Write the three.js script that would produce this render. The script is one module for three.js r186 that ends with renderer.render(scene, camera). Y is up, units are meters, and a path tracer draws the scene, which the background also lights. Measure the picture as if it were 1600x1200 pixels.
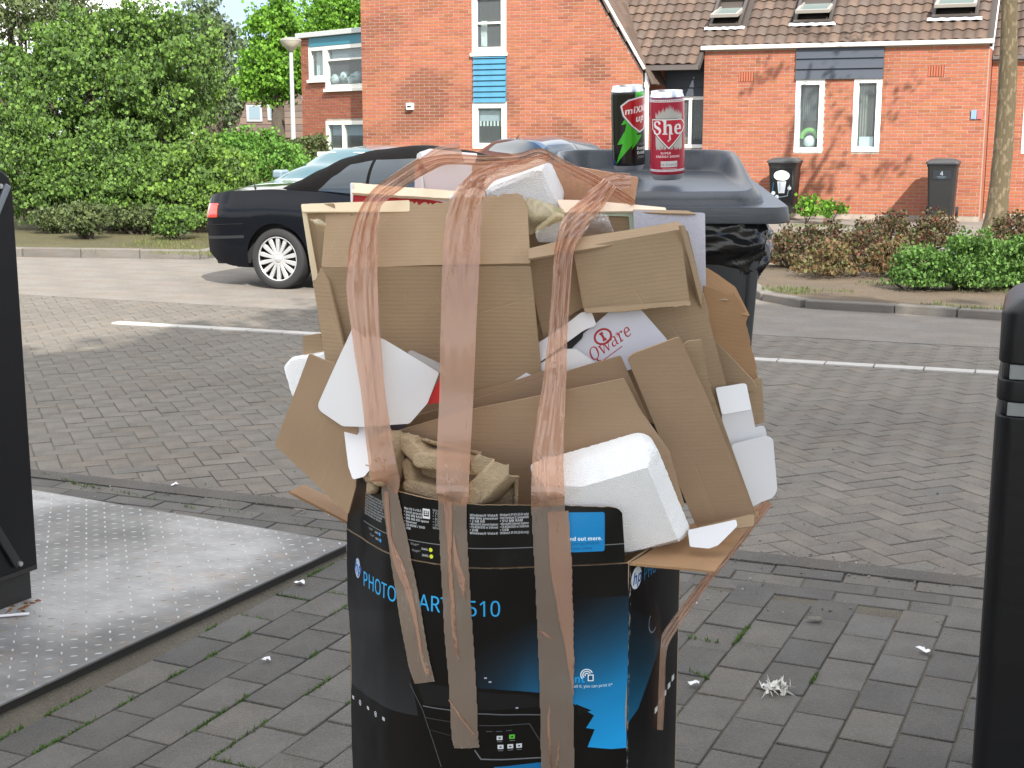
import * as THREE from 'three';
import { mergeGeometries, mergeVertices, toCreasedNormals } from 'three/addons/utils/BufferGeometryUtils.js';
import { RoundedBoxGeometry } from 'three/addons/geometries/RoundedBoxGeometry.js';
import { TessellateModifier } from 'three/addons/modifiers/TessellateModifier.js';

// ------------------------------------------------------------------ camera, sky, sun, exposure
const scene = new THREE.Scene();
const FOC = 2100, EYE = 1.55, PITCH = Math.atan(386 / FOC), CS = Math.cos(PITCH), SN = Math.sin(PITCH);
const camera = new THREE.PerspectiveCamera(2 * Math.atan(600 / FOC) * 180 / Math.PI, 4 / 3, 0.05, 900);
camera.position.set(0, EYE, 0); camera.rotation.x = -PITCH;
const renderer = new THREE.WebGLRenderer({ antialias: true });
renderer.setSize(1024, 768);
renderer.toneMapping = THREE.LinearToneMapping;
renderer.toneMappingExposure = 1.85;
renderer.shadowMap.enabled = true;
const D2R = Math.PI / 180, SUN_EL = 48 * D2R, SUN_AZ = 25 * D2R;
const sunDir = new THREE.Vector3(Math.cos(SUN_EL) * Math.sin(SUN_AZ), Math.sin(SUN_EL), Math.cos(SUN_EL) * Math.cos(SUN_AZ));
const sun = new THREE.DirectionalLight(new THREE.Color().setRGB(1, 0.95, 0.86), 4.6);
sun.position.copy(sunDir).multiplyScalar(60); sun.target.position.set(0, 0, -14);
sun.castShadow = true; sun.shadow.mapSize.set(4096, 4096);
Object.assign(sun.shadow.camera, { left: -35, right: 35, top: 35, bottom: -35, near: 1, far: 160 });
scene.add(sun, sun.target);

// ------------------------------------------------------------------ random, noise
function rng(seed) { let a = seed >>> 0; return () => { a = (a + 0x6D2B79F5) | 0; let t = Math.imul(a ^ (a >>> 15), 1 | a); t = (t + Math.imul(t ^ (t >>> 7), 61 | t)) ^ t; return ((t ^ (t >>> 14)) >>> 0) / 4294967296; }; }
function h3(x, y, z) { let n = Math.imul(x, 374761393) ^ Math.imul(y, 668265263) ^ Math.imul(z, 1274126177); n = Math.imul(n ^ (n >>> 13), 1274126177); return ((n ^ (n >>> 16)) >>> 0) / 4294967296; }
const sm = t => t * t * (3 - 2 * t), lerp = (a, b, t) => a + (b - a) * t, clamp = (x, a = 0, b = 1) => Math.min(b, Math.max(a, x));
const sstep = (a, b, x) => sm(clamp((x - a) / (b - a)));
function vn(x, y, z = 0, wrap = 0) {
  const X = Math.floor(x), Y = Math.floor(y), Z = Math.floor(z), u = sm(x - X), v = sm(y - Y), w = sm(z - Z);
  const m = wrap ? k => ((k % wrap) + wrap) % wrap : k => k;
  const q = (i, j, k) => h3(m(X + i), m(Y + j), Z + k);
  return lerp(lerp(lerp(q(0, 0, 0), q(1, 0, 0), u), lerp(q(0, 1, 0), q(1, 1, 0), u), v), lerp(lerp(q(0, 0, 1), q(1, 0, 1), u), lerp(q(0, 1, 1), q(1, 1, 1), u), v), w);
}
function fbm(x, y, z = 0, oct = 4, wrap = 0) { let s = 0, a = 0.5, n = 0; for (let i = 0; i < oct; i++) { s += a * vn(x, y, z + i * 17, wrap); n += a; a *= 0.5; x *= 2; y *= 2; z *= 2; wrap *= 2; } return s / n; }

// sky: bright broken cloud, as a computed equirectangular picture (air and clouds only)
{
  const W = 1024, Hh = 512, d = new Float32Array(W * Hh * 4);
  for (let j = 0; j < Hh; j++) for (let i = 0; i < W; i++) {
    const el = ((j + 0.5) / Hh - 0.5) * Math.PI, az = (i / W) * 2 * Math.PI, k = (j * W + i) * 4;
    const y = Math.sin(el), cx = Math.cos(el) * Math.cos(az), cz = Math.cos(el) * Math.sin(az);
    let c = [0.3, 0.29, 0.27];
    if (y > -0.02) {
      const q = 1 / (Math.max(y, 0) + 0.22), n = fbm(cx * q * 1.3 + 7.3, cz * q * 1.3 + 3.1, y * 1.2, 6);
      const cl = sstep(0.36, 0.56, n), t = Math.pow(clamp(y), 0.5), sh = 0.75 + 0.5 * fbm(cx * q * 2.3 + 40, cz * q * 2.3, 3, 4);
      const air = [lerp(0.5, 0.22, t), lerp(0.6, 0.4, t), lerp(0.74, 0.8, t)];
      c = air.map((a, m) => lerp(a, [1.27, 1.25, 1.21][m] * sh, cl * 0.93 + 0.04));
    }
    d[k] = c[0]; d[k + 1] = c[1]; d[k + 2] = c[2]; d[k + 3] = 1;
  }
  const sky = new THREE.DataTexture(d, W, Hh, THREE.RGBAFormat, THREE.FloatType);
  sky.mapping = THREE.EquirectangularReflectionMapping; sky.magFilter = sky.minFilter = THREE.LinearFilter; sky.needsUpdate = true;
  scene.background = sky; scene.environment = sky;
}

// ------------------------------------------------------------------ places: photo pixel to a point in the world
const V = (x, y, z) => new THREE.Vector3(x, y, z);
function ray(px, py) { const cx = (px - 800) / FOC, cy = (600 - py) / FOC; return V(cx, cy * CS - SN, -cy * SN - CS); }
function at(px, py, D) { const r = ray(px, py); r.multiplyScalar(D / -r.z); r.y += EYE; return r; }
function gnd(px, py, y = 0) { const r = ray(px, py); r.multiplyScalar((y - EYE) / r.y); r.y = y; return r; }
const ANG = 22 * D2R, CA = Math.cos(ANG), SA = Math.sin(ANG);
const st = (s, t, y = 0) => V(s * CA + t * SA, y, s * SA - t * CA);          // street frame: s along the kerb, t across
const toST = p => [p.x * CA + p.z * SA, p.x * SA - p.z * CA];
// an upright plane through a point, turned by ang; uv() gives metres along it and height
class Facade {
  constructor(P0, ang) { this.P = P0; this.a = ang; this.u = V(Math.cos(ang), 0, Math.sin(ang)); this.n = V(-Math.sin(ang), 0, Math.cos(ang)); }
  uv(px, py, out = 0) { const r = ray(px, py), o = V(0, EYE, 0), P = this.P.clone().addScaledVector(this.n, out), k = P.clone().sub(o).dot(this.n) / r.dot(this.n), h = r.multiplyScalar(k).add(o); return [h.clone().sub(this.P).dot(this.u), h.y]; }
  group(name, label, cat, grp) { const g = new THREE.Group(); g.position.copy(this.P); g.rotation.y = -this.a; return addThing(g, name, label, cat, grp); }
}

// ------------------------------------------------------------------ naming
const used = new Map();
function numbered(n) { const k = used.get(n) || 0; used.set(n, k + 1); return k ? `${n}_${String(k).padStart(3, '0')}` : n; }
function addThing(o, name, label, category, group) {
  o.name = numbered(name); o.userData = { label, category }; if (group) o.userData.group = group;
  scene.add(o); shadow(o); return o;
}
function shadow(o) { if (o.isMesh) { o.castShadow = true; o.receiveShadow = true; } }
function group(name, label, category, pos, turn = 0, grp) { const g = new THREE.Group(); if (pos) g.position.copy(pos); g.rotation.y = turn; return addThing(g, name, label, category, grp); }
function part(name, geo, mat, parent, label) { const m = new THREE.Mesh(geo, mat); m.name = name; if (label) m.userData.label = label; shadow(m); parent.add(m); return m; }
function struct(name, geo, mat) { const m = new THREE.Mesh(geo, mat); m.name = numbered(name); m.userData.kind = 'structure'; shadow(m); scene.add(m); return m; }
function stuffInst(name, geo, mat, list, parent, kind = true) {              // list of [matrix, colour]
  const m = new THREE.InstancedMesh(geo, mat, list.length); m.name = name;
  list.forEach(([M, c], i) => { m.setMatrixAt(i, M); if (c) m.setColorAt(i, c); });
  if (kind) m.userData.kind = 'stuff'; shadow(m); parent.add(m); return m;
}
function leafMesh(list, parent, name = 'crown') {                             // many leaf faces as one crown, each leaf with its own tint
  const L = [0, 0, 0, 0.5, 0.45, 0.12, 0, 1, 0, -0.5, 0.45, 0.12], n = list.length, p = new Float32Array(n * 12), c = new Float32Array(n * 12), u = new Float32Array(n * 8), ix = new Uint32Array(n * 6), v = new THREE.Vector3();
  list.forEach(([M, k], i) => { for (let j = 0; j < 4; j++) { v.fromArray(L, j * 3).applyMatrix4(M).toArray(p, i * 12 + j * 3); c.set([k.r, k.g, k.b], i * 12 + j * 3); u.set([L[j * 3] + 0.5, L[j * 3 + 1]], i * 8 + j * 2); } const o = i * 4; ix.set([o, o + 1, o + 2, o, o + 2, o + 3], i * 6); });
  const g = new THREE.BufferGeometry(); g.setAttribute('position', new THREE.BufferAttribute(p, 3)); g.setAttribute('color', new THREE.BufferAttribute(c, 3)); g.setAttribute('uv', new THREE.BufferAttribute(u, 2)); g.setIndex(new THREE.BufferAttribute(ix, 1)); g.computeVertexNormals();
  return part(name, g, C.leafTint, parent);
}
const merge = l => mergeGeometries(l.map(g => { const q = g.index ? g.toNonIndexed() : g; for (const k of Object.keys(q.attributes)) if (!['position', 'normal', 'uv'].includes(k)) q.deleteAttribute(k); return q; }));
const M4 = (p, e = [0, 0, 0], s = [1, 1, 1]) => new THREE.Matrix4().compose(V(...p), new THREE.Quaternion().setFromEuler(new THREE.Euler(...e)), V(...s));
const box = (x0, y0, z0, x1, y1, z1) => new THREE.BoxGeometry(Math.abs(x1 - x0), Math.abs(y1 - y0), Math.abs(z1 - z0)).translate((x0 + x1) / 2, (y0 + y1) / 2, (z0 + z1) / 2);
const rbox = (x0, y0, z0, x1, y1, z1, r = 0.004, n = 1) => new RoundedBoxGeometry(Math.abs(x1 - x0), Math.abs(y1 - y0), Math.abs(z1 - z0), n, r).translate((x0 + x1) / 2, (y0 + y1) / 2, (z0 + z1) / 2);
const rgb = (r, g, b) => new THREE.Color().setRGB(r, g, b);

// ------------------------------------------------------------------ textures and materials
const toS = x => 255 * (x <= 0.0031308 ? 12.92 * x : 1.055 * Math.pow(clamp(x), 1 / 2.4) - 0.055);
function tex(n, rep, fn, srgb = true) {                                      // fn(u, v in 0..1) -> [r, g, b] linear or one height; wraps
  const d = new Uint8Array(n * n * 4);
  for (let j = 0; j < n; j++) for (let i = 0; i < n; i++) { const c = fn(i / n, j / n), k = (j * n + i) * 4; for (let m = 0; m < 3; m++) { const x = c.length ? c[m] : c; d[k + m] = srgb ? toS(x) : 255 * clamp(x); } d[k + 3] = 255; }
  const t = new THREE.DataTexture(d, n, n); t.wrapS = t.wrapT = THREE.RepeatWrapping; t.magFilter = THREE.LinearFilter; t.minFilter = THREE.LinearMipmapLinearFilter; t.generateMipmaps = true;
  if (srgb) t.colorSpace = THREE.SRGBColorSpace; t.repeat.set(rep, rep); t.needsUpdate = true; return t;
}
const rep = (t, r) => { const q = t.clone(); q.repeat.set(r, r); q.needsUpdate = true; return q; };
const std = (c, rough, o = {}) => new THREE.MeshStandardMaterial({ color: rgb(...c), roughness: rough, ...o });
const phy = (c, rough, o = {}) => new THREE.MeshPhysicalMaterial({ color: rgb(...c), roughness: rough, ...o });
const grainT = tex(256, 1, (u, v) => { const n = 0.72 + 0.4 * fbm(u * 6, v * 6, 1, 5, 6) + 0.16 * (h3(u * 256 | 0, v * 256 | 0, 5) - 0.5); return [n, n, n].map(x => x * 0.88); });
const grainB = tex(256, 1, (u, v) => 0.6 * vn(u * 64, v * 64, 2, 64) + 0.4 * h3(u * 256 | 0, v * 256 | 0, 9), false);
const speckT = tex(512, 1, (u, v) => { const s = h3(u * 512 | 0, v * 512 | 0, 3), q = vn(u * 170, v * 170, 4, 170); let n = 0.62 + 0.34 * fbm(u * 5, v * 5, 7, 5, 5) + 0.3 * (q - 0.5) + 0.22 * (s - 0.5); if (q > 0.9) n += 0.3; const r = fbm(u * 3, v * 3, 60, 3, 3); return [n * (0.98 + 0.08 * r), n * 0.97, n * (0.98 - 0.08 * r)].map(x => x * 0.92); });
const speckB = tex(512, 1, (u, v) => 0.7 * vn(u * 170, v * 170, 4, 170) + 0.3 * h3(u * 512 | 0, v * 512 | 0, 3), false);
const creaseL = (() => { const R = rng(91), l = []; for (let i = 0; i < 11; i++) { const x = R(), y = R(), a = R() * 3.14, n = 0.05 + 0.28 * R() * R(); l.push([x - Math.cos(a) * n, y - Math.sin(a) * n, x + Math.cos(a) * n, y + Math.sin(a) * n, 0.4 + 0.6 * R()]); } return l; })();
const crease = (u, v) => { let m = 0; for (const [a, b, c, d, k] of creaseL) { const dx = c - a, dy = d - b, L = dx * dx + dy * dy, t = ((u - a) * dx + (v - b) * dy) / L; if (t < 0 || t > 1) continue; const e = Math.abs((u - a) * dy - (v - b) * dx) / Math.sqrt(L) + 0.004 * (vn(t * 20, k * 50) - 0.5); if (e < 0.006) m = Math.max(m, k * (1 - e / 0.006) * Math.min(1, 6 * t, 6 * (1 - t))); } return m; };
const cardT = tex(512, 3.2, (u, v) => { const f = Math.sin(v * Math.PI * 2 * 44 + 2 * fbm(u * 3, v * 3, 5, 2, 3)), fl = fbm(u * 3, v * 44, 8, 3, 0), n = 0.86 + 0.16 * fbm(u * 5, v * 5, 3, 5, 5) + 0.012 * f * fl + 0.045 * (vn(u * 9, v * 90, 6, 0) - 0.5) * sstep(0.35, 0.7, fl) + 0.05 * (h3(u * 512 | 0, v * 512 | 0, 1) - 0.5) - 0.05 * sstep(0.6, 0.75, fbm(u * 4, v * 4, 71, 4, 4)) + 0.07 * crease(u, v); return [n, n * (0.985 + 0.02 * fl), n * 0.965].map(x => x * 0.93); });
const cardB = tex(512, 3.2, (u, v) => 0.5 + 0.13 * Math.sin(v * Math.PI * 2 * 44 + 2 * fbm(u * 3, v * 3, 5, 2, 3)) + 0.25 * (vn(u * 60, v * 120, 3, 0) - 0.5) - 0.9 * crease(u, v) + 0.5 * (fbm(u * 6, v * 6, 44, 3, 6) - 0.5), false);
const beadT = (() => { const N = 40, P = (i, j) => { i = (i + N) % N; j = (j + N) % N; return [h3(i, j, 21), h3(i, j, 22)]; }; return tex(512, 6.5, (u, v) => { const x = u * N, y = v * N, X = x | 0, Y = y | 0; let m = 9, m2 = 9; for (let a = -1; a < 2; a++) for (let b = -1; b < 2; b++) { const p = P(X + a, Y + b), d = Math.hypot(X + a + p[0] - x, Y + b + p[1] - y); if (d < m) { m2 = m; m = d; } else if (d < m2) m2 = d; } return clamp((m2 - m) * 1.7); }, false); })();
const paintB = tex(256, 1.5, (u, v) => fbm(u * 9, v * 9, 2, 4, 9), false);
const C = {
  card: phy([0.41, 0.292, 0.183], 0.85, { map: cardT, bumpMap: cardB, bumpScale: 0.0007 }),
  cardLight: phy([0.41, 0.292, 0.183], 0.85, { map: cardT, bumpMap: cardB, bumpScale: 0.0007 }),
  cardDark: phy([0.41, 0.292, 0.183], 0.85, { map: cardT, bumpMap: cardB, bumpScale: 0.0002 }),
  cardWarm: phy([0.42, 0.245, 0.125], 0.75, { map: cardT, bumpMap: cardB, bumpScale: 0.0004 }),
  cardSmooth: phy([0.39, 0.266, 0.168], 0.7, { map: rep(cardT, 1.7), bumpMap: cardB, bumpScale: 0.0004 }),
  white: phy([0.74, 0.74, 0.755], 0.5),
  whiteGloss: phy([0.8, 0.81, 0.83], 0.3),
  cream: phy([0.8, 0.66, 0.45], 0.7),
  foam: phy([0.86, 0.87, 0.88], 0.6, { bumpMap: beadT, bumpScale: 0.0007 }),
  pulp: phy([0.5, 0.385, 0.245], 0.95, { map: rep(grainT, 5), bumpMap: rep(grainB, 9), bumpScale: 0.002 }),
  red: phy([0.62, 0.03, 0.03], 0.45), peach: phy([0.95, 0.6, 0.42], 0.6), pink: phy([0.86, 0.79, 0.8], 0.5),
  tapeStuck: phy([0.5, 0.385, 0.3], 0.36, { transmission: 0.68, thickness: 0, side: THREE.DoubleSide, ior: 1.5 }),
  tape: phy([0.68, 0.435, 0.315], 0.16, { transmission: 0.6, thickness: 0, side: THREE.DoubleSide, ior: 1.5 }),
  clear: phy([0.93, 0.92, 0.96], 0.12, { transmission: 0.82, thickness: 0, side: THREE.DoubleSide }),
  amber: phy([0.72, 0.62, 0.4], 0.2, { transmission: 0.62, thickness: 0, side: THREE.DoubleSide }),
  binGrey: phy([0.085, 0.095, 0.11], 0.36, { bumpMap: rep(grainB, 6), bumpScale: 0.0003, map: rep(grainT, 1.5) }),
  bag: phy([0.012, 0.012, 0.014], 0.22),
  black: phy([0.008, 0.008, 0.01], 0.45, { specularIntensity: 0.5, bumpMap: paintB, bumpScale: 0.001 }),
  steel: phy([0.5, 0.5, 0.5], 0.4, { metalness: 0.9 }),
  alu: phy([0.75, 0.75, 0.76], 0.3, { metalness: 1 }),
  rubber: std([0.02, 0.02, 0.021], 0.8),
  mortar: std([0.42, 0.35, 0.29], 0.95, { map: rep(grainT, 2) }),
  brick: std([0.92, 0.92, 0.92], 0.9, { map: rep(grainT, 3), bumpMap: rep(grainB, 5), bumpScale: 0.002 }),
  frame: std([0.82, 0.81, 0.74], 0.4), frameWhite: std([0.85, 0.85, 0.83], 0.4),
  glass: phy([0.8, 0.86, 0.87], 0.03, { transmission: 0.95, thickness: 0, specularIntensity: 0.5 }),
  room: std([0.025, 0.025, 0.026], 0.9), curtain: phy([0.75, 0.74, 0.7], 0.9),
  slate: std([0.055, 0.065, 0.085], 0.6), blueWood: std([0.07, 0.27, 0.42], 0.6, { map: rep(grainT, 1.3) }),
  tile: std([0.17, 0.115, 0.09], 0.75, { map: rep(grainT, 3) }),
  leaf: phy([1, 1, 1], 0.75, { transmission: 0.25, thickness: 0, side: THREE.DoubleSide }),
  leafTint: phy([1, 1, 1], 0.75, { transmission: 0.25, thickness: 0, side: THREE.DoubleSide, vertexColors: true }),
  bark: std([0.16, 0.13, 0.1], 0.95, { map: rep(grainT, 3), bumpMap: rep(grainB, 4), bumpScale: 0.02 }),
  soil: std([0.16, 0.125, 0.085], 1, { map: rep(speckT, 0.7), bumpMap: rep(speckB, 0.7), bumpScale: 0.02 }),
  paver: std([0.105, 0.1, 0.092], 0.85, { map: rep(speckT, 1.6), bumpMap: rep(speckB, 1.6), bumpScale: 0.003 }),
  concrete: std([0.34, 0.32, 0.28], 0.9, { map: rep(speckT, 0.9), bumpMap: rep(speckB, 0.9), bumpScale: 0.003 }),
};
const shade = (m, k, kk = [1, 1, 1]) => { const q = m.clone(); q.color.multiplyScalar(k); q.color.r *= kk[0]; q.color.g *= kk[1]; q.color.b *= kk[2]; return q; };
// ------------------------------------------------------------------ shapes
// solid sheet from a parametric patch: front and back skins plus rim
function patch(nu, nv, fn, uvf = (u, v) => [u, v]) {
  const p = [], t = [], ix = [];
  for (let j = 0; j <= nv; j++) for (let i = 0; i <= nu; i++) { const q = fn(i / nu, j / nv); p.push(q.x, q.y, q.z); t.push(...uvf(i / nu, j / nv, q)); }
  for (let j = 0; j < nv; j++) for (let i = 0; i < nu; i++) { const a = j * (nu + 1) + i, b = a + 1, c = a + nu + 1, d = c + 1; ix.push(a, b, d, a, d, c); }
  const g = new THREE.BufferGeometry(); g.setAttribute('position', new THREE.Float32BufferAttribute(p, 3)); g.setAttribute('uv', new THREE.Float32BufferAttribute(t, 2)); g.setIndex(ix); g.computeVertexNormals(); return g;
}
function backing(g, nu, nv, th, off = 0.0004) {                              // the core and rear skin of a patch, th thick
  const P = g.attributes.position, N = g.attributes.normal, U = g.attributes.uv, W = nu + 1, p = [], t = [], ix = [], n = P.count;
  const push = (i, d) => { p.push(P.getX(i) - N.getX(i) * d, P.getY(i) - N.getY(i) * d, P.getZ(i) - N.getZ(i) * d); t.push(U.getX(i), U.getY(i)); };
  for (let i = 0; i < n; i++) push(i, th);
  for (let j = 0; j < nv; j++) for (let i = 0; i < nu; i++) { const a = j * W + i, b = a + 1, c = a + W, d = c + 1; ix.push(a, d, b, a, c, d); }
  const loop = []; for (let i = 0; i < nu; i++) loop.push(i); for (let j = 0; j < nv; j++) loop.push(j * W + nu); for (let i = nu; i > 0; i--) loop.push(nv * W + i); for (let j = nv; j > 0; j--) loop.push(j * W);
  const s = p.length / 3; for (const i of loop) { push(i, off); push(i, th); }
  for (let k = 0; k < loop.length; k++) { const a = s + 2 * k, b = s + 2 * ((k + 1) % loop.length); ix.push(a, a + 1, b, b, a + 1, b + 1); }
  const q = new THREE.BufferGeometry(); q.setAttribute('position', new THREE.Float32BufferAttribute(p, 3)); q.setAttribute('uv', new THREE.Float32BufferAttribute(t, 2)); q.setIndex(ix); q.computeVertexNormals(); return q;
}
const solid = (nu, nv, fn, th, uvf) => { const g = patch(nu, nv, fn, uvf); return merge([g, backing(g, nu, nv, th, 0)]); };
// a plane in the world: through a point, facing yaw (to the right) and tilt (upwards), spin turns the grain
class Board {
  constructor(px, py, D, yaw = 0, tilt = 0, spin = 0) {
    this.O = at(px, py, D); yaw *= D2R; tilt *= D2R; this.N = V(Math.sin(yaw) * Math.cos(tilt), Math.sin(tilt), Math.cos(yaw) * Math.cos(tilt));
    const X = V(Math.cos(yaw), 0, -Math.sin(yaw)), Y = this.N.clone().cross(X), c = Math.cos(spin * D2R), s = Math.sin(spin * D2R);
    this.X = X.clone().multiplyScalar(c).addScaledVector(Y, s); this.Y = Y.clone().multiplyScalar(c).addScaledVector(X, -s);
  }
  hit(px, py, out = 0) { const r = ray(px, py), o = V(0, EYE, 0), P = this.O.clone().addScaledVector(this.N, out), k = P.sub(o).dot(this.N) / r.dot(this.N); return r.multiplyScalar(k).add(o); }
  xy(px, py, out = 0) { const q = this.hit(px, py, out).sub(this.O); return new THREE.Vector2(q.dot(this.X), q.dot(this.Y)); }
  place(m) { m.position.copy(this.O); m.quaternion.setFromRotationMatrix(new THREE.Matrix4().makeBasis(this.X, this.Y, this.N)); return m; }
  mat() { return new THREE.Matrix4().makeBasis(this.X, this.Y, this.N).setPosition(this.O); }
}
let seedN = 1;
function outline(pts, round = 0.003, rough = 0, roughEdges = null) {         // rounded corners, and ragged edges where the sheet is torn
  const n = pts.length, out = []; let k = 0; seedN++;
  for (let i = 0; i < n; i++) {
    const p = pts[i], a = pts[(i + n - 1) % n], b = pts[(i + 1) % n], r = typeof round === 'number' ? round : (round[i] ?? 0.003);
    const da = a.clone().sub(p), db = b.clone().sub(p), R = Math.min(r, da.length() * 0.45, db.length() * 0.45), pa = p.clone().addScaledVector(da.normalize(), R), pb = p.clone().addScaledVector(db.normalize(), R), m = r > 0.008 ? 6 : 2;
    for (let q = 0; q <= m; q++) { const t = q / m; out.push(pa.clone().multiplyScalar((1 - t) * (1 - t)).addScaledVector(p, 2 * t * (1 - t)).addScaledVector(pb, t * t)); }
    const torn = roughEdges ? roughEdges.includes(i) : rough > 0;
    const nb = pts[(i + 1) % n], rn = typeof round === 'number' ? round : (round[(i + 1) % n] ?? 0.003), len = pb.distanceTo(nb) - rn, amp = torn ? Math.max(rough, 0.0012) : 0.0005, steps = Math.floor(len / (torn ? 0.004 : 0.02)), dir = nb.clone().sub(pb).normalize(), nm = new THREE.Vector2(-dir.y, dir.x);
    for (let q = 1; q < steps; q++) { const w = (fbm(q * (torn ? 0.8 : 0.2), seedN * 3.7, i, 3) - 0.5) * 2 * amp * Math.min(1, q / 1.5, (steps - q) / 1.5); out.push(pb.clone().addScaledVector(dir, (len * q) / steps).addScaledVector(nm, w)); }
  }
  return new THREE.Shape(out);
}
const tess = new TessellateModifier(0.03, 7);
// a flat piece of board cut to the pixel outline on its plane, extruded to its thickness, slightly warped
function sheetGeo(B, px, th = 0.004, o = {}) {
  const pts = px.map(p => B.xy(p[0], p[1])), area = THREE.ShapeUtils.area(pts); if (area < 0) { pts.reverse(); if (o.torn) o.torn = o.torn.map(i => (2 * pts.length - 2 - i) % pts.length); if (Array.isArray(o.round)) o.round = [...o.round].reverse(); }
  let g = new THREE.ExtrudeGeometry(outline(pts, o.round ?? 0.003, o.rough ?? 0, o.torn), { depth: th, bevelEnabled: !!o.bevel, bevelSize: o.bevel || 0, bevelOffset: -(o.bevel || 0), bevelThickness: o.bevelT ?? o.bevel ?? 0, bevelSegments: o.bseg || 2, curveSegments: 4 });
  g.translate(0, 0, -th - (o.bevelT ?? o.bevel ?? 0));
  const w = o.warp ?? 0.003;
  if (w) { g = tess.modify(g); const P = g.attributes.position, sd = ++seedN * 5.1; for (let i = 0; i < P.count; i++) { const x = P.getX(i), y = P.getY(i); P.setZ(i, P.getZ(i) + w * (fbm(x * 7 + sd, y * 7 + sd, 0, 2) - 0.5) * 2 + (o.bend ? o.bend(x, y) : 0)); } }
  g = toCreasedNormals(g.index ? g.toNonIndexed() : g, 0.5);
  return g;
}
function sheet(name, label, cat, B, px, mat, th, o = {}) { return B.place(addThing(new THREE.Mesh(sheetGeo(B, px, th, o), mat), name, label, cat, o.group)); }
function sheetPart(name, parent, B, px, mat, th, o = {}) { return B.place(part(name, sheetGeo(B, px, th, o), mat, parent, o.label)); }
function rod(a, b, r0, r1 = r0, n = 8) { const d = b.clone().sub(a), g = new THREE.CylinderGeometry(r1, r0, d.length(), n, 1).translate(0, d.length() / 2, 0); return g.applyQuaternion(new THREE.Quaternion().setFromUnitVectors(V(0, 1, 0), d.normalize())).translate(a.x, a.y, a.z); }
function canvasTex(w, h, draw) { const c = document.createElement('canvas'); c.width = w; c.height = h; draw(c.getContext('2d'), w, h); const t = new THREE.CanvasTexture(c); t.colorSpace = THREE.SRGBColorSpace; t.anisotropy = 4; return t; }

// leaf clusters through the volume of a crown: blobs [x, y, z, rx, ry, rz, weight]
const leafGeo = (() => { const g = new THREE.BufferGeometry(); g.setAttribute('position', new THREE.Float32BufferAttribute([0, 0, 0, 0.5, 0.45, 0.12, 0, 1, 0, -0.5, 0.45, 0.12, 0, 0.48, 0], 3)); g.setAttribute('uv', new THREE.Float32BufferAttribute([0, 0, 1, 0.5, 0, 1, 0, 0.5, 0.5, 0.5], 2)); g.setIndex([0, 1, 4, 1, 2, 4, 2, 3, 4, 3, 0, 4]); g.computeVertexNormals(); return g; })();
function foliage(seed, blobs, count, size, cols, shell = 0.55) {
  const R = rng(seed), out = [], tot = blobs.reduce((a, b) => a + (b[6] ?? b[3] * b[4]), 0);
  for (const b of blobs) {
    const n = Math.round(count * (b[6] ?? b[3] * b[4]) / tot), cl = Math.max(4, Math.round(n / 14));
    for (let c = 0; c < cl; c++) {
      let x, y, z, l; do { x = R() * 2 - 1; y = R() * 2 - 1; z = R() * 2 - 1; l = Math.hypot(x, y, z); } while (l > 1 || l < 0.05);
      const k = Math.pow(l, 1 - shell) / l * (0.92 + 0.16 * R()) * (0.62 + 0.7 * fbm(x * 2.6 + seed, y * 2.6, z * 2.6, 3)), cx = b[0] + x * k * b[3], cy = b[1] + y * k * b[4], cz = b[2] + z * k * b[5];
      const tone = R(), spread = size * (1.3 + 3.2 * R() * R());
      for (let q = 0; q < n / cl; q++) {
        const s = size * (0.6 + 0.8 * R()), px = cx + (R() - 0.5) * spread * 1.6, py = cy + (R() - 0.5) * spread, pz = cz + (R() - 0.5) * spread * 1.6;
        if (py < 0.02) continue;
        const m = M4([px, py, pz], [(R() - 0.3) * 2.4, R() * 6.3, (R() - 0.5) * 2.2], [s, s, s]);
        const t = clamp(tone * 0.7 + R() * 0.45), a = cols[Math.min(cols.length - 2, Math.floor(t * (cols.length - 1)))], e = cols[Math.min(cols.length - 1, Math.floor(t * (cols.length - 1)) + 1)], f = (t * (cols.length - 1)) % 1;
        out.push([m, rgb(lerp(a[0], e[0], f), lerp(a[1], e[1], f), lerp(a[2], e[2], f))]);
      }
    }
  }
  return out;
}
function limbs(seed, base, tips, r) {                                        // bent tapered limbs from a base to crown points
  const R = rng(seed), l = [];
  for (const [x, y, z] of tips) { const e = V(x, y, z), m = base.clone().lerp(e, 0.5).add(V((R() - 0.5) * 0.2, R() * 0.15, (R() - 0.5) * 0.2)); l.push(rod(base, m, r, r * 0.65, 6), rod(m, e, r * 0.65, r * 0.25, 6)); }
  return merge(l);
}
function shrub(name, label, P, blobs, count, size, cols, o = {}) {
  const g = group(name, label, o.cat || 'shrub', P, 0, o.group), sd = o.seed ?? Math.round(P.x * 97 + P.z * 31 + 500);
  part('stem', limbs(sd, V(0, -0.03, 0), blobs.flatMap(b => [[b[0], b[1], b[2]], [b[0] + b[3] * 0.5, b[1] + b[4] * 0.3, b[2]], [b[0] - b[3] * 0.5, b[1], b[2] + b[5] * 0.3]]), o.r ?? 0.025), C.bark, g);
  leafMesh(foliage(sd, blobs, count, size, cols, o.shell), g); return g;
}
const GREEN = [[0.03, 0.065, 0.012], [0.065, 0.135, 0.018], [0.115, 0.22, 0.026], [0.175, 0.31, 0.04]];
const LIME = [[0.08, 0.2, 0.01], [0.14, 0.32, 0.015], [0.2, 0.42, 0.03]];
const OLIVE = [[0.05, 0.08, 0.02], [0.09, 0.13, 0.035], [0.15, 0.19, 0.06]];
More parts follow.
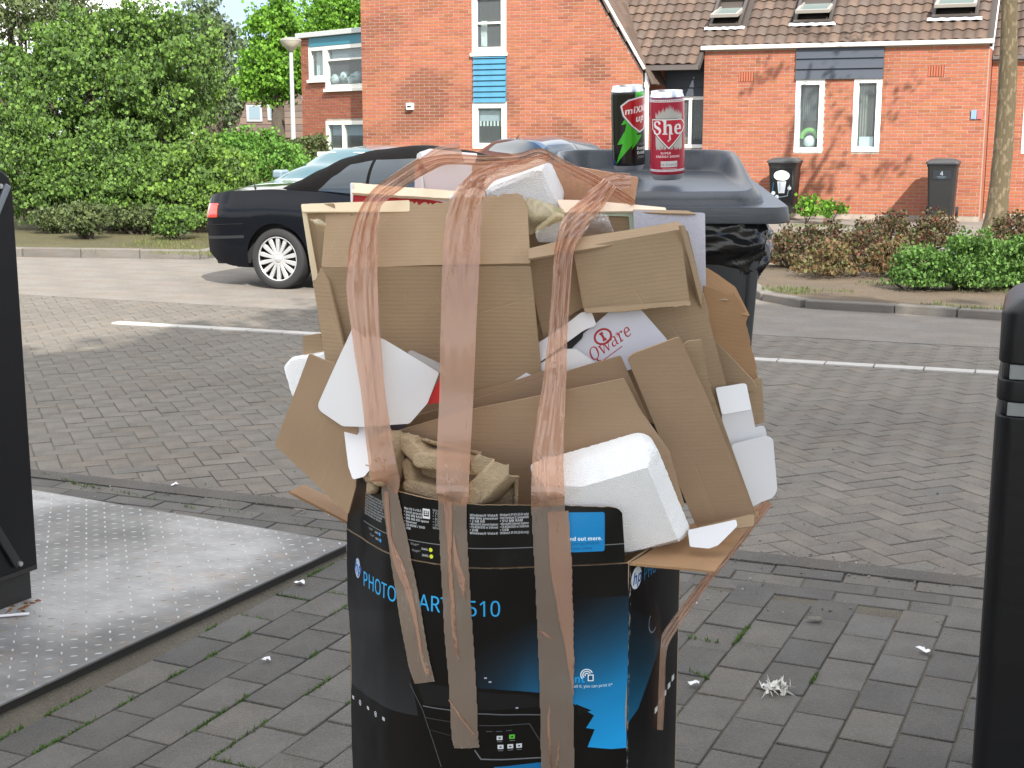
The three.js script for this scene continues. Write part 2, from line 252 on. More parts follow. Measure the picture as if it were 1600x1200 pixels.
const RUST = [[0.085, 0.022, 0.012], [0.15, 0.042, 0.022], [0.05, 0.08, 0.014], [0.125, 0.06, 0.03], [0.095, 0.135, 0.025]];
// ------------------------------------------------------------------ ground, road, pavement
const NEAR = 4.78;                                                           // kerb line of the near pavement (t)
const plane = (s0, t0, s1, t1, y) => { const p = [st(s0, t0, y), st(s1, t0, y), st(s1, t1, y), st(s0, t1, y)], g = new THREE.BufferGeometry(); g.setAttribute('position', new THREE.Float32BufferAttribute(p.flatMap(q => [q.x, q.y, q.z]), 3)); g.setAttribute('uv', new THREE.Float32BufferAttribute([s0, t0, s1, t0, s1, t1, s0, t1], 2)); g.setIndex([0, 1, 2, 0, 2, 3]); g.computeVertexNormals(); return g; };
const slab = (s0, t0, s1, t1, y) => { const g = plane(s0, t0, s1, t1, y), q = (a, b, c, d) => { const p = [st(a, b, y), st(c, d, y), st(c, d, y - 0.03), st(a, b, y - 0.03)], k = new THREE.BufferGeometry(); k.setAttribute('position', new THREE.Float32BufferAttribute(p.flatMap(v => [v.x, v.y, v.z]), 3)); k.setAttribute('uv', new THREE.Float32BufferAttribute([a, b, c, d, c, d + 0.03, a, b + 0.03], 2)); k.setIndex([0, 2, 1, 0, 3, 2]); k.computeVertexNormals(); return k; }; return merge([g, q(s0, t0, s1, t0), q(s1, t1, s0, t1)]); };
{ const g = new THREE.CircleGeometry(700, 48).rotateX(-Math.PI / 2); g.attributes.uv.array.forEach((v, i, a) => a[i] = v * 1400); struct('ground', g.translate(0, -0.09, 0), std([0.09, 0.11, 0.04], 1, { map: rep(speckT, 0.4) })); }
const sand = std([0.165, 0.152, 0.128], 1, { map: rep(speckT, 1.2), bumpMap: rep(speckB, 1.2), bumpScale: 0.004 });
const road = struct('road', plane(-26, NEAR - 0.1, 26, 10.9, -0.005), sand);
const inView = (p, m) => { const q = p.clone().sub(V(0, EYE, 0)), f = -(q.y * SN + q.z * CS); if (f < 0.5) return false; const x = q.x / f * FOC + 800, y = 600 - (q.y * CS - q.z * SN) / f * FOC; return x > -m && x < 1600 + m && y > 100 && y < 1200 + m; };
const brickMats = [[0.195, 0.182, 0.157], [0.178, 0.168, 0.148], [0.21, 0.194, 0.166], [0.2, 0.18, 0.156], [0.187, 0.176, 0.153], [0.222, 0.204, 0.175]].map((c, i) => std(c, 0.82, { map: rep(speckT, 1.5 + 0.13 * i), bumpMap: rep(speckB, 1.7), bumpScale: 0.0045 }));
{ // herringbone clinkers at 45 degrees to the kerb
  const W = 0.105, geos = [0, 1, 2].map(i => { const g = new RoundedBoxGeometry(2 * W - 0.004, 0.05, W - 0.004, 1, 0.005), P = g.attributes.position, u = g.attributes.uv; for (let k = 0; k < P.count; k++) { P.setY(k, P.getY(k) - 0.025 + 0.002 * (fbm(P.getX(k) * 20 + i * 9, P.getZ(k) * 20, i) - 0.5)); u.setXY(k, P.getX(k) + i * 0.31, P.getZ(k) + i * 0.17); } return g; });
  const list = [], R = rng(77), q = Math.SQRT1_2 * W;
  for (let x = -190; x < 190; x++) for (let y = -190; y < 190; y++) {
    const k = (((x - y) % 4) + 4) % 4; if (k !== 0 && k !== 2) continue;
    const cx = k === 0 ? x + 1 : x + 0.5, cy = k === 0 ? y + 0.5 : y, s = (cx - cy) * q, t = (cx + cy) * q + 8;
    if (t < NEAR + 0.02 || t > 10.8) continue;
    const p = st(s, t, 0); if (!inView(p, 350)) continue;
    list.push({ p, rot: -ANG + (k === 0 ? -45 : 45) * D2R, d: p.length() });
  }
  list.sort((a, b) => a.d - b.d);
  const rest = [];
  list.forEach((b, i) => {
    const lift = 0.006 * (fbm(b.p.x * 0.9, b.p.z * 0.9, 3) - 0.5) + 0.004 * (R() - 0.5), e = [(R() - 0.5) * 0.02, b.rot + (R() - 0.5) * 0.03, (R() - 0.5) * 0.02], near = b.p.x < -0.3 && b.d < 7 ? (R() < 0.5 ? 3 : (R() * 6) | 0) : (R() * 6) | 0;
    if (i < 300) { const m = part(i ? `brick_${String(i).padStart(3, '0')}` : 'brick', geos[i % 3], brickMats[near], road); m.position.set(b.p.x, lift, b.p.z); m.rotation.set(...e); }
    else { const k = (0.9 + 0.18 * R()) * (0.8 + 0.4 * fbm(b.p.x * 0.7, b.p.z * 0.7, 31, 3)), w = near === 3 ? [1.03, 0.985, 0.94] : [1, 1, 1]; rest.push([M4([b.p.x, lift, b.p.z], e), rgb(k * w[0], k * w[1], k * w[2])]); }
  });
  stuffInst('paving_bricks', geos[0], brickMats[4], rest, road);
}
struct('carriageway', slab(-26, 10.55, 26, 14.6, 0.0035), std([0.23, 0.215, 0.19], 0.9, { map: rep(speckT, 1.1), bumpMap: rep(speckB, 1.1), bumpScale: 0.004 }));
{ // white stones of the edge line
  const a = toST(gnd(180, 505)), b = toST(gnd(1690, 592)), n = 23, g = new RoundedBoxGeometry(1, 0.03, 0.115, 1, 0.005), line = group('road_line', '', '', st(0, 0)); line.userData = { kind: 'structure' };
  const R = rng(4), wm = [0.55, 0.5, 0.58].map(k => std([k, k, k * 0.96], 0.8, { map: rep(speckT, 1.4) }));
  for (let i = 0; i < n; i++) { const m = part(i ? `line_stone_${String(i).padStart(3, '0')}` : 'line_stone', g, wm[(R() * 3) | 0], line), f = (i + 0.5) / n, p = st(lerp(a[0], b[0], f), lerp(a[1], b[1], f)), L = Math.abs(b[0] - a[0]) / n; m.position.set(p.x, -0.003 + 0.002 * R(), p.z); m.rotation.y = -ANG - Math.atan2(b[1] - a[1], b[0] - a[0]) * -1; m.scale.set(L - 0.009, 1, 1); }
}
// far kerbs with the beds behind them
function kerbRun(pts, label, hgt, stone = 0.9) {
  const k = group('kerb', '', '', V(0, 0, 0)); k.userData = { kind: 'structure' }; let idx = 0; const R = rng(pts.length * 7 + 3);
  const gm = [0.24, 0.21, 0.26].map(x => std([x, x * 0.95, x * 0.86], 0.9, { map: rep(speckT, 1), bumpMap: rep(speckB, 1), bumpScale: 0.004 }));
  for (let i = 0; i + 1 < pts.length; i++) { const a = pts[i], b = pts[i + 1], L = a.distanceTo(b), n = Math.max(1, Math.round(L / stone)); for (let j = 0; j < n; j++) { const p = a.clone().lerp(b, (j + 0.5) / n), m = part(idx++ ? `kerb_stone_${String(idx).padStart(3, '0')}` : 'kerb_stone', new RoundedBoxGeometry(L / n - 0.008, hgt + 0.06, 0.15, 2, 0.015), gm[(R() * 3) | 0], k); m.position.set(p.x, (hgt - 0.06) / 2 + (R() - 0.5) * 0.008, p.z); m.rotation.y = Math.atan2(-(b.z - a.z), b.x - a.x) + (R() - 0.5) * 0.01; } }
  return k;
}
const kL = [st(-22, 13.95), gnd(40, 401), gnd(315, 405), gnd(345, 398), gnd(356, 380), gnd(362, 340), gnd(364, 320)];
kerbRun(kL, '', 0.12);
const kR = [gnd(1120, 420), gnd(1170, 452), gnd(1200, 470), gnd(1260, 481), gnd(1400, 489), gnd(1600, 502), gnd(1900, 530)];
kerbRun(kR, '', 0.08, 0.6);
function flat(pts, y, mat, name) { const sh = new THREE.Shape(pts.map(p => new THREE.Vector2(p.x, -p.z))), g = new THREE.ShapeGeometry(sh).rotateX(-Math.PI / 2).translate(0, y, 0), P = g.attributes.position, u = g.attributes.uv; for (let i = 0; i < P.count; i++) u.setXY(i, P.getX(i), P.getZ(i)); return struct(name, g, mat); }
const grassSoil = std([0.15, 0.14, 0.06], 1, { map: rep(speckT, 0.35), bumpMap: rep(speckB, 0.9), bumpScale: 0.03 });
flat([...kL, at(366, 214, 60).setY(0), st(-40, 60), st(-40, 13.95)], 0.09, grassSoil, 'verge');
flat([...kR, st(12, 21.2), st(1.2, 21.2), st(0.2, 16)], 0.07, C.soil, 'planting_bed');
struct('house_pavement', plane(0.6, 21.2, 30, 30, 0.1), std([0.40, 0.37, 0.31], 0.9, { map: rep(speckT, 0.8) }));
struct('parking_ground', plane(-14, 14.5, 3, 40, 0.005), std([0.23, 0.215, 0.19], 0.9, { map: rep(speckT, 0.9) }));
{ // blades of grass on the verge and by the bed
  const R = rng(12), bl = new THREE.BufferGeometry(); bl.setAttribute('position', new THREE.Float32BufferAttribute([-0.5, 0, 0, 0.5, 0, 0, 0.1, 1, 0.2], 3)); bl.setIndex([0, 1, 2]); bl.computeVertexNormals(); bl.setAttribute('uv', new THREE.Float32BufferAttribute([0, 0, 1, 0, 0, 1], 2));
  const g1 = []; for (let i = 0; i < 90000; i++) { const s = -13 + R() * 13.5, t = 14.1 + R() * 9, p = st(s, t); if (fbm(p.x * 0.8, p.z * 0.8, 4, 3) < 0.44 + 0.2 * R()) continue; const k = 0.5 + R(); g1.push([M4([p.x, 0.09, p.z], [(R() - 0.5) * 0.9, R() * 6.3, 0], [0.01, 0.015 + 0.035 * R(), 0.03]), rgb(0.12 * k, 0.145 * k, 0.03 * k)]); }
  stuffInst('grass', bl, C.leaf, g1, scene);
  const g2 = []; for (let i = 0; i < 26000; i++) { const px = 1190 + R() * 420, py = 440 + R() * 45, p = gnd(px, py, 0.07); const [s, t] = toST(p); if (py > 442 + (px - 1200) * 0.09 + 14 || fbm(p.x * 1.3, p.z * 1.3, 9, 3) < 0.5 + 0.2 * R()) continue; const k = 0.5 + R(); g2.push([M4([p.x, 0.07, p.z], [(R() - 0.5) * 0.9, R() * 6.3, 0], [0.008, 0.012 + 0.03 * R(), 0.03]), rgb(0.1 * k, 0.13 * k, 0.03 * k)]); }
  const w = stuffInst('bed_grass', bl, C.leaf, g2, scene); scene.children.forEach(o => { if (o.name === 'grass') Object.assign(o.userData, { label: 'thin short grass on the verge before the hedge', category: 'grass' }); if (o.name === 'bed_grass') Object.assign(o.userData, { label: 'sparse weeds and grass along the edge of planting bed', category: 'grass' }); });
  // moss and weeds in the joints by the steel plate
  const g3 = [], PCm = gnd(548, 846, 0.035), pa = V(-0.885, 0, -0.465).normalize(), pb = V(-0.42, 0, 0.907).normalize();
  const tuft = (p, k0) => { const k = 0.6 + 0.8 * R(); g3.push([M4([p.x, -0.004, p.z], [(R() - 0.5) * 1.8, R() * 6.3, (R() - 0.5)], [0.005, (0.006 + 0.016 * R()) * k0, 0.012]), rgb(0.075 * k, 0.15 * k, 0.018 * k)]); };
  for (let i = 0; i < 150; i++) { // along the joints between courses, and across them
    const r = Math.floor(R() * 15) - 1, along = R() < 0.72, b0 = R() * 2.1, len = 0.05 + 0.22 * R() * R(), n = 26 + len * 420 * (0.3 + R()), a0 = -0.1 - r * 0.142 - 0.071, near = Math.exp(-Math.max(0, r) * 0.16); if (R() > near) continue;
    for (let q = 0; q < n; q++) { const f = R(), a = along ? a0 + (R() + R() - 1) * 0.009 : a0 + 0.142 * f, b = along ? b0 + len * f : Math.round(b0 / 0.215) * 0.215 + ((r + 1) & 1 ? 0.1075 : 0) + (R() + R() - 1) * 0.007; tuft(V(PCm.x, 0, PCm.z).addScaledVector(pa, a).addScaledVector(pb, b), 1); }
  }
  for (const [x0, y0, x1, y1, n] of [[70, 742, 130, 760, 240], [128, 757, 330, 800, 200], [330, 793, 520, 832, 110], [1080, 1050, 1112, 1062, 80], [1075, 995, 1130, 1005, 70]]) for (let i = 0; i < n; i++) { const f = R(), q = (R() + R() - 1) * 6; if (vn(f * 11, x0, 2) < 0.4) continue; tuft(gnd(lerp(x0, x1, f) + q, lerp(y0, y1, f) + q * 0.5), 1.2); }
  const w3 = stuffInst('moss', bl, C.leaf, g3, scene); Object.assign(w3.userData, { label: 'green moss and weeds growing in joints beside the steel plate', category: 'moss' });
}
// near pavement: dark concrete stones aligned with the steel plate
const PC = gnd(548, 846, 0.035), PA = V(-0.885, 0, -0.465).normalize(), PB = V(-0.42, 0, 0.907).normalize();
const pavement = struct('pavement', (() => { const g = plane(-9, -3, 9, NEAR, -0.005); return g; })(), std([0.125, 0.115, 0.09], 1, { map: rep(speckT, 1.4), bumpMap: rep(speckB, 1.4), bumpScale: 0.004 }));
{
  const R = rng(31), mats = [[0.128, 0.123, 0.112], [0.104, 0.102, 0.096], [0.15, 0.144, 0.129], [0.115, 0.111, 0.101], [0.138, 0.134, 0.124]].map((c, i) => std(c, 0.82, { map: rep(speckT, 1.9 + i * 0.13), bumpMap: rep(speckB, 2.1), bumpScale: 0.0035 }));
  const L = 0.215, W = 0.142, mk = (l, w, i) => { const g = new RoundedBoxGeometry(l - 0.006, 0.05, w - 0.005, 1, 0.0045), P = g.attributes.position, u = g.attributes.uv; for (let k = 0; k < P.count; k++) { P.setY(k, P.getY(k) - 0.025 + (P.getY(k) > 0 ? 0.003 * (fbm(P.getX(k) * 15 + i * 5, P.getZ(k) * 15, i) - 0.5) : 0)); u.setXY(k, P.getX(k) + i * 0.37, P.getZ(k) + i * 0.23); } return g; };
  const geos = [0, 1, 2, 3].map(i => mk(L, W, i)), gb = [0, 1, 2].map(i => mk(0.25, 0.105, i)), list = [];
  const plateU = p => p.clone().sub(PC).dot(PA), plateV = p => p.clone().sub(PC).dot(PB);
  const rotP = Math.atan2(-PB.z, PB.x);
  for (let r = -30; r < 30; r++) for (let c = -40; c < 60; c++) {                    // courses run along the plate's edge
    const a = -0.1 - r * W, b = (c + (r & 1) * 0.5) * L, p = V(PC.x, 0, PC.z).addScaledVector(PA, a).addScaledVector(PB, b), [s, t] = toST(p);
    if (t > NEAR - 0.34 || !inView(p, 260) || (a > -0.06 && b > -0.05)) continue;
    if (a > -0.06) continue;
    list.push([p, rotP, geos[(R() * 4) | 0]]);
  }
  for (let r = 0; r < 3; r++) for (let c = -22; c < 16; c++) { const p = st((c + (r & 1) * 0.5) * 0.25, NEAR - 0.065 - r * 0.108); if (inView(p, 260) && !(plateU(p) > -0.06 && plateV(p) > -0.06)) list.push([p, -ANG, gb[(R() * 3) | 0]]); }
  list.sort((x, y) => x[0].length() - y[0].length());
  const rest = [];
  list.forEach(([p, rot, g], i) => { const e = [(R() - 0.5) * 0.014, rot + (R() - 0.5) * 0.022, (R() - 0.5) * 0.014], y = 0.005 * (R() - 0.5); if (i < 300) { const m = part(i ? `paving_stone_${String(i).padStart(3, '0')}` : 'paving_stone', g, mats[(R() * 5) | 0], pavement); m.position.set(p.x, y, p.z); m.rotation.set(...e); } else rest.push([p, e, y, g]); });
  if (rest.length) { const byG = new Map(); rest.forEach(x => { if (!byG.has(x[3])) byG.set(x[3], []); byG.get(x[3]).push([M4([x[0].x, x[2], x[0].z], x[1]), rgb(0.8 + 0.4 * R(), 0.8 + 0.4 * R(), 0.85)]); }); for (const [g, l] of byG) { l.forEach(q => { const k = q[1].r; q[1].setRGB(k, k, k); }); stuffInst('paving_stones', g, mats[0], l, pavement); } }
}
struct('kerb_band', slab(-9, NEAR - 0.012, 9, NEAR + 0.1, 0.005), std([0.15, 0.14, 0.125], 0.95, { map: rep(speckT, 2.2), bumpMap: rep(speckB, 2.2), bumpScale: 0.008 }));
{ // grit and pebbles lying along the road edge and in the joints
  const R = rng(66), l = []; for (let i = 0; i < 1500; i++) { const s = -4 + 7.5 * R(), t = NEAR + 0.05 + (R() < 0.5 ? (R() + R() - 1) * 0.16 : (R() * R()) * 5 - 0.6), p = st(s, t), k = 0.5 + R() * R() * 1.4, z = 0.0015 + 0.0035 * R() * R(); l.push([M4([p.x, 0.003, p.z], [R() * 3, R() * 6, R() * 3], [z * 1.6, z, z * 1.2]), rgb(0.24 * k, 0.225 * k, 0.2 * k)]); }
  Object.assign(stuffInst('grit', new THREE.IcosahedronGeometry(1, 0), std([1, 1, 1], 0.9), l, scene).userData, { label: 'loose grit and small pebbles along the edge of the road', category: 'grit' });
}
{ // steel tread plate of the container
  const la = 2.6, lb = 2.6, R = rng(5), g = new THREE.Group(); g.position.set(PC.x, 0, PC.z);
  g.quaternion.setFromRotationMatrix(new THREE.Matrix4().makeBasis(PA.clone(), V(0, 1, 0), PA.clone().cross(V(0, 1, 0))));
  addThing(g, 'tread_plate', 'grey steel tread plate with raised studs lying on the pavement at left', 'metal plate');
  const ib = PA.clone().cross(V(0, 1, 0)).dot(PB) > 0 ? 1 : -1;
  const dirtT = canvasTex(1024, 1024, (x, w, h) => { const im = x.createImageData(w, h); for (let j = 0; j < h; j++) for (let i = 0; i < w; i++) { const u = i / w, v = j / h, n = fbm(u * 9, v * 9, 2, 5), f = fbm(u * 40, v * 60, 8, 3), st1 = sstep(0.45, 0.7, fbm(u * 5 + 3, v * 4, 11, 5)); let k = 0.7 + 0.26 * n + 0.16 * (f - 0.5) - 0.26 * st1; const sm1 = Math.exp(-(((u - 0.5) / 0.16) ** 2 + ((v - 0.22) / 0.1) ** 2)) * sstep(0.3, 0.62, fbm(u * 14, v * 40, 5, 4)); k -= 0.42 * sm1; const ru = sstep(0.62, 0.8, fbm(u * 22, v * 22, 30, 4)) * 0.22; const q = (j * w + i) * 4; im.data[q] = 255 * clamp(k * (1.0 + ru * 0.06)); im.data[q + 1] = 255 * clamp(k * (0.99 - ru * 0.1)); im.data[q + 2] = 255 * clamp(k * (0.985 - ru * 0.24)); im.data[q + 3] = 255; } x.putImageData(im, 0, 0); });
  const top = rbox(0, 0.022, 0, la, 0.031, ib * lb, 0.003); const P = top.attributes.position, u = top.attributes.uv; for (let i = 0; i < P.count; i++) u.setXY(i, P.getX(i) / la, Math.abs(P.getZ(i)) / lb);
  part('plate', top, phy([0.4, 0.4, 0.395], 0.55, { map: dirtT, metalness: 0.12, bumpMap: rep(grainB, 5), bumpScale: 0.001 }), g);
  const rm = rbox(0.012, -0.06, ib * 0.012, la, 0.021, ib * lb, 0.003); part('frame', rm, std([0.02, 0.018, 0.016], 0.8), g);
  const sg = new THREE.SphereGeometry(1, 8, 4, 0, 6.3, 0, 1.57), list = [], cr = [rgb(0.55, 0.55, 0.56), rgb(0.68, 0.69, 0.7), rgb(0.42, 0.34, 0.27)];
  for (let i = 0; i < 52; i++) for (let j = 0; j < 52; j++) { const x = 0.03 + i * 0.05, z = 0.03 + j * 0.05; list.push([M4([x, 0.0306, ib * z], [0, ((i + j) & 1 ? 45 : -45) * D2R, 0], [0.0125, 0.0024, 0.0042]), R() < (x < 0.12 ? 0.6 : 0.12) ? cr[2] : cr[R() * 2 | 0]]); }
  stuffInst('studs', sg, phy([0.6, 0.6, 0.59], 0.42, { metalness: 0.2 }), list, g);
}
// litter on the ground: bits of paper and fluff
{ const R = rng(9); const bit = (px, py, w, label, cat, m = C.white) => { const p = gnd(px, py), o = addThing(new THREE.Mesh(solid(5, 5, (u, v) => V((u - 0.5) * w * (0.7 + 0.5 * v), 0.004 + 0.018 * fbm(u * 3 + px, v * 3, 1, 2), (v - 0.5) * -w * 0.6 * (0.7 + 0.5 * u)), 0.001), m), 'paper_scrap', label, cat); o.position.copy(p); o.rotation.y = R() * 3; };
  { const p = gnd(1210, 1079), l = []; for (let i = 0; i < 70; i++) l.push([M4([(R() - 0.5) * 0.05 * (1 + R()), 0.004 + R() * 0.012, (R() - 0.5) * 0.05], [R() * 3, R() * 6, R() * 3], [0.008 + 0.01 * R(), 0.035 * R() + 0.01, 0.01]), rgb(0.8, 0.79, 0.75)]); const g = group('feather_tuft', 'white fluffy tuft lying on the dark paving at right', 'tuft', p); leafMesh(l, g, 'fluff'); }
  bit(1445, 1021, 0.04, 'small white scrap on paving left of the black bollard', 'scrap');
  bit(470, 915, 0.035, 'pale scrap on the ground beside the edge of steel plate', 'scrap'); bit(417, 1036, 0.025, 'tiny pale scrap on the paving between plate and black box', 'scrap'); bit(273, 760, 0.035, 'white crumpled scrap in the road joint behind the steel plate', 'scrap'); bit(1085, 1073, 0.03, 'small white scrap right beside the black printer box', 'scrap'); bit(1272, 973, 0.05, 'flat pale scrap on the paving near the road edge', 'scrap', C.concrete);
  const p = gnd(20, 962, 0.036), o = addThing(new THREE.Mesh(rbox(-0.06, 0, -0.006, 0.05, 0.006, 0.006, 0.002), C.whiteGloss), 'white_stick', 'short white plastic stick lying on the tread plate', 'stick'); o.position.copy(p); o.rotation.y = 0.25;
}
// ------------------------------------------------------------------ houses
const BRK = { l: 0.215, h: 0.052, j: 0.011 };
const brickUnit = new RoundedBoxGeometry(1, 1, 1, 1, 0.04);
function brickwork(parent, u0, u1, y0, y1, holes, lim, seed, tone = [1, 1, 1], name = 'bricks', z = 0) {   // courses between openings, each brick its own solid
  const R = rng(seed), list = [], ch = BRK.h + BRK.j, cl = BRK.l + BRK.j;
  for (let r = 0, y = y0; y + ch <= y1; r++, y += ch) {
    let iv = [lim ? lim(y, y + ch) : [u0, u1]];
    for (const h of holes) if (y + ch > h[1] + 0.01 && y < h[3] - 0.01) iv = iv.flatMap(([a, b]) => [[a, Math.min(b, h[0])], [Math.max(a, h[2]), b]]).filter(([a, b]) => b - a > 0.02);
    for (const [a, b] of iv) {
      if (b - a < 0.02) continue;
      const off = (r & 1) * cl / 2;
      for (let k = Math.floor((a - u0 - off) / cl) - 1; ; k++) {
        let x0 = u0 + off + k * cl, x1 = x0 + BRK.l; if (x0 >= b) break; x0 = Math.max(x0, a + 0.003); x1 = Math.min(x1, b - 0.003); if (x1 - x0 < 0.025) continue;
        const q = 0.9 + 0.2 * R(), st1 = fbm(x0 * 0.8 + seed, y * 0.9, 4, 4), dk = 1 - (seed === 5 ? 0.4 : 0.12) * sstep(0.55, 0.75, st1), w = R() < 0.06 ? 0.82 : 1;
        list.push([M4([(x0 + x1) / 2, y + ch / 2, z - 0.0125 + 0.0035 * R()], [0, 0, (R() - 0.5) * 0.012], [x1 - x0, BRK.h, 0.03]), rgb(0.48 * q * dk * w * tone[0], (0.146 + 0.026 * R()) * q * dk * w * tone[1], (0.076 + 0.016 * R()) * q * dk * w * tone[2])]);
      }
    }
  }
  return stuffInst(name, brickUnit, C.brick, list, parent);
}
function wallShape(pts, holes, th, mat, parent, z = 0, name = 'wall') {
  const s = new THREE.Shape(pts.map(p => new THREE.Vector2(p[0], p[1])));
  for (const h of holes) s.holes.push(new THREE.Path([[h[0], h[1]], [h[0], h[3]], [h[2], h[3]], [h[2], h[1]]].map(p => new THREE.Vector2(p[0], p[1]))));
  return part(name, new THREE.ExtrudeGeometry(s, { depth: th, bevelEnabled: false }).translate(0, 0, z - th - 0.001), mat, parent);
}
// a window: frame with the pane, sill and what shows behind the pane as its own pieces
function windowUnit(parent, r, o = {}) {
  const [u0, y0, u1, y1] = r, f = o.f ?? 0.07, z = o.z ?? 0.01, bars = [box(u0, y0, z - 0.09, u1, y0 + f * (o.sillF ?? 1), z), box(u0, y1 - f, z - 0.09, u1, y1, z), box(u0, y0 + f, z - 0.09, u0 + f, y1 - f, z), box(u1 - f, y0 + f, z - 0.09, u1, y1 - f, z)];
  const panes = []; let xs = [u0 + f, ...(o.mull || []), u1 - f]; const yb = y0 + f * (o.sillF ?? 1);
  for (const m of o.mull || []) bars.push(box(m - f * 0.45, yb, z - 0.09, m + f * 0.45, y1 - f, z - 0.003));
  for (const [a, b, y] of o.rails || []) bars.push(box(a, y - 0.02, z - 0.08, b, y + 0.02, z - 0.006));
  const w = part('window', merge(bars), o.mat || C.frame, parent);
  for (let i = 0; i + 1 < xs.length; i++) part('pane', box(xs[i], yb, z - 0.055, xs[i + 1], y1 - f, z - 0.05), C.glass, w);
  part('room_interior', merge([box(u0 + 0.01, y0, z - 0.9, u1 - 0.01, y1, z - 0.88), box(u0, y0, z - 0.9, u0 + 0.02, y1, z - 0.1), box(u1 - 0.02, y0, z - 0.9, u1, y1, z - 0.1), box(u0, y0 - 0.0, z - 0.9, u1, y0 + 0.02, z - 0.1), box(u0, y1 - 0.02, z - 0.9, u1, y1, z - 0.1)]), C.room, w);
  if (o.sill) part('sill', rbox(u0 - 0.03, y0 - 0.07, z - 0.08, u1 + 0.03, y0 - 0.002, z + 0.05, 0.006), o.mat || C.frame, w);
  return w;
}
function curtain(parent, u0, y0, u1, y1, z, mat = C.curtain, name = 'curtain', waves = 5) { const n = 40; return part(name, solid(n, 2, (u, v) => V(lerp(u0, u1, u), lerp(y0, y1, v), z + 0.02 * Math.sin(u * waves * 6.28)), 0.004), mat, parent); }
function boards(parent, r, n, mat, name = 'board', z = 0.02) { const [u0, y0, u1, y1] = r, h = (y1 - y0) / n; for (let i = 0; i < n; i++) { const g = new THREE.ExtrudeGeometry(new THREE.Shape([[0.03, 0.0], [0.034, 0.004], [0.004, h - 0.003], [-0.05, h - 0.001], [-0.05, 0.0]].map(p => new THREE.Vector2(p[0], p[1]))), { depth: u1 - u0, bevelEnabled: false }).rotateY(-Math.PI / 2); g.computeBoundingBox(); const b = g.boundingBox; g.translate(u0 - b.min.x, y0 + i * h, z + 0.036 - b.max.z); part(i ? `${name}_${String(i).padStart(3, '0')}` : name, g, mat, parent); } }

const FT = 26.4, F1 = new Facade(st(0, FT), ANG);
const TP = 40 * D2R, EAVE_Y = 2.93, EAVE_T = 26.0;                           // one roof plane over recess and projecting wing
const tileGeo = (() => { // pantile: a wave across, a lip along the lower edge
  const w = 0.215, l = 0.34, n = 8, p = (i, y, dz) => { const x = (i / n) * w; return [x, y, dz + 0.017 * Math.sin((i / n) * 6.283 - 0.6) + (i === n ? 0.006 : 0)]; }, pos = [], uv = [], ix = [];
  for (const [y, dz] of [[0, 0.012], [0, 0.034], [l, 0.004]]) for (let i = 0; i <= n; i++) { pos.push(...p(i, y, dz)); uv.push(i / n * w, y + dz); }
  for (let r = 0; r < 2; r++) for (let i = 0; i < n; i++) { const a = r * (n + 1) + i, b = a + 1, c = a + n + 1, d = c + 1; ix.push(a, b, d, a, d, c); }
  const g = new THREE.BufferGeometry(); g.setAttribute('position', new THREE.Float32BufferAttribute(pos, 3)); g.setAttribute('uv', new THREE.Float32BufferAttribute(uv, 2)); g.setIndex(ix); return toCreasedNormals(g.toNonIndexed(), 0.7);
})();
const tileMats = [[0.128, 0.083, 0.06], [0.105, 0.07, 0.053], [0.15, 0.1, 0.073], [0.12, 0.087, 0.068], [0.098, 0.066, 0.05]].map((c, i) => std(c, 0.78, { map: rep(grainT, 2 + i * 0.3), bumpMap: rep(grainB, 5), bumpScale: 0.002 }));
function tiledRoof(parent, u0, u1, y0, z0, len, skip, seed, singles) {         // roof group: x along, y up the slope, z out of it
  const R = rng(seed), cand = [];
  const roof = part('roof', box(u0, 0, -0.14, u1, len, -0.03), std([0.06, 0.05, 0.045], 0.9), parent); roof.position.set(0, y0, z0); roof.rotation.x = -(Math.PI / 2 - TP);
  for (let r = 0; r * 0.28 < len - 0.3; r++) for (let c = 0; u0 + c * 0.203 < u1 - 0.12; c++) { const x = u0 + c * 0.203, y = r * 0.28; if (!skip(x, y)) cand.push([x, y]); }
  parent.updateMatrixWorld(true); roof.updateMatrixWorld(true);
  const vis = cand.map(([x, y]) => ({ x, y, p: V(x, y, 0).applyMatrix4(roof.matrixWorld) })).filter(q => inView2(q.p, 120)).sort((a, b) => a.y - b.y);
  const rest = []; let n = 0;
  for (const q of vis) { if (n < singles && inView2(q.p, 10)) { const m = part(n ? `tile_${String(n).padStart(3, '0')}` : 'tile', tileGeo, tileMats[(R() * 5) | 0], roof); m.position.set(q.x, q.y, (R() - 0.5) * 0.006); m.rotation.z = (R() - 0.5) * 0.012; n++; } else { const k = 0.8 + 0.4 * R(); rest.push([M4([q.x, q.y, 0]), rgb(k, k, k)]); } }
  if (rest.length) stuffInst('tiles', tileGeo, tileMats[0], rest, roof);
  return roof;
}
function inView2(p, m) { const q = p.clone().sub(V(0, EYE, 0)), f = -(q.y * SN + q.z * CS); if (f < 0.5) return false; const x = q.x / f * FOC + 800, y = 600 - (q.y * CS - q.z * SN) / f * FOC; return x > -m && x < 1600 + m && y > -m && y < 1200 + m; }

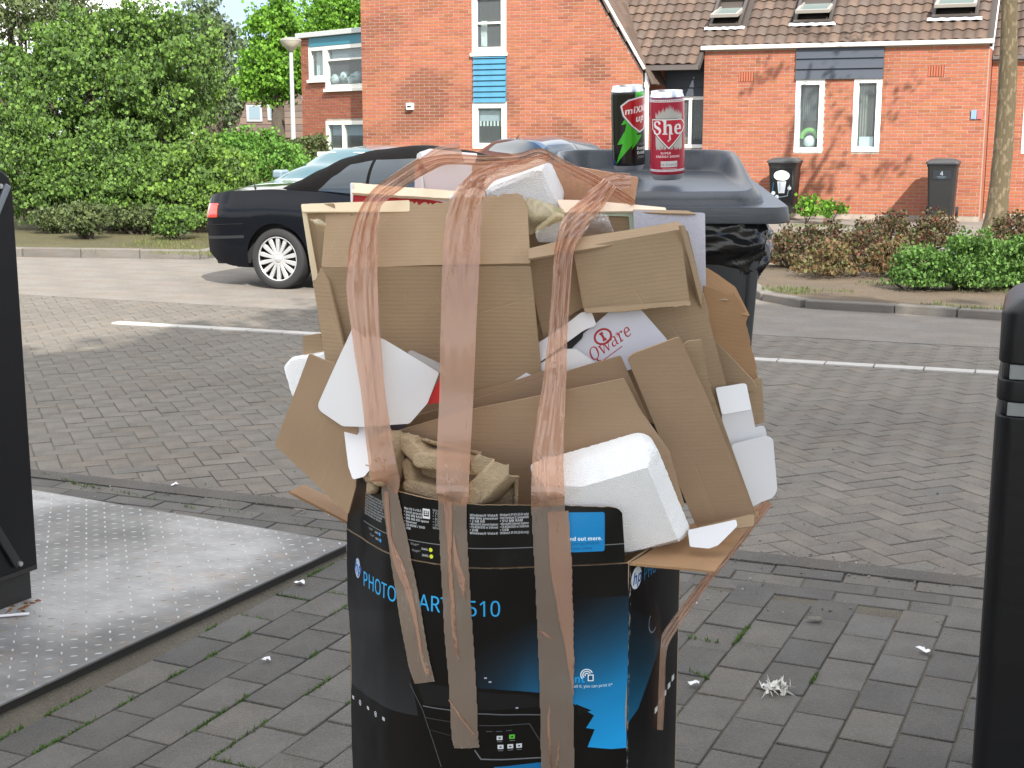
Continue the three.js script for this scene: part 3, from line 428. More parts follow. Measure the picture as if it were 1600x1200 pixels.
// --- wing house at right
{
  const H = F1.group('brick_house', 'orange brick house with dark tiled roof, three open skylights and two tall white windows', 'house');
  const uv = (x, y) => F1.uv(x, y), [uL] = uv(1098, 200), [uR] = uv(1538, 200), top = uv(1100, 78)[1], base = 0.0;
  const win = [[1240, 124, 1289, 238], [1330, 121, 1379, 237]].map(([a, b, c, d]) => [uv(a, d)[0], uv(a, d)[1], uv(c, b)[0], uv(c, b)[1]]);
  const clad = [uv(1243, 122)[0], win[0][3], uv(1380, 122)[0], top - 0.02];
  const holes = [...win, clad];
  wallShape([[uL, base], [uR, base], [uR, top], [uL, top]], win, 0.3, C.mortar, H);
  brickwork(H, uL, uR, 0.1, top, holes, null, 11);
  for (const [a, b, c] of [[uL, uL + 0.2, -1.4], [uR - 0.2, uR, -2.2]]) part('side_wall', box(a, base, c, b, top - 0.05, -0.302), std([0.4, 0.13, 0.07], 0.9, { map: rep(grainT, 2) }), H);
  boards(H, clad, 3, C.slate, 'cladding_board', 0.012);
  win.forEach((r, i) => { const w = windowUnit(H, r, { f: 0.095, mat: C.frameWhite, z: 0.012 }); if (i === 0) { const m = 0.16; part('ornament', new THREE.TorusGeometry(m, 0.05, 6, 14, Math.PI).translate((r[0] + r[2]) / 2, r[1] + 0.26, -0.14), std([0.2, 0.5, 0.08], 0.4), w); part('vase', new THREE.SphereGeometry(0.12, 10, 8).translate((r[0] + r[2]) / 2, r[1] + 0.2, -0.16), C.frameWhite, w); curtain(w, r[0] + 0.1, r[1] + 0.6, r[2] - 0.1, r[3] - 0.1, -0.25, std([0.12, 0.13, 0.13], 0.9), 'curtain', 9); } else { part('card', box(r[0] + 0.12, r[1] + 0.1, -0.12, r[2] - 0.13, r[1] + 0.28, -0.11), C.white, w); curtain(w, r[0] + 0.1, r[1] + 0.1, r[0] + 0.24, r[3] - 0.1, -0.2, std([0.3, 0.27, 0.22], 0.9), 'curtain', 3); } });
  // vents: slots between bricks set on end
  for (const [a, b, c, d] of [[1154, 112, 1178, 128], [1450, 102, 1476, 120]]) { const p = uv(a, d), q = uv(c, b), v = part('air_vent', box(p[0], p[1], 0.002, q[0], q[1], 0.0095), std([0.1, 0.04, 0.03], 0.9), H), n = 6; for (let i = 0; i < n; i++) part('slat_brick', box(lerp(p[0], q[0], (i + 0.1) / n), p[1] + 0.004, 0.0095, lerp(p[0], q[0], (i + 0.68) / n), q[1] - 0.004, 0.014), std([0.42, 0.12, 0.06], 0.9), v); }
  part('gutter', merge([rbox(uL - 0.06, top - 0.01, -0.06, uR + 0.08, top + 0.07, 0.1, 0.01)]), std([0.62, 0.6, 0.55], 0.5), H);
  // door number plates at the right end
  { const p = uv(1517, 186), q = uv(1536, 172), m = (p[0] + q[0]) / 2; part('number_plate', rbox(p[0], p[1], 0.02, m - 0.005, q[1], 0.03, 0.003), std([0.2, 0.32, 0.5], 0.4), H, 'blue grey number plate'); part('number_plate', rbox(m + 0.005, p[1], 0.02, q[0], q[1], 0.03, 0.003), std([0.6, 0.12, 0.1], 0.4), H, 'red number plate'); }
  // recess between the wing and the gable
  const F2 = new Facade(st(0, 26.78), ANG), rv = (x, y) => { const [u, yy] = F2.uv(x, y); return [u, yy]; }, dz = -(26.78 - FT);
  const rl = rv(1000, 200)[0], rr = rv(1112, 200)[0], rtop = 3.36, rw = [rv(1040, 231)[0], rv(1040, 231)[1], rv(1112, 150)[0], rv(1112, 150)[1]];
  const rc = [rv(1040, 150)[0], rw[3], rr, rtop];
  const recess = wallShape([[rl, 0], [rr, 0], [rr, rtop], [rl, rtop]], [rw], 0.25, C.mortar, H, dz, 'recess_wall');
  brickwork(H, rl, rr, 0.1, rtop, [[rw[0], rw[1], rr + 0.1, rtop + 1]], null, 17, [1, 1, 1], 'recess_bricks', dz);
  boards(H, rc, 6, C.slate, 'recess_board', dz + 0.015);
  { const mx = rv(1078, 200)[0], w = windowUnit(H, rw, { f: 0.07, mat: C.frameWhite, z: dz + 0.012, mull: [mx] }); part('flower_box', rbox(rv(1064, 226)[0], rw[1] + 0.08, dz - 0.2, rv(1078, 226)[0], rw[1] + 0.22, dz - 0.08, 0.01), std([0.35, 0.2, 0.1], 0.7), w); curtain(w, rv(1055, 200)[0], rw[1] + 0.1, rv(1063, 200)[0], rw[3] - 0.1, dz - 0.15); }
  // roof: one plane; the wing's wall cuts it back at its gutter
  const cut = (top + 0.06 - EAVE_Y) / Math.sin(TP), roofL = uv(925, 60)[0], zE = FT - EAVE_T;
  const sky = [[1108, 46, 1170, 4], [1240, 40, 1310, -4], [1456, 32, 1534, -12]];
  const rp = (px, py) => { const N = V(0, Math.cos(TP), Math.sin(TP)).applyAxisAngle(V(0, 1, 0), -ANG), P = F1.P.clone().addScaledVector(F1.n, zE).add(V(0, EAVE_Y, 0)), r = ray(px, py), o = V(0, EYE, 0), k = P.clone().sub(o).dot(N) / r.dot(N), h = r.multiplyScalar(k).add(o).sub(P); return [h.dot(F1.u), h.y / Math.sin(TP)]; };
  const sk = sky.map(([a, b, c, d]) => { const p = rp(a, b), q = rp(c, d); return [p[0], p[1], q[0], Math.max(q[1], p[1] + 1.0)]; });
  const roof = tiledRoof(H, roofL, uR + 0.05, EAVE_Y, zE, 4.2, (x, y) => (x > uL - 0.15 && y < cut - 0.05) || sk.some(s => x > s[0] - 0.16 && x < s[2] - 0.02 && y > s[1] - 0.2 && y < s[3]), 3, 300);
  // the part of the roof board in front of the wing's wall is cut away
  roof.geometry = merge([box(roofL, 0, -0.14, uL - 0.01, 4.2, -0.03), box(uL - 0.01, cut - 0.02, -0.14, uR + 0.05, 4.2, -0.03)]);
  part('eave_board', box(roofL, EAVE_Y - 0.1, zE - 0.03, uL - 0.02, EAVE_Y - 0.0, zE - 0.005), std([0.1, 0.085, 0.08], 0.7), H);
  sk.forEach((s, i) => {
    const fr = part('skylight', merge([box(s[0], s[1], -0.1, s[2], s[1] + 0.06, 0.09), box(s[0], s[3] - 0.06, -0.1, s[2], s[3], 0.09), box(s[0], s[1] + 0.06, -0.1, s[0] + 0.06, s[3] - 0.06, 0.09), box(s[2] - 0.06, s[1] + 0.06, -0.1, s[2], s[3] - 0.06, 0.09)]), std([0.06, 0.05, 0.045], 0.5), H); fr.position.copy(roof.position); fr.rotation.copy(roof.rotation);
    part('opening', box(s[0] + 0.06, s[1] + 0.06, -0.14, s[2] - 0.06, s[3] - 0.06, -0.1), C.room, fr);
    part('flashing', solid(30, 2, (u, v) => V(lerp(s[0] - 0.08, s[2] + 0.08, u), s[1] - 0.09 * (1 - v) + 0.01, 0.05 + 0.006 * Math.sin(u * 30)), 0.004), std([0.72, 0.72, 0.74], 0.5), fr);
    const h = s[3] - s[1], hw = (s[2] - s[0]) / 2 - 0.04, hh = h * 0.5, put = m => { m.position.set((s[0] + s[2]) / 2, s[1] + h * 0.52, 0.06); m.rotation.x = -24 * D2R; };
    put(part('sash', merge([box(-hw, -hh, -0.03, hw, -hh + 0.07, 0.03), box(-hw, hh - 0.07, -0.03, hw, hh, 0.03), box(-hw, -hh + 0.07, -0.03, -hw + 0.06, hh - 0.07, 0.029), box(hw - 0.06, -hh + 0.07, -0.03, hw, hh - 0.07, 0.029)]), std([0.3, 0.28, 0.25], 0.45), fr));
    put(part('pane', box(-hw + 0.06, -hh + 0.07, -0.006, hw - 0.06, hh - 0.07, 0.006), phy([0.2, 0.25, 0.24], 0.1), fr));
  });
}
// --- neighbour behind the tree at the right edge
{
  const F3 = new Facade(st(0, 27.6), ANG), H = F3.group('brick_house', 'set back brick house seen at the right edge behind the tree trunk', 'house'), uv = (x, y) => F3.uv(x, y);
  const uL = F1.uv(1538, 200)[0] + 0.01, uR = uL + 6, top = uv(1590, 93)[1], w = [uv(1595, 240)[0], uv(1595, 240)[1], uv(1595, 240)[0] + 1.1, uv(1595, 130)[1]];
  wallShape([[uL, 0], [uR, 0], [uR, top], [uL, top]], [w], 0.3, C.mortar, H); brickwork(H, uL, uR, 0.1, top, [w], null, 23); windowUnit(H, w, { f: 0.08, mat: C.frameWhite, z: 0.012 });
  part('gutter', rbox(uL, top, -0.05, uR, top + 0.07, 0.12, 0.01), std([0.12, 0.11, 0.11], 0.5), H);
  part('floor_vent', box(uv(1565, 308)[0], uv(1565, 308)[1], 0.004, uv(1571, 303)[0], uv(1571, 303)[1], 0.02), C.rubber, H);
  tiledRoof(H, uL, uR, top + 0.05, 0.05, 4, () => false, 8, 60);
}
// --- gable house in the middle
{
  const Fg = new Facade(st(0, 25.85), ANG), H = Fg.group('brick_house', 'tall orange brick gable house with one narrow window above blue boards', 'house'), uv = (x, y) => Fg.uv(x, y);
  const uL = uv(566, 150)[0], A = uv(1004, 112), B = uv(936, 0), k = (B[1] - A[1]) / (B[0] - A[0]), uE = A[0], yT = A[1] + k * (uL + 2.4 - A[0]);
  const slopeU = y => Math.min(uE, A[0] + (y - A[1]) / k), yMax = uv(800, -60)[1] + 1.2, topU = slopeU(yMax);
  const w1 = [uv(738, 83)[0], uv(738, 83)[1], uv(791, 80)[0], uv(791, -12)[1]], w2 = [uv(739, 232)[0], uv(739, 232)[1], uv(792, 232)[0], uv(792, 160)[1]], cl = [w1[0] + 0.03, w2[3], w1[2], w1[1]];
  wallShape([[uL, 0], [uE, 0], [uE, A[1]], [topU, yMax], [uL, yMax]], [w1, w2], 0.3, C.mortar, H);
  brickwork(H, uL, uE, 0.0, yMax, [w1, w2, cl], (y, y2) => [uL, slopeU(y2)], 5);
  boards(H, cl, 9, C.blueWood, 'cladding_board', 0.015);
  { const w = windowUnit(H, w1, { f: 0.11, z: 0.015, rails: [[w1[0] + 0.1, w1[2] - 0.1, uv(760, 36)[1]]], sill: true }); curtain(w, uv(748, 50)[0], w1[1] + 0.13, uv(757, 50)[0], uv(757, 32)[1], -0.13, C.curtain, 'curtain', 3); part('figurine', new THREE.LatheGeometry([[0, 0], [0.06, 0.01], [0.03, 0.08], [0.05, 0.16], [0, 0.22]].map(p => new THREE.Vector2(...p)), 10).translate(uv(751, 70)[0], w1[1] + 0.13, -0.16), C.frameWhite, w); part('interior_frame', box(w1[0] + 0.12, w1[1] + 0.11, -0.045, w1[0] + 0.15, w1[3], -0.03), C.slate, w); }
  { const w = windowUnit(H, w2, { f: 0.11, z: 0.015 }); const bt = w2[3] - 0.11; part('blind', box(w2[0] + 0.11, bt - 0.26, -0.12, w2[2] - 0.11, bt, -0.11), std([0.45, 0.47, 0.5], 0.7), w); for (let i = 0; i < 7; i++) part('scallop', box(lerp(w2[0] + 0.11, w2[2] - 0.11, i / 7), bt - 0.36, -0.12, lerp(w2[0] + 0.11, w2[2] - 0.11, (i + 0.5) / 7), bt - 0.26, -0.112), C.frame, w); }
  { const p = uv(637, 172), q = uv(647, 161); part('vent_box', rbox(p[0], p[1], -0.01, q[0], q[1], 0.09, 0.015), C.frame, H); part('vent_slot', box(p[0] + 0.03, p[1] + 0.05, 0.08, q[0] - 0.03, p[1] + 0.09, 0.093), C.room, H); }
  // verge tiles down the slope, roof behind
  const L = Math.hypot(topU - A[0], yMax - A[1]), ang = Math.atan2(yMax - A[1], topU - A[0]), n = Math.floor(L / 0.33), vt = rbox(0, 0, -0.26, 0.36, 0.05, 0.06, 0.012);
  part('roof', box(-0.2, -0.03, -7, L, 0.0, -0.26).rotateZ(0), std([0.1, 0.08, 0.07], 0.9), H); const rf = H.children[H.children.length - 1]; rf.position.set(A[0], A[1], 0); rf.rotation.z = ang; rf.scale.y = -1;
  const R = rng(2); for (let i = -1; i < n; i++) { const m = part(i > -1 ? `verge_tile_${String(i + 1).padStart(3, '0')}` : 'verge_tile', vt, tileMats[2 + (i & 1)], rf); m.position.set(i * 0.33, 0.03, 0.005 * R()); m.rotation.z = 0.11; }
  { const list = []; for (let i = -1; i < n; i++) for (let j = 1; j < 8; j++) list.push([M4([i * 0.33, 0.03, -0.3 * j], [0, 0, 0.06]), rgb(0.8 + 0.4 * R(), 0.8, 0.8)]); list.forEach(q => q[1].setScalar ? q[1].setScalar(q[1].r) : 0); stuffInst('tiles', rbox(0, 0, -0.29, 0.36, 0.05, 0, 0.012), tileMats[0], list, rf); }
  // white valley flashing and downpipe
  const fa = Fg.uv(1007, 108, 0.05), fb = Fg.uv(944, -4, 0.05); part('valley_flashing', rod(V(fa[0], fa[1], 0.05), V(fb[0], fb[1], 0.05), 0.03, 0.03, 6), C.frameWhite, H);
  const dp = uv(1007, 200); part('downpipe', merge([rod(V(dp[0] + 0.02, 0, -0.05), V(dp[0] + 0.02, A[1] - 0.02, -0.05), 0.045, 0.045, 10), rod(V(dp[0] + 0.02, A[1] - 0.3, -0.05), V(dp[0] + 0.02, A[1] - 0.2, -0.05), 0.06, 0.06, 10)]), C.frameWhite, H);
}
// --- low flat-roofed wing of brick at its left, turned away
{
  const P0 = V(-0.1115 * 29.6 * 1.02, 0, -30.1), Fe = new Facade(P0, 48 * D2R), H = Fe.group('brick_annexe', 'low flat roofed brick annexe with teal fascia and white flowers in its upper window', 'house'), uv = (x, y) => Fe.uv(x, y);
  const uL = uv(471, 120)[0], uR = uv(575, 120)[0], top = uv(520, 52)[1], fas = [uv(484, 70)[0], uv(520, 71)[1], uR, top - 0.06];
  const a = [uv(484, 125)[0], uv(484, 125)[1], uv(513, 72)[0], uv(513, 72)[1]], b = [uv(510, 139)[0], uv(512, 139)[1], uR - 0.05, uv(520, 70)[1]], c = [uv(511, 237)[0], uv(520, 237)[1], uR - 0.05, uv(520, 189)[1]];
  a[3] = b[3] = fas[1]; a[2] = b[0];
  wallShape([[uL, 0], [uR, 0], [uR, top], [uL, top]], [[a[0], a[1], b[0], b[3]], b, c], 0.3, C.mortar, H); brickwork(H, uL, uR, 0, top, [a, b, c, [fas[0], fas[1], uR + 1, top]], null, 41, [0.85, 0.8, 0.8]);
  part('fascia', rbox(fas[0], fas[1], -0.02, fas[2], fas[3], 0.03, 0.005), std([0.035, 0.2, 0.27], 0.5), H); part('roof_edge', rbox(uL - 0.08, top - 0.05, -3, uR, top + 0.06, 0.1, 0.01), std([0.5, 0.52, 0.52], 0.5), H);
  const wa = windowUnit(H, a, { f: 0.085, z: 0.02, sill: true }); curtain(wa, a[0] + 0.1, a[1] + 0.1, a[2] - 0.08, a[3] - 0.1, -0.14, C.curtain, 'curtain', 6);
  const wb = windowUnit(H, b, { f: 0.085, z: 0.022, sill: true, rails: [[b[0] + 0.05, b[2] - 0.05, uv(530, 93)[1]]] }); part('blind', box(b[0] + 0.09, uv(530, 93)[1], -0.12, b[2] - 0.09, b[3] - 0.08, -0.11), std([0.3, 0.34, 0.38], 0.7), wb);
  const wc = windowUnit(H, c, { f: 0.085, z: 0.02, mull: [uv(537, 210)[0]] }); part('blind', box(c[0] + 0.09, c[3] - 0.32, -0.12, c[2] - 0.09, c[3] - 0.085, -0.11), std([0.35, 0.38, 0.42], 0.7), wc); part('chair_back', rbox(uv(552, 228)[0], c[1] + 0.09, -0.3, uv(561, 228)[0], c[1] + 0.3, -0.26, 0.01), std([0.3, 0.2, 0.1], 0.7), wc);
  [[525, 123], [539, 119], [550, 123], [559, 119]].forEach(([x, y], i) => {
    const o = Fe.uv(x, y, -0.16), R = rng(i + 60), l = []; const pos = Fe.P.clone().addScaledVector(Fe.u, o[0]).addScaledVector(Fe.n, -0.16); pos.y = b[1] + 0.1;
    const words = ['leftmost', 'second from left', 'third from left', 'rightmost'];
    const g = group('potted_hydrangea', `white potted hydrangea, ${words[i]} of the four in the annexe window`, 'flower', pos); part('pot', new THREE.CylinderGeometry(0.06, 0.045, 0.1, 12).translate(0, 0.05, 0), std([0.1, 0.16, 0.1], 0.5), g);
    part('flower_head', new THREE.IcosahedronGeometry(0.11, 2).translate(0, o[1] - b[1] - 0.1, 0), C.white, g); for (let k = 0; k < 24; k++) { const q = V(R() - 0.5, R() - 0.5, R() - 0.5).normalize(); l.push([M4([q.x * 0.1, o[1] - b[1] - 0.1 + q.y * 0.09, q.z * 0.1], [R() * 6, R() * 6, R() * 6], [0.05, 0.05, 0.05]), rgb(0.85, 0.87, 0.82)]); } for (let k = 0; k < 26; k++) l.push([M4([(R() - 0.5) * 0.2, 0.1 + R() * 0.09, (R() - 0.5) * 0.2], [R() * 6, R() * 6, R() * 6], [0.06, 0.08, 0.06]), rgb(0.04, 0.15, 0.03)]);
    leafMesh(l, g, 'bloom');
  });
}
// --- far house seen under the lime tree, and a low white building
{
  const Fh = new Facade(at(430, 214, 46).setY(0), -12 * D2R), H = Fh.group('distant_house', 'distant house with brown tiled roof and two skylights beyond the lime tree', 'house'), uv = (x, y) => Fh.uv(x, y);
  const e = [uv(366, 221), uv(476, 221)], bx = e[0][0], ex = e[1][0], ey = e[0][1];
  part('wall', box(bx + 0.2, 0, -6, ex, ey, -0.3), std([0.42, 0.17, 0.1], 0.9, { map: rep(grainT, 1) }), H);
  const tl = uv(412, 132), slope = 3.6, roof = part('roof', new THREE.ExtrudeGeometry(new THREE.Shape([[bx, 0], [ex, 0], [ex, slope], [bx + (tl[0] - bx), slope]].map(p => new THREE.Vector2(...p))), { depth: 0.15, bevelEnabled: false }), std([0.17, 0.11, 0.085], 0.85, { map: rep(grainT, 0.7) }), H); roof.position.set(0, ey, 0.1); roof.rotation.x = -(Math.PI / 2 - 48 * D2R);
  for (let r = 0; r < 12; r++) part(r ? `tile_row_${String(r).padStart(3, '0')}` : 'tile_row', box(bx + (tl[0] - bx) * r / 12 * 1.0 + 0.05, r * 0.3, 0.15, ex, r * 0.3 + 0.28, 0.19).applyMatrix4(new THREE.Matrix4()), tileMats[r % 5], roof);
  for (const [a, b] of [[386, 198], [419, 196]]) { const p = uv(a, b), w = 0.52; const y0 = (p[1] - ey) / Math.sin(48 * D2R); part('skylight', merge([box(p[0], y0, 0.16, p[0] + w, y0 + 0.75, 0.26)]), std([0.25, 0.25, 0.25], 0.4), roof); part('pane', box(p[0] + 0.09, y0 + 0.1, 0.24, p[0] + w - 0.07, y0 + 0.67, 0.275), phy([0.12, 0.17, 0.2], 0.2), roof); }
  const w = [uv(405, 228)[0], uv(405, 228)[1], uv(428, 220)[0], uv(428, 217)[1]]; part('window', box(w[0], w[1], -0.32, w[2], w[3], -0.28), std([0.05, 0.12, 0.25], 0.2), H); part('white_door', box(uv(461, 232)[0], 0, -0.32, uv(474, 232)[0], uv(461, 212)[1], -0.28), C.frameWhite, H);
}
{
  const Fh = new Facade(at(350, 214, 54).setY(0), 4 * D2R), H = Fh.group('distant_building', 'distant low flat roofed building with white and blue panels beyond the bushes', 'building'), uv = (x, y) => Fh.uv(x, y), q = (n, a, b, c, d, z, m) => { const p = uv(a, d), r = uv(c, b); part(n, box(p[0], p[1], -0.3, r[0], r[1], z), m, H); };
  q('wall', 290, 183, 385, 214, 0, std([0.36, 0.2, 0.15], 0.9, { map: rep(grainT, 1) })); H.children[0].geometry = box(uv(290, 200)[0], 0, -5, uv(385, 200)[0], uv(290, 184)[1], 0);
  q('roof_edge', 285, 176, 387, 185, 0.15, std([0.6, 0.63, 0.68], 0.5)); q('window', 290, 190, 302, 212, 0.03, C.frameWhite); q('blue_panel', 314, 187, 328, 212, 0.03, std([0.05, 0.16, 0.5], 0.4)); q('white_panel', 328, 187, 334, 212, 0.05, C.frameWhite); q('window', 334, 187, 347, 212, 0.04, std([0.05, 0.08, 0.14], 0.2)); q('bay', 361, 184, 374, 196, 0.25, C.frameWhite); q('pane', 364, 187, 372, 193, 0.27, std([0.05, 0.06, 0.08], 0.2));
}
// ------------------------------------------------------------------ trees and shrubs
const fol = (g, seed, blobs, count, size, cols, shell) => leafMesh(foliage(seed, blobs, count, size, cols, shell), g);
const toBlob = (O, l) => l.map(([px, py, D, rx, ry, rz, w]) => { const p = at(px, py, D).sub(O); return [p.x, p.y, p.z, rx, ry, rz, w]; });
function satellites(b, seed) { const R = rng(seed * 7 + 1), o = b.map(q => [...q.slice(0, 6), (q[6] ?? q[3] * q[4]) * 0.72]); for (const q of b) for (let i = 0; i < 7; i++) { const a = R() * 6.283, e = -0.3 + 1.7 * R(), k = 0.16 + 0.2 * R(); o.push([q[0] + Math.cos(a) * Math.cos(e) * q[3] * 1.02, q[1] + Math.sin(e) * q[4] * 1.05, q[2] + Math.sin(a) * Math.cos(e) * q[5] * 1.02, q[3] * k, q[4] * k * 1.2, q[5] * k, (q[6] ?? q[3] * q[4]) * 0.045]); } return o; }
function bush(name, label, cat, bpx, bpy, D, l, count, size, cols, o = {}) {
  const O = at(bpx, 300, D); O.y = o.y ?? 0.06; const g = group(name, label, cat, O, 0, o.group), b0 = toBlob(O, l), b = b0;
  part('trunk', limbs(o.seed || 3, V(0, -0.1, 0), b.flatMap(q => [[q[0], q[1], q[2]], [q[0] + q[3] * 0.6, q[1] + q[4] * 0.5, q[2]], [q[0] - q[3] * 0.6, q[1] + q[4] * 0.4, q[2] + q[5] * 0.3]]), o.r ?? 0.06), C.bark, g);
  fol(g, o.seed || 3, satellites(b, o.seed || 3), count, size, cols, o.shell ?? 0.6); return g;
}
bush('tree', 'large dense dark green leafy tree filling the left of the verge', 'tree', 205, 350, 23.5, [[200, 150, 23.5, 1.25, 1.25, 1.2], [265, 130, 23.6, 1.0, 1.0, 1.0], [130, 170, 23.4, 1.1, 1.1, 1.1], [210, 70, 23.8, 0.85, 0.5, 0.8], [258, 185, 23.2, 0.5, 0.8, 0.9], [60, 190, 23.4, 1.0, 1.1, 1], [310, 110, 24, 0.4, 0.5, 0.5], [120, 75, 24, 0.75, 0.6, 0.7], [255, 62, 24, 0.35, 0.3, 0.35], [170, 45, 24, 0.4, 0.3, 0.3]], 46000, 0.064, GREEN, { seed: 7, r: 0.1 });
bush('tree', 'yellowish thinner tree at the upper left corner with bare twigs', 'tree', 40, 350, 26.5, [[40, 60, 26.5, 1.3, 1.2, 1, 1], [80, 20, 26.5, 0.9, 0.8, 0.8, 0.6], [-40, 110, 26.5, 1.3, 1.5, 1, 1], [10, -10, 26.5, 1.1, 1, 0.8, 0.6]], 14000, 0.065, OLIVE, { seed: 17, r: 0.09, shell: 0.4 });
bush('hedge_shrub', 'tall bramble shrub beside the black container at the left', 'shrub', 70, 350, 21.5, [[60, 275, 21.5, 0.75, 0.7, 0.5], [20, 250, 21.6, 0.7, 0.8, 0.5], [100, 310, 21.2, 0.5, 0.4, 0.4]], 12000, 0.056, GREEN, { seed: 21, r: 0.04 });
bush('hedge_shrub', 'wide green bramble shrub under the middle of the dark tree', 'shrub', 190, 350, 21.5, [[170, 265, 21.6, 0.75, 0.6, 0.5], [230, 290, 21.3, 0.7, 0.5, 0.5], [140, 300, 21.2, 0.5, 0.45, 0.4], [205, 315, 20.9, 0.6, 0.35, 0.4]], 15000, 0.056, GREEN, { seed: 22, r: 0.04 });
bush('hedge_shrub', 'lighter green shrub right behind the tail of the black car', 'shrub', 300, 345, 21, [[300, 280, 21.3, 0.6, 0.6, 0.5], [345, 282, 21.6, 0.5, 0.45, 0.5], [270, 315, 20.8, 0.4, 0.3, 0.4], [320, 320, 20.9, 0.4, 0.35, 0.4]], 13000, 0.054, GREEN.map(c => [c[0] * 1.2, c[1] * 1.15, c[2]]), { seed: 23, r: 0.04 });
bush('hedge_shrub', 'bright shrub mass above the pale car, below the distant roof', 'shrub', 390, 330, 25, [[355, 248, 25.5, 0.5, 0.42, 0.5], [400, 255, 25, 0.6, 0.5, 0.5], [430, 270, 24.6, 0.5, 0.5, 0.5], [370, 275, 24.5, 0.6, 0.5, 0.5], [455, 255, 25.5, 0.3, 0.3, 0.3], [378, 232, 25.4, 0.25, 0.25, 0.3]], 13000, 0.056, LIME.map((c, i) => [c[0] * 0.75, c[1] * 0.8, c[2] * 1.4]), { seed: 24, r: 0.04 });
bush('hedge_shrub', 'sparse shrub at the foot of the lamp post and annexe', 'shrub', 478, 330, 27, [[470, 245, 27, 0.35, 0.35, 0.3], [490, 232, 27.2, 0.25, 0.25, 0.25]], 1600, 0.07, OLIVE, { seed: 25, r: 0.02 });
bush('low_shrub', 'small round shrub on the verge nearest the black container', 'shrub', 133, 375, 19.6, [[130, 345, 19.6, 0.28, 0.2, 0.28], [112, 338, 19.7, 0.16, 0.13, 0.15], [150, 340, 19.6, 0.16, 0.14, 0.15]], 2600, 0.045, OLIVE, { seed: 31, r: 0.025, y: 0.09 });
bush('low_shrub', 'flat spreading shrub in the middle of the verge', 'shrub', 215, 362, 20.6, [[195, 340, 20.6, 0.28, 0.15, 0.25], [228, 342, 20.6, 0.3, 0.17, 0.25]], 2600, 0.045, OLIVE, { seed: 32, r: 0.025, y: 0.09 });
bush('low_shrub', 'upright shrub on the verge closest to the black car', 'shrub', 272, 372, 19.4, [[270, 352, 19.4, 0.22, 0.17, 0.2], [290, 345, 19.7, 0.22, 0.16, 0.2], [258, 357, 19.4, 0.1, 0.1, 0.1]], 2600, 0.042, GREEN, { seed: 33, r: 0.02, y: 0.09 });
bush('low_shrub', 'small dull shrub half hidden by the container edge', 'shrub', 82, 360, 20.8, [[85, 345, 20.8, 0.28, 0.18, 0.25]], 1500, 0.045, OLIVE, { seed: 34, r: 0.02, y: 0.09 });
bush('poplar', 'grey green poplar crown behind the dark tree, the taller one', 'tree', 330, 330, 48, [[322, 90, 48, 0.95, 1.7, 0.9], [340, 70, 48, 0.5, 0.9, 0.5], [300, 60, 48, 0.7, 1.0, 0.7], [350, 130, 48, 0.6, 0.9, 0.6], [335, 170, 48, 0.8, 0.9, 0.7]], 6000, 0.13, [[0.06, 0.10, 0.04], [0.11, 0.17, 0.07], [0.19, 0.25, 0.13]], { seed: 41, r: 0.2 });
bush('poplar', 'lower grey green poplar crown left of the lime tree', 'tree', 372, 330, 52, [[372, 120, 52, 0.55, 1.2, 0.6], [362, 170, 52, 0.7, 0.9, 0.7], [384, 150, 52, 0.5, 0.8, 0.5]], 2600, 0.13, [[0.05, 0.09, 0.03], [0.09, 0.15, 0.05], [0.15, 0.22, 0.09]], { seed: 42, r: 0.2 });
{ // lime-green street trees
  const mk = (label, px, D, l, n, seed) => { const O = at(px, 300, D); O.y = 0; const g = group('lime_tree', label, 'tree', O), b = toBlob(O, l); part('trunk', merge([rod(V(0, -0.1, 0), V(0, 2.7, 0), 0.2, 0.15, 12), limbs(seed, V(0, 2.6, 0), [...b.map(q => [q[0], q[1], q[2]]), [0, 4.6, 0]], 0.08)]), C.bark, g); fol(g, seed, satellites(b, seed), n, 0.085, LIME, 0.6); };
  mk('bright lime green tree standing beside the lamp post', 438, 34, [[425, 60, 34, 0.55, 0.65, 0.5], [440, 30, 34, 0.4, 0.45, 0.4], [410, 95, 34, 0.5, 0.45, 0.5], [445, 95, 34, 0.55, 0.5, 0.5], [430, 125, 34, 0.7, 0.35, 0.6], [400, 130, 34, 0.4, 0.28, 0.4], [455, 130, 34, 0.4, 0.4, 0.4], [424, 160, 34, 0.25, 0.15, 0.25], [397, 148, 34, 0.25, 0.2, 0.25], [468, 105, 34, 0.3, 0.4, 0.3]], 17000, 51);
  mk('bright lime green tree crown rising above the annexe roof', 520, 40, [[500, 40, 40, 0.55, 0.7, 0.5], [515, 25, 40, 0.45, 0.55, 0.4], [540, 40, 40, 0.55, 0.6, 0.5], [560, 20, 40, 0.5, 0.6, 0.5], [490, 70, 40, 0.5, 0.5, 0.5], [478, 90, 40, 0.4, 0.5, 0.4], [530, 70, 40, 0.8, 0.5, 0.5]], 15000, 52);
}
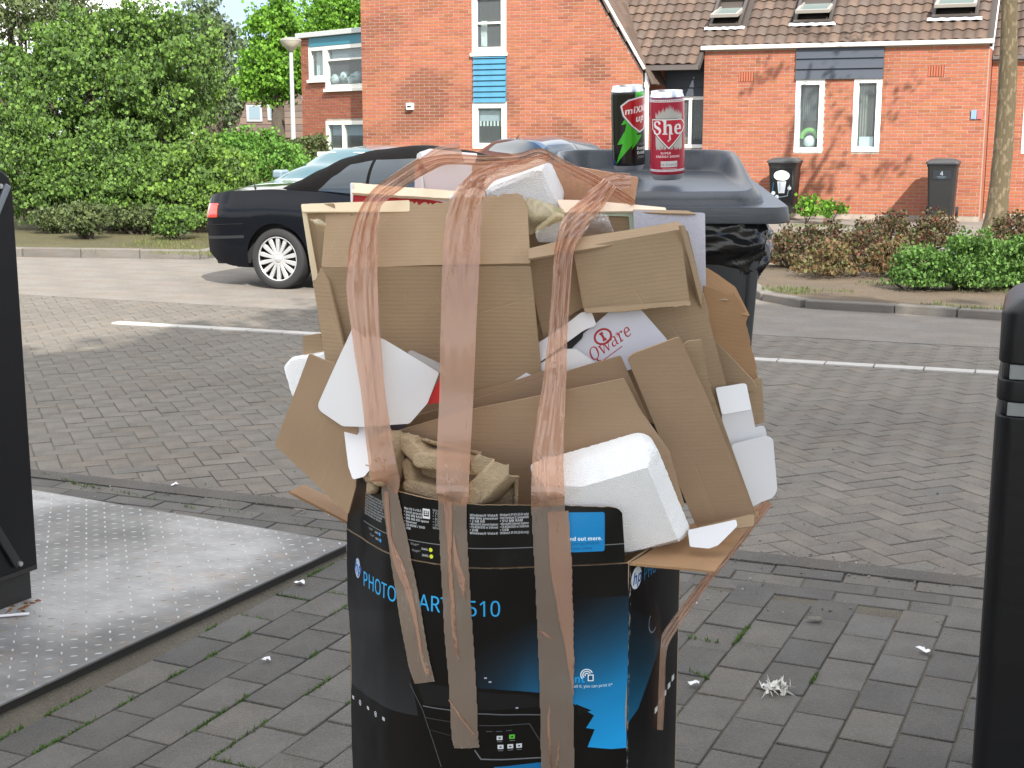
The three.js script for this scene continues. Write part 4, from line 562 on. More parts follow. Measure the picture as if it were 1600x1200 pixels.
{ // street tree at right: bare trunk, crown above the picture
  const O = gnd(1553, 368, 0.1), g = group('street_tree', 'straight brown street tree trunk between the two brick houses at right', 'tree', O), n = 24, H = 5.2;
  const tr = patch(n, 60, (u, v) => { const a = u * 6.2832, y = v * H, r = 0.155 - 0.06 * v + 0.07 * Math.exp(-y * 5) + 0.02 * (fbm(Math.cos(a) * 3 + 9, y * 3, Math.sin(a) * 3, 4) - 0.5); return V(Math.cos(-a) * r + 0.06 * Math.sin(y * 0.9), y, Math.sin(-a) * r); }, (u, v) => [u * 1.1, v * H]);
  part('trunk', tr, std([0.25, 0.2, 0.13], 0.95, { map: tex(256, 1.4, (u, v) => { const n = sstep(0.5, 0.66, fbm(u * 16, v * 7, 5, 5, 0)), k = 0.55 + 0.5 * n + 0.2 * (fbm(u * 30, v * 12, 8, 3) - 0.5); return [k, k * 0.98, k * (0.85 + 0.1 * n)]; }), bumpMap: rep(grainB, 3), bumpScale: 0.015 }), g);
  const tips = [[-1.2, 6.4, 0.6], [1, 6.8, 0.3], [0.2, 7.4, -0.8], [-0.6, 6.2, 1.3], [1.4, 6, 1.0]]; part('branch', limbs(71, V(0, 4.8, 0), tips, 0.09), C.bark, g);
  fol(g, 71, tips.map(t => [t[0], t[1] + 0.2, t[2], 0.9, 0.7, 0.9]).concat([[0.12, 4.0, 0.18, 0.2, 0.3, 0.15, 0.12]]), 800, 0.11, LIME.map(c => [c[0] * 0.8, c[1] * 0.85, c[2]]), 0.4);
}
// low planting in the bed across the road
[[1235, 400, 16.0, 'rust coloured low shrub at the left end of the bed'], [1290, 385, 17.4, 'rust brown shrub behind the second, left of the bed middle'], [1345, 390, 16.4, 'tall rust shrub in the middle of the bed, below the right house bin'], [1390, 372, 18.2, 'rust shrub at the back of the bed nearest the pavement'], [1300, 425, 14.9, 'olive and rust shrub at the front of the bed, left of the green ones'], [1460, 370, 18.4, 'rust shrub at the back of the bed just left of the trunk'], [1580, 375, 17.6, 'rust shrub at the right edge behind the bright green one'], [1395, 418, 15.0, 'sparse olive shrub touching the left green shrub']].forEach(([px, py, D, label], i) => bush('bed_shrub', label, 'shrub', px, 300, D, [[px, py + 10, D - 0.4, 0.38, 0.26, 0.36], [px - 22, py + 24, D - 0.6, 0.3, 0.24, 0.3], [px + 22, py + 22, D - 0.5, 0.3, 0.24, 0.3], [px, py + 40, D - 0.6, 0.36, 0.22, 0.32], [px - 14, py - 6, D - 0.4, 0.14, 0.2, 0.14, 0.03], [px + 8, py - 20, D, 0.16, 0.16, 0.16, 0.03]], 6500, 0.036, i === 4 || i === 7 ? [[0.07, 0.075, 0.02], [0.12, 0.12, 0.03], [0.17, 0.075, 0.03], [0.17, 0.17, 0.05]] : RUST, { seed: 80 + i, r: 0.014, y: 0.1, shell: 0.35 }));
[[1440, 438, 13.2, 'bright green bush left of the three in the bed'], [1510, 418, 13.2, 'largest bright green bush, in front of the tree trunk'], [1592, 424, 13.3, 'bright green bush cut off by the right edge']].forEach(([px, py, D, label], i) => bush('green_bush', label, 'shrub', px, 300, D, [[px, py, D, 0.3, 0.28, 0.28], [px - 25, py + 16, D, 0.22, 0.18, 0.22], [px + 25, py + 10, D, 0.22, 0.22, 0.22], [px, py + 32, D - 0.1, 0.3, 0.15, 0.25], [px + 6, py - 24, D, 0.16, 0.14, 0.16]], 8500, 0.032, LIME.map(c => [c[0] * 0.66, c[1] * 0.64, c[2] * 1.6]), { seed: 95 + i, r: 0.014, y: 0.1, shell: 0.5 }));
[[1300, 336, 24.2, 'yellow green weed clump at the foot of the brick wall'], [1262, 330, 24.6, 'small weed at the wall right of the decorated bin']].forEach(([px, py, D, label], i) => bush('weed', label, 'weed', px, 330, D, [[px, py - 4, D, 0.24 - i * 0.1, 0.16, 0.12]], 500, 0.06, LIME, { seed: 105 + i, r: 0.01, y: 0.1 }));
{ // big street tree behind the viewer, whose crown shades the near pavement and the rubbish
  const O = V(5.2, 0, 5.3), g = group('street_tree', 'large leafy street tree standing behind the viewer over the near pavement', 'tree', O);
  const tips = [[-3, 8.5, -4], [-1, 9.5, -5.5], [1.2, 9, -4.5], [-3.5, 9.2, 0], [0, 10.5, -1.5], [2, 9, 0.5], [-2, 8, -2], [-0.5, 8.2, -3.5], [3.2, 8.4, -3], [0, 8.6, 0.8], [-1.6, 9, -1], [1.2, 8.3, -2]];
  part('trunk', merge([rod(V(0, -0.1, 0), V(0, 6, -0.3), 0.3, 0.2, 14), limbs(5, V(0, 5.9, -0.3), tips, 0.16)]), C.bark, g);
  leafMesh(foliage(5, tips.map(t => [t[0], t[1], t[2], 2.2, 1.4, 2.2]), 110000, 0.25, GREEN, 0.3), g);
}
// ------------------------------------------------------------------ cars
const glassDark = phy([0.01, 0.02, 0.03], 0.03, { specularIntensity: 1, clearcoat: 0.6, clearcoatRoughness: 0.02 });
function wheelUnit(parent, x, y, z, r, side, spokes = 14) {
  const w = new THREE.Group(); w.name = 'wheel'; w.position.set(x, y, z); w.rotation.y = side > 0 ? 0 : Math.PI; parent.add(w);
  const pr = [[0.72, -0.2], [0.78, -0.205], [0.93, -0.195], [0.99, -0.15], [1, -0.06], [1, 0.0], [0.985, 0.03], [0.93, 0.05], [0.8, 0.052], [0.735, 0.045], [0.72, 0.02], [0.72, -0.2]].map(p => new THREE.Vector2(p[0] * r, p[1]));
  part('tyre', new THREE.LatheGeometry(pr, 48).rotateX(Math.PI / 2), C.rubber, w);
  const al = phy([0.62, 0.62, 0.62], 0.32, { metalness: 0.7 }), bars = [new THREE.TorusGeometry(r * 0.71, r * 0.028, 8, 48).translate(0, 0, 0.035), new THREE.CylinderGeometry(r * 0.2, r * 0.22, 0.03, 24).rotateX(Math.PI / 2).translate(0, 0, 0.02), new THREE.SphereGeometry(r * 0.13, 16, 8).scale(1, 1, 0.3).translate(0, 0, 0.034)];
  for (let i = 0; i < spokes; i++) { const s = new THREE.Shape([[-0.032, 0.16], [0.032, 0.16], [0.062, 0.6], [0.05, 0.7], [-0.05, 0.7], [-0.062, 0.6]].map(p => new THREE.Vector2(p[0] * r, p[1] * r))); bars.push(new THREE.ExtrudeGeometry(s, { depth: 0.022, bevelSize: 0.004, bevelThickness: 0.004, bevelSegments: 1 }).rotateZ(i * 6.2832 / spokes).translate(0, 0, 0.006)); }
  part('rim', merge(bars), al, w);
  part('brake_drum', new THREE.CylinderGeometry(r * 0.66, r * 0.66, 0.1, 24).rotateX(Math.PI / 2).translate(0, 0, -0.08), std([0.03, 0.03, 0.03], 0.8), w);
}
function car(g, o, paint, roofMat) {                                         // x from tail to nose, z across
  const ip = (pts, x) => { if (x <= pts[0][0]) return pts[0][1]; for (let i = 1; i < pts.length; i++) if (x <= pts[i][0]) { const f = (x - pts[i - 1][0]) / (pts[i][0] - pts[i - 1][0]); return lerp(pts[i - 1][1], pts[i][1], o.lin ? f : sm(f) * 0.5 + f * 0.5); } return pts[pts.length - 1][1]; };
  const { L, hw, r, axles } = o, deck = x => ip(o.deck, x), bot = x => { let b = ip(o.bot, x); for (const a of axles) { const d = Math.abs(x - a), R = r * 1.16; if (d < R) b = Math.max(b, r + Math.sqrt(R * R - d * d) * 1.0); } return b; };
  const plan = x => { const e = o.endR ?? 0.5, a = x < e ? 1 - (o.tailIn ?? 0.16) * Math.pow(1 - x / e, 2.2) : 1, b = L - x < e * 1.3 ? 1 - 0.2 * Math.pow(1 - (L - x) / (e * 1.3), 2.2) : 1; return a * b; };
  const W = (x, y) => { const d = deck(x), f = (y - 0.2) / (d - 0.2); return hw * plan(x) * (0.955 + 0.045 * Math.sin(clamp(f, 0, 1) * 2.6) - 0.07 * sstep(0.72, 1.05, f) - 0.02 * sstep(0.3, 0.0, f) + 0.008 * sstep(0.5, 0.56, f)); };
  const xs = []; for (let i = 0; i <= 90; i++) xs.push(i / 90 * L); for (const a of axles) for (const q of [-1.165, -1.155, -1.1, -1.04, 1.04, 1.1, 1.155, 1.165]) xs.push(a + q * r); xs.sort((a, b) => a - b);
  const n = xs.length - 1, body = side => patch(n, 14, (u, v) => { const x = xs[Math.round(u * n)], y = lerp(bot(x), deck(x), v); return V(x, y, side * W(x, y)); });
  const flip = q => { const a = q.index.array; for (let i = 0; i < a.length; i += 3) { const t = a[i]; a[i] = a[i + 1]; a[i + 1] = t; } q.computeVertexNormals(); return q; };
  const top = flip(patch(n, 12, (u, v) => { const x = xs[Math.round(u * n)], w = W(x, deck(x)), c = 2 * v - 1; return V(x, deck(x) + 0.05 * (1 - Math.pow(Math.abs(c), 2.6)), c * w); }));
  const cap = (x0, dir) => patch(10, 12, (u, v) => { const y = lerp(bot(x0), deck(x0), v), c = 2 * u - 1, w = W(x0, y); return V(x0 + dir * 0.1 * (1 - c * c) * Math.sin(0.4 + v * 2.3), y + (v > 0.99 ? 0.05 * (1 - Math.pow(Math.abs(c), 2.6)) : 0), c * w); });
  part('body', merge([body(1), flip(body(-1)), top, cap(0, -1), cap(L, 1), box(0.3, 0.2, -hw * 0.8, L - 0.3, 0.3, hw * 0.8)]), paint, g);
  part('wheel_housing', merge(axles.map(a => box(a - r * 1.55, 0.25, -hw + 0.12, a + r * 1.55, 2.2 * r, hw - 0.12))), C.rubber, g);
  // cabin: arched cross sections on the deck
  const ch = x => ip(o.cab, x), cb = x => deck(x) + 0.0, cw = x => W(x, deck(x)) - 0.03, x0 = o.cab[0][0], x1 = o.cab[o.cab.length - 1][0];
  const P = (x, f, out = 0) => { const h = Math.max(0.01, ch(x) - cb(x)), c = Math.cos(f), s = Math.sin(f), z = Math.sign(c) * Math.pow(Math.abs(c), 0.55) * (cw(x) - 0.17 * Math.pow(Math.abs(s), 1.2)), y = cb(x) - 0.02 + (h + 0.02) * Math.pow(Math.abs(s), 0.62); const k = out / Math.max(0.2, Math.hypot(c, s)); return V(x, y + k * s, z + k * c); };
  const nx = 60; part('roof', patch(nx, 40, (u, v) => P(lerp(x0, x1, u), lerp(0.0, Math.PI, v))), roofMat || paint, g);
  const phiAt = (x, y) => { const h = Math.max(0.01, ch(x) - cb(x)); return Math.asin(Math.pow(clamp((y - cb(x) + 0.02) / (h + 0.02), 0, 1), 1 / 0.62)); };
  for (const w of o.windows || []) { const side = w.side ?? 1, q = patch(24, 8, (u, v) => { const x = lerp(w.x0, w.x1, u), y = lerp(ip(w.lo, x), ip(w.hi, x), v), f = phiAt(x, y); const p = P(x, side > 0 ? f : Math.PI - f, 0.006); return p; }); part('side_window', side > 0 ? q : flip(q), glassDark, g); }
  for (const w of o.screens || []) { const q = patch(16, 12, (u, v) => { const x = lerp(w[0], w[1], u); return P(x, lerp(w[2], Math.PI - w[2], v), 0.006); }); part(w[3] || 'windscreen', q, w[4] || glassDark, g); }
  for (const a of axles) for (const s of [1, -1]) wheelUnit(g, a, r, s * (hw - 0.06), r, s, o.spokes);
  return { W, deck, P };
}
{ // black soft-top
  const Fs = new Facade(st(0, 11.9), ANG), s0 = Fs.uv(316, 360)[0], G = new Facade(st(s0, 11.9), ANG), q = (a, b) => G.uv(a, b), L = 4.85, hw = 0.87;
  const g = group('convertible_car', 'black convertible car with dark soft top and silver multi spoke wheels parked across the road', 'car', st(s0, 11.9 + hw), -ANG);
  const ax = q(432, 405)[0], r = 0.315, y = (a, b) => q(a, b)[1], X = (a, b) => q(a, b)[0];
  const deck = [[0, y(318, 312)], [0.06, y(330, 304)], [X(354, 300), y(354, 299)], [X(420, 296), y(420, 296)], [X(489, 303), y(489, 300)], [X(560, 312), y(560, 309)], [2.6, 0.9], [3.4, 0.88], [4.3, 0.78], [4.7, 0.66], [4.85, 0.55]];
  const bot = [[0, 0.36], [0.1, 0.27], [0.35, 0.22], [4.4, 0.2], [4.85, 0.3]];
  const cab = [[X(422, 292), deck[3][1] + 0.01], [X(440, 284), y(440, 285) + 0.03], [X(470, 265), y(470, 266) + 0.03], [X(500, 248), y(500, 250) + 0.03], [X(540, 237), y(540, 239) + 0.03], [X(600, 231), y(600, 234) + 0.04], [X(660, 231), 1.42], [2.85, 1.36], [3.3, 1.13], [3.62, 0.9]];
  const soft = phy([0.0075, 0.0068, 0.0068], 1, { specularIntensity: 0.25, map: rep(grainT, 6), bumpMap: rep(grainB, 10), bumpScale: 0.001 });
  const w1 = { x0: X(490, 300), x1: X(563, 300), lo: [[X(490, 300), y(490, 299)], [X(563, 300), y(563, 305)]], hi: [[X(490, 300), y(490, 297)], [X(512, 275), y(512, 275)], [X(530, 258), y(530, 258)], [X(563, 250), y(563, 252)]] };
  const w2 = { x0: X(568, 300), x1: 3.25, lo: [[X(568, 300), y(568, 305)], [3.3, 0.93]], hi: [[X(568, 250), y(568, 251)], [2.5, y(600, 248)], [2.8, 1.24], [3.25, 1.0]] };
  const K = car(g, { L, hw, r, axles: [ax, ax + 2.69], deck, bot, cab, windows: [w1, w2, { ...w1, side: -1 }, { ...w2, side: -1 }], tailIn: 0.12, endR: 0.4, spokes: 14 }, phy([0.004, 0.005, 0.008], 0.1, { specularIntensity: 0.42 }), soft);
  const lamp = patch(10, 8, (u, v) => { const x = lerp(0.0, X(337, 330), u), yy = lerp(y(330, 341), y(330, 319), v) + 0.01 * u; return V(x, yy, K.W(x, yy) + 0.006); }); part('tail_light', merge([lamp, backing(lamp, 10, 8, 0.02)]), phy([0.5, 0.03, 0.015], 0.12, { clearcoat: 1 }), g);
  part('reflector', rbox(-0.05, y(322, 352), 0.45, 0.0, y(322, 342), 0.7, 0.006), C.frameWhite, g);
  part('exhaust', rod(V(-0.06, 0.235, 0.5), V(0.25, 0.24, 0.5), 0.028, 0.028, 12), std([0.05, 0.05, 0.05], 0.5, { metalness: 0.5 }), g);
  part('antenna', merge([rod(V(X(378, 298), deck[3][1] + 0.02, 0.62), V(X(378, 298) - 0.02, deck[3][1] + 0.09, 0.62), 0.006, 0.003), rod(V(X(378, 298), deck[3][1], 0.62), V(X(378, 298), deck[3][1] + 0.025, 0.62), 0.014, 0.01)]), C.rubber, g);
  { const yb = b => lerp(y(420, 345), y(330, 345), b); const line = patch(30, 2, (u, v) => { const x = lerp(ax + r * 1.3, ax + 1.9, u), yy = y(480, 372) + 0.012 * v; return V(x, yy, K.W(x, yy) + 0.004); }); const seam = (x0, x1, ya, yb, h, m) => patch(24, 1, (u, v) => { const x = lerp(x0, x1, u), yy = lerp(ya, yb, u) + h * v; return V(x, yy, K.W(x, yy) + 0.003); }); part('bumper_seam', seam(0.02, ax - r * 1.2, y(322, 352), y(380, 350), 0.008), std([0.002, 0.002, 0.002], 0.9), g); part('bumper_strip', seam(0.01, ax - r * 1.22, y(322, 374), y(380, 372), 0.03), std([0.02, 0.02, 0.024], 0.35), g); part('body_moulding', line, std([0.03, 0.03, 0.035], 0.4), g); }
  // notice behind the side window
  const p = q(598, 300), e = q(637, 262), n = addThing(new THREE.Mesh(rbox(-0.14, -0.13, -0.004, 0.14, 0.13, 0.0, 0.002), std([1, 1, 1], 0.6, { map: canvasTex(256, 256, (x, w, h) => { x.fillStyle = '#cfe6ee'; x.fillRect(0, 0, w, h); x.fillStyle = '#2a6f9c'; x.font = 'bold 40px sans-serif'; x.fillText('TEKOOP', 40, 60); x.fillStyle = '#5a7f95'; for (let i = 0; i < 4; i++) x.fillRect(30, 90 + i * 30, 90 + (i * 37) % 60, 9); x.fillStyle = '#a9a288'; x.fillRect(150, 110, 90, 110); }) })), 'notice_sheet', 'pale blue notice sheet in the side window of the black convertible', 'notice'); n.position.copy(at(618, 281, 13.75)); n.rotation.y = -ANG; n.rotation.x = -0.12;
}
{ // pale blue car behind it, nose to the left
  const P = at(486, 300, 18.6); P.y = 0.01; const g = group('hatchback_car', 'pale silver blue car behind the black convertible, its windscreen showing', 'car', P, Math.PI + 58 * D2R);
  g.position.add(V(1.64, 0, -2.63));
  const paint = phy([0.17, 0.24, 0.29], 0.22, { clearcoat: 1, clearcoatRoughness: 0.05 }), L = 4.1;
  car(g, { L, hw: 0.84, r: 0.3, axles: [0.75, 3.3], deck: [[0, 0.8], [0.2, 0.92], [1.5, 0.93], [2.9, 0.95], [3.5, 0.88], [3.95, 0.72], [4.1, 0.55]], bot: [[0, 0.3], [4.1, 0.25]], cab: [[0.05, 0.9], [0.35, 1.2], [0.8, 1.38], [1.6, 1.42], [2.2, 1.38], [2.75, 1.15], [3.15, 0.95]], windows: [1, -1].map(side => ({ side, x0: 0.7, x1: 2.75, lo: [[0.7, 0.97], [2.75, 0.98]], hi: [[0.7, 1.26], [1.6, 1.33], [2.2, 1.29], [2.75, 1.04]] })), screens: [[2.2, 3.12, 0.42, 'windscreen', phy([0.03, 0.1, 0.13], 0.05, { specularIntensity: 0.8 })], [0.08, 0.6, 0.5, 'rear_window']], spokes: 8 }, paint);
  part('sun_visor', rbox(2.28, 1.27, -0.5, 2.36, 1.33, 0.5, 0.01), C.frameWhite, g); part('mirror', rbox(2.55, 0.95, 0.84, 2.75, 1.08, 1.02, 0.04, 2), paint, g); part('mirror', rbox(2.55, 0.95, -1.02, 2.75, 1.08, -0.84, 0.04, 2), paint, g);
}
{ // dark grey blue car further back
  const P = at(750, 300, 21.4); P.y = 0.01; const g = group('hatchback_car', 'dark grey blue hatchback parked before the gable house, behind the rubbish', 'car', P, Math.PI + 55 * D2R);
  g.position.add(V(1.84, 0, -2.6));
  const paint = phy([0.055, 0.075, 0.1], 0.22, { clearcoat: 1, clearcoatRoughness: 0.05 }), g2 = o => ({ side: o, x0: 0.45, x1: 2.9, lo: [[0.45, 1.02], [2.9, 0.98]], hi: [[0.45, 1.36], [1.4, 1.43], [2.1, 1.41], [2.9, 1.05]] });
  car(g, { L: 4.2, hw: 0.86, r: 0.31, axles: [0.75, 3.35], deck: [[0, 0.85], [0.15, 0.98], [1.5, 0.96], [2.9, 0.95], [3.6, 0.86], [4.05, 0.7], [4.2, 0.55]], bot: [[0, 0.3], [4.2, 0.25]], cab: [[0.02, 0.95], [0.2, 1.3], [0.6, 1.5], [1.5, 1.56], [2.2, 1.52], [2.85, 1.25], [3.4, 0.95]], windows: [1, -1].map(side => ({ ...g2(side), x1: 1.35, hi: [[0.45, 1.3], [1.35, 1.43]] })).concat([1, -1].map(side => ({ ...g2(side), x0: 1.43 }))), screens: [[2.3, 3.36, 0.42, 'windscreen'], [0.05, 0.3, 0.5, 'rear_window']], spokes: 8 }, paint);
  part('antenna', rod(V(2.2, 1.52, 0), V(2.12, 1.57, 0), 0.01, 0.006), C.rubber, g);
}
// ------------------------------------------------------------------ house bins by the wall
function rr(hw, hd, r, n = 6) { const o = []; for (const [sx, sz, a] of [[1, 1, 0], [-1, 1, 90], [-1, -1, 180], [1, -1, 270]]) for (let i = 0; i <= n; i++) { const f = (a + 90 * i / n) * D2R; o.push([sx * (hw - r) + r * Math.cos(f), sz * (hd - r) + r * Math.sin(f)]); } return o; }
function loftRR(levels, n = 6) { const rings = levels.map(l => rr(l[1], l[2], l[3], n).map(p => V(p[0] + (l[4] || 0), l[0], p[1] + (l[5] || 0)))), m = rings[0].length; const g = patch(m, levels.length - 1, (u, v) => rings[Math.round(v * (levels.length - 1))][(m - Math.round(u * m)) % m], (u, v, q) => [u * 1.5, q.y]); const cap = (ring, up) => { const sh = new THREE.ShapeGeometry(new THREE.Shape(ring.map(p => new THREE.Vector2(p.x, p.z)))).rotateX(Math.PI / 2).translate(0, ring[0].y, 0); if (up) { const a = sh.index.array; for (let i = 0; i < a.length; i += 3) { const t = a[i]; a[i] = a[i + 1]; a[i + 1] = t; } sh.computeVertexNormals(); } return sh; }; return merge([g, cap(rings[0], false), cap(rings[rings.length - 1], true)]); }
{
  const make = (name, label, pos, lidC) => {
    const g = group(name, label, 'wheelie bin', pos, -ANG, 'wheelie bins at the brick wall');
    part('body', loftRR([[0.03, 0.2, 0.22, 0.05], [0.06, 0.215, 0.24, 0.05], [0.5, 0.235, 0.27, 0.05], [0.9, 0.25, 0.3, 0.05], [0.93, 0.265, 0.32, 0.05], [0.97, 0.265, 0.32, 0.05]]), phy([0.02, 0.021, 0.022], 0.45, { map: rep(grainT, 2) }), g);
    part('lid', loftRR([[0.97, 0.28, 0.345, 0.05], [1.0, 0.285, 0.35, 0.05], [1.02, 0.27, 0.335, 0.05], [1.06, 0.2, 0.27, 0.06], [1.07, 0.14, 0.2, 0.06]]), lidC, g);
    part('handle', merge([rod(V(-0.22, 0.99, -0.37), V(0.22, 0.99, -0.37), 0.016), rod(V(-0.2, 0.99, -0.37), V(-0.2, 0.97, -0.3), 0.02), rod(V(0.2, 0.99, -0.37), V(0.2, 0.97, -0.3), 0.02)]), C.rubber, g);
    for (const s of [1, -1]) part('wheel', new THREE.CylinderGeometry(0.1, 0.1, 0.045, 20).rotateZ(Math.PI / 2).translate(s * 0.255, 0.1, -0.24), C.rubber, g);
    return g;
  };
  const lidM = phy([0.045, 0.047, 0.05], 0.5), b = make('wheelie_bin', 'plain black wheelie bin with a number sticker, right one at the brick wall', st(toST(gnd(1472, 339, 0.1))[0], 25.75, 0.1), lidM);
  part('sticker', rbox(-0.16, 0.72, 0.24, 0.16, 0.88, 0.245, 0.002), std([1, 1, 1], 0.5, { map: canvasTex(256, 128, (x, w, h) => { x.fillStyle = '#20262c'; x.fillRect(0, 0, w, h); x.fillStyle = '#8f9aa2'; x.font = 'bold 80px sans-serif'; x.fillText('4', 104, 70); x.fillStyle = '#55616b'; x.fillRect(60, 84, 130, 10); x.fillRect(80, 102, 90, 8); }) }), b); b.children[b.children.length - 1].rotation.x = 0.072;
  const c = make('wheelie_bin', 'black wheelie bin with a big white cup sticker, left one at the brick wall', st(toST(gnd(1225, 335, 0.1))[0], 25.75, 0.1), lidM);
  const sm1 = new THREE.Mesh(rbox(-0.2, 0.25, 0.24, 0.2, 0.9, 0.245, 0.002), std([1, 1, 1], 0.5, { map: canvasTex(256, 416, (x, w, h) => { x.fillStyle = '#07090b'; x.fillRect(0, 0, w, h); x.fillStyle = '#e9eef0'; x.beginPath(); x.ellipse(128, 90, 95, 62, 0, 0, 7); x.fill(); x.fillRect(66, 90, 124, 50); x.beginPath(); x.moveTo(74, 160); x.lineTo(182, 160); x.lineTo(165, 300); x.lineTo(92, 300); x.fill(); x.fillStyle = '#bcd3df'; x.fillRect(95, 180, 20, 100); x.strokeStyle = '#3d84b5'; x.lineWidth = 8; x.beginPath(); x.moveTo(30, 170); x.lineTo(20, 290); x.stroke(); x.fillStyle = '#eef3f5'; for (const [a, b, r] of [[32, 300, 24], [75, 345, 24], [222, 240, 22]]) { x.beginPath(); x.arc(a, b, r, 0, 7); x.fill(); } x.strokeStyle = '#9db7c6'; x.beginPath(); x.moveTo(95, 350); x.lineTo(200, 330); x.lineTo(222, 200); x.stroke(); }) }));
  sm1.name = 'sticker'; sm1.rotation.x = 0.072; c.add(sm1);
}
// ------------------------------------------------------------------ lamp post
{
  const O = at(459, 232, 29); O.y = 0; const h = at(459, 78, 29).y, g = group('lamp_post', 'slim grey lamp post with flat dish lamp beside the annexe', 'street lamp', O), k = 29 / FOC, w = 16 * k;
  part('post', merge([rod(V(0, 0, 0), V(0, 1.0, 0), 0.075, 0.075, 16), rod(V(0, 1, 0), V(0, h, 0), 0.055, 0.04, 16)]), std([0.42, 0.45, 0.45], 0.5), g);
  const L = p => new THREE.LatheGeometry(p.map(q => new THREE.Vector2(q[0] * k, h + q[1] * k)), 28);
  part('lamp_cover', L([[0, 19], [8, 18.5], [15, 16], [16.5, 14], [16, 12.6]]), std([0.22, 0.22, 0.19], 0.6), g);
  part('lamp_bowl', L([[16, 12.6], [13, 7], [8, 2], [4, 0], [4, -3], [0, -3]]), phy([0.55, 0.52, 0.42], 0.35), g);
}
// ------------------------------------------------------------------ container column at the left edge
{
  const CT = 62 * D2R, P = gnd(55, 932, 0.033), g = group('container_column', 'black steel inlet column of an underground container at the left edge', 'waste container', P, CT), k = -P.z / FOC, hgt = at(33, 268, -P.z).y - 0.033;
  const prof = [[0.012, 0.1], [0.012, hgt - 0.05], [0.002, hgt - 0.022], [-0.02, hgt - 0.005], [-0.1, hgt + 0.03], [-0.75, hgt + 0.22], [-0.8, 0.1]];
  const s = new THREE.Shape(prof.map(p => new THREE.Vector2(...p)));
  part('housing', new THREE.ExtrudeGeometry(s, { depth: 0.5, bevelSize: 0.008, bevelThickness: 0.008, bevelSegments: 3, curveSegments: 8 }).translate(-0.006, 0, -0.5), C.black, g);
  part('base', rbox(-0.8, -0.01, -0.47, -0.008, 0.1, -0.006, 0.004), std([0.018, 0.017, 0.016], 0.6, { map: rep(grainT, 2) }), g);
  const loc = (px, py, z) => { const N = V(Math.sin(CT), 0, Math.cos(CT)), Pp = P.clone().addScaledVector(N, z), r = ray(px, py), o = V(0, EYE, 0), kk = Pp.clone().sub(o).dot(N) / r.dot(N), h = r.multiplyScalar(kk).add(o).sub(P); return V(h.dot(V(Math.cos(CT), 0, -Math.sin(CT))), h.y, z); };
  const bar = (a, b, w, n, m, z) => { const d = b.clone().sub(a), L = d.length(), q = part(n, rbox(-w / 2, 0, -0.006, w / 2, L, 0.006, 0.004, 2), m, g); q.position.copy(a); q.position.z = z; q.rotation.z = Math.atan2(-d.x, d.y); };
  bar(loc(-14, 345, 0.02), loc(9, 289, 0.02), 0.022, 'handle_bar', std([0.2, 0.22, 0.25], 0.35, { metalness: 0.5 }), 0.03);
  bar(loc(30, 884, 0.02), loc(-14, 812, 0.02), 0.03, 'brace', std([0.016, 0.016, 0.018], 0.5), 0.016);
  for (const [a, b, m] of [[1, 291, 0.024], [32, 881, 0.026]]) { const q = loc(a, b, m); part('bolt', merge([new THREE.CylinderGeometry(0.008, 0.009, 0.008, 14).rotateX(Math.PI / 2), new THREE.CylinderGeometry(0.004, 0.004, 0.012, 6).rotateX(Math.PI / 2)]).translate(q.x, q.y, q.z), C.steel, g); }
  part('lower_trim', new THREE.BoxGeometry(0.8, 0.014, 0.006).translate(-0.4, 0.105, 0.011), std([0.02, 0.018, 0.015], 0.7), g);
  { const l = []; const R = rng(3); for (let i = 0; i < 26; i++) { const q = gnd(50 - R() * 50 + R() * 14, 936 + (R()) * 22, 0.034); l.push([M4([q.x, q.y + 0.002 * R(), q.z], [R() * 0.4, R() * 6, R() * 0.4 + 1.57], [0.012, 0.03, 0.02]), rgb(0.2 + 0.15 * R(), 0.12, 0.04)]); } const o = stuffInst('dead_leaves', leafGeo, C.leaf, l, scene); Object.assign(o.userData, { label: 'dry brown leaf litter at the foot of the black column', category: 'leaf litter' }); }
}
// ------------------------------------------------------------------ bollard at the right edge
{
  const D = 2.95, P = at(1706, 700, D); P.y = 0; const g = group('bollard', 'thick black bollard with two pale reflective bands at the right edge', 'bollard', P, -21 * D2R), hh = y => at(1575, y, D - 0.12).y;
  const lx = at(1576, 500, D).x - P.x, hw = Math.abs(lx) * 0.99, m = phy([0.011, 0.011, 0.012], 0.42, { map: rep(grainT, 1.3), specularIntensity: 0.6, bumpMap: paintB, bumpScale: 0.002 });
  const seg = (a, b, w0, w1, n, mat, r = 0.04) => part(n, loftRR([[a, w0, w0, r], [a + 0.004, w0 + 0.002, w0 + 0.002, r], [b - 0.004, w1 + 0.002, w1 + 0.002, r], [b, w1, w1, r]], 3), mat, g);
  seg(-0.02, hh(651), hw, hw, 'post', m); seg(hh(651), hh(627), hw - 0.008, hw - 0.008, 'groove', m); seg(hh(627), hh(594), hw, hw, 'middle', m); seg(hh(594), hh(568), hw - 0.008, hw - 0.008, 'groove', m);
  const t0 = hh(568), t1 = hh(492); part('cap', loftRR([[t0, hw, hw, 0.04], [t0 + 0.004, hw + 0.002, hw + 0.002, 0.04], [t1, hw + 0.002, hw + 0.002, 0.04], [t1 + 0.012, hw - 0.004, hw - 0.004, 0.04], [t1 + 0.03, hw - 0.022, hw - 0.022, 0.04], [t1 + 0.043, hw - 0.05, hw - 0.05, 0.04]], 3), m, g);
  for (const [a, b] of [[651, 627], [594, 568]]) part('reflective_band', rbox(-hw + 0.022, hh(a) + 0.002, hw - 0.012, hw - 0.05, hh(b) - 0.002, hw - 0.003, 0.002), phy([0.3, 0.32, 0.315], 0.45, { map: rep(grainT, 8) }), g);
}
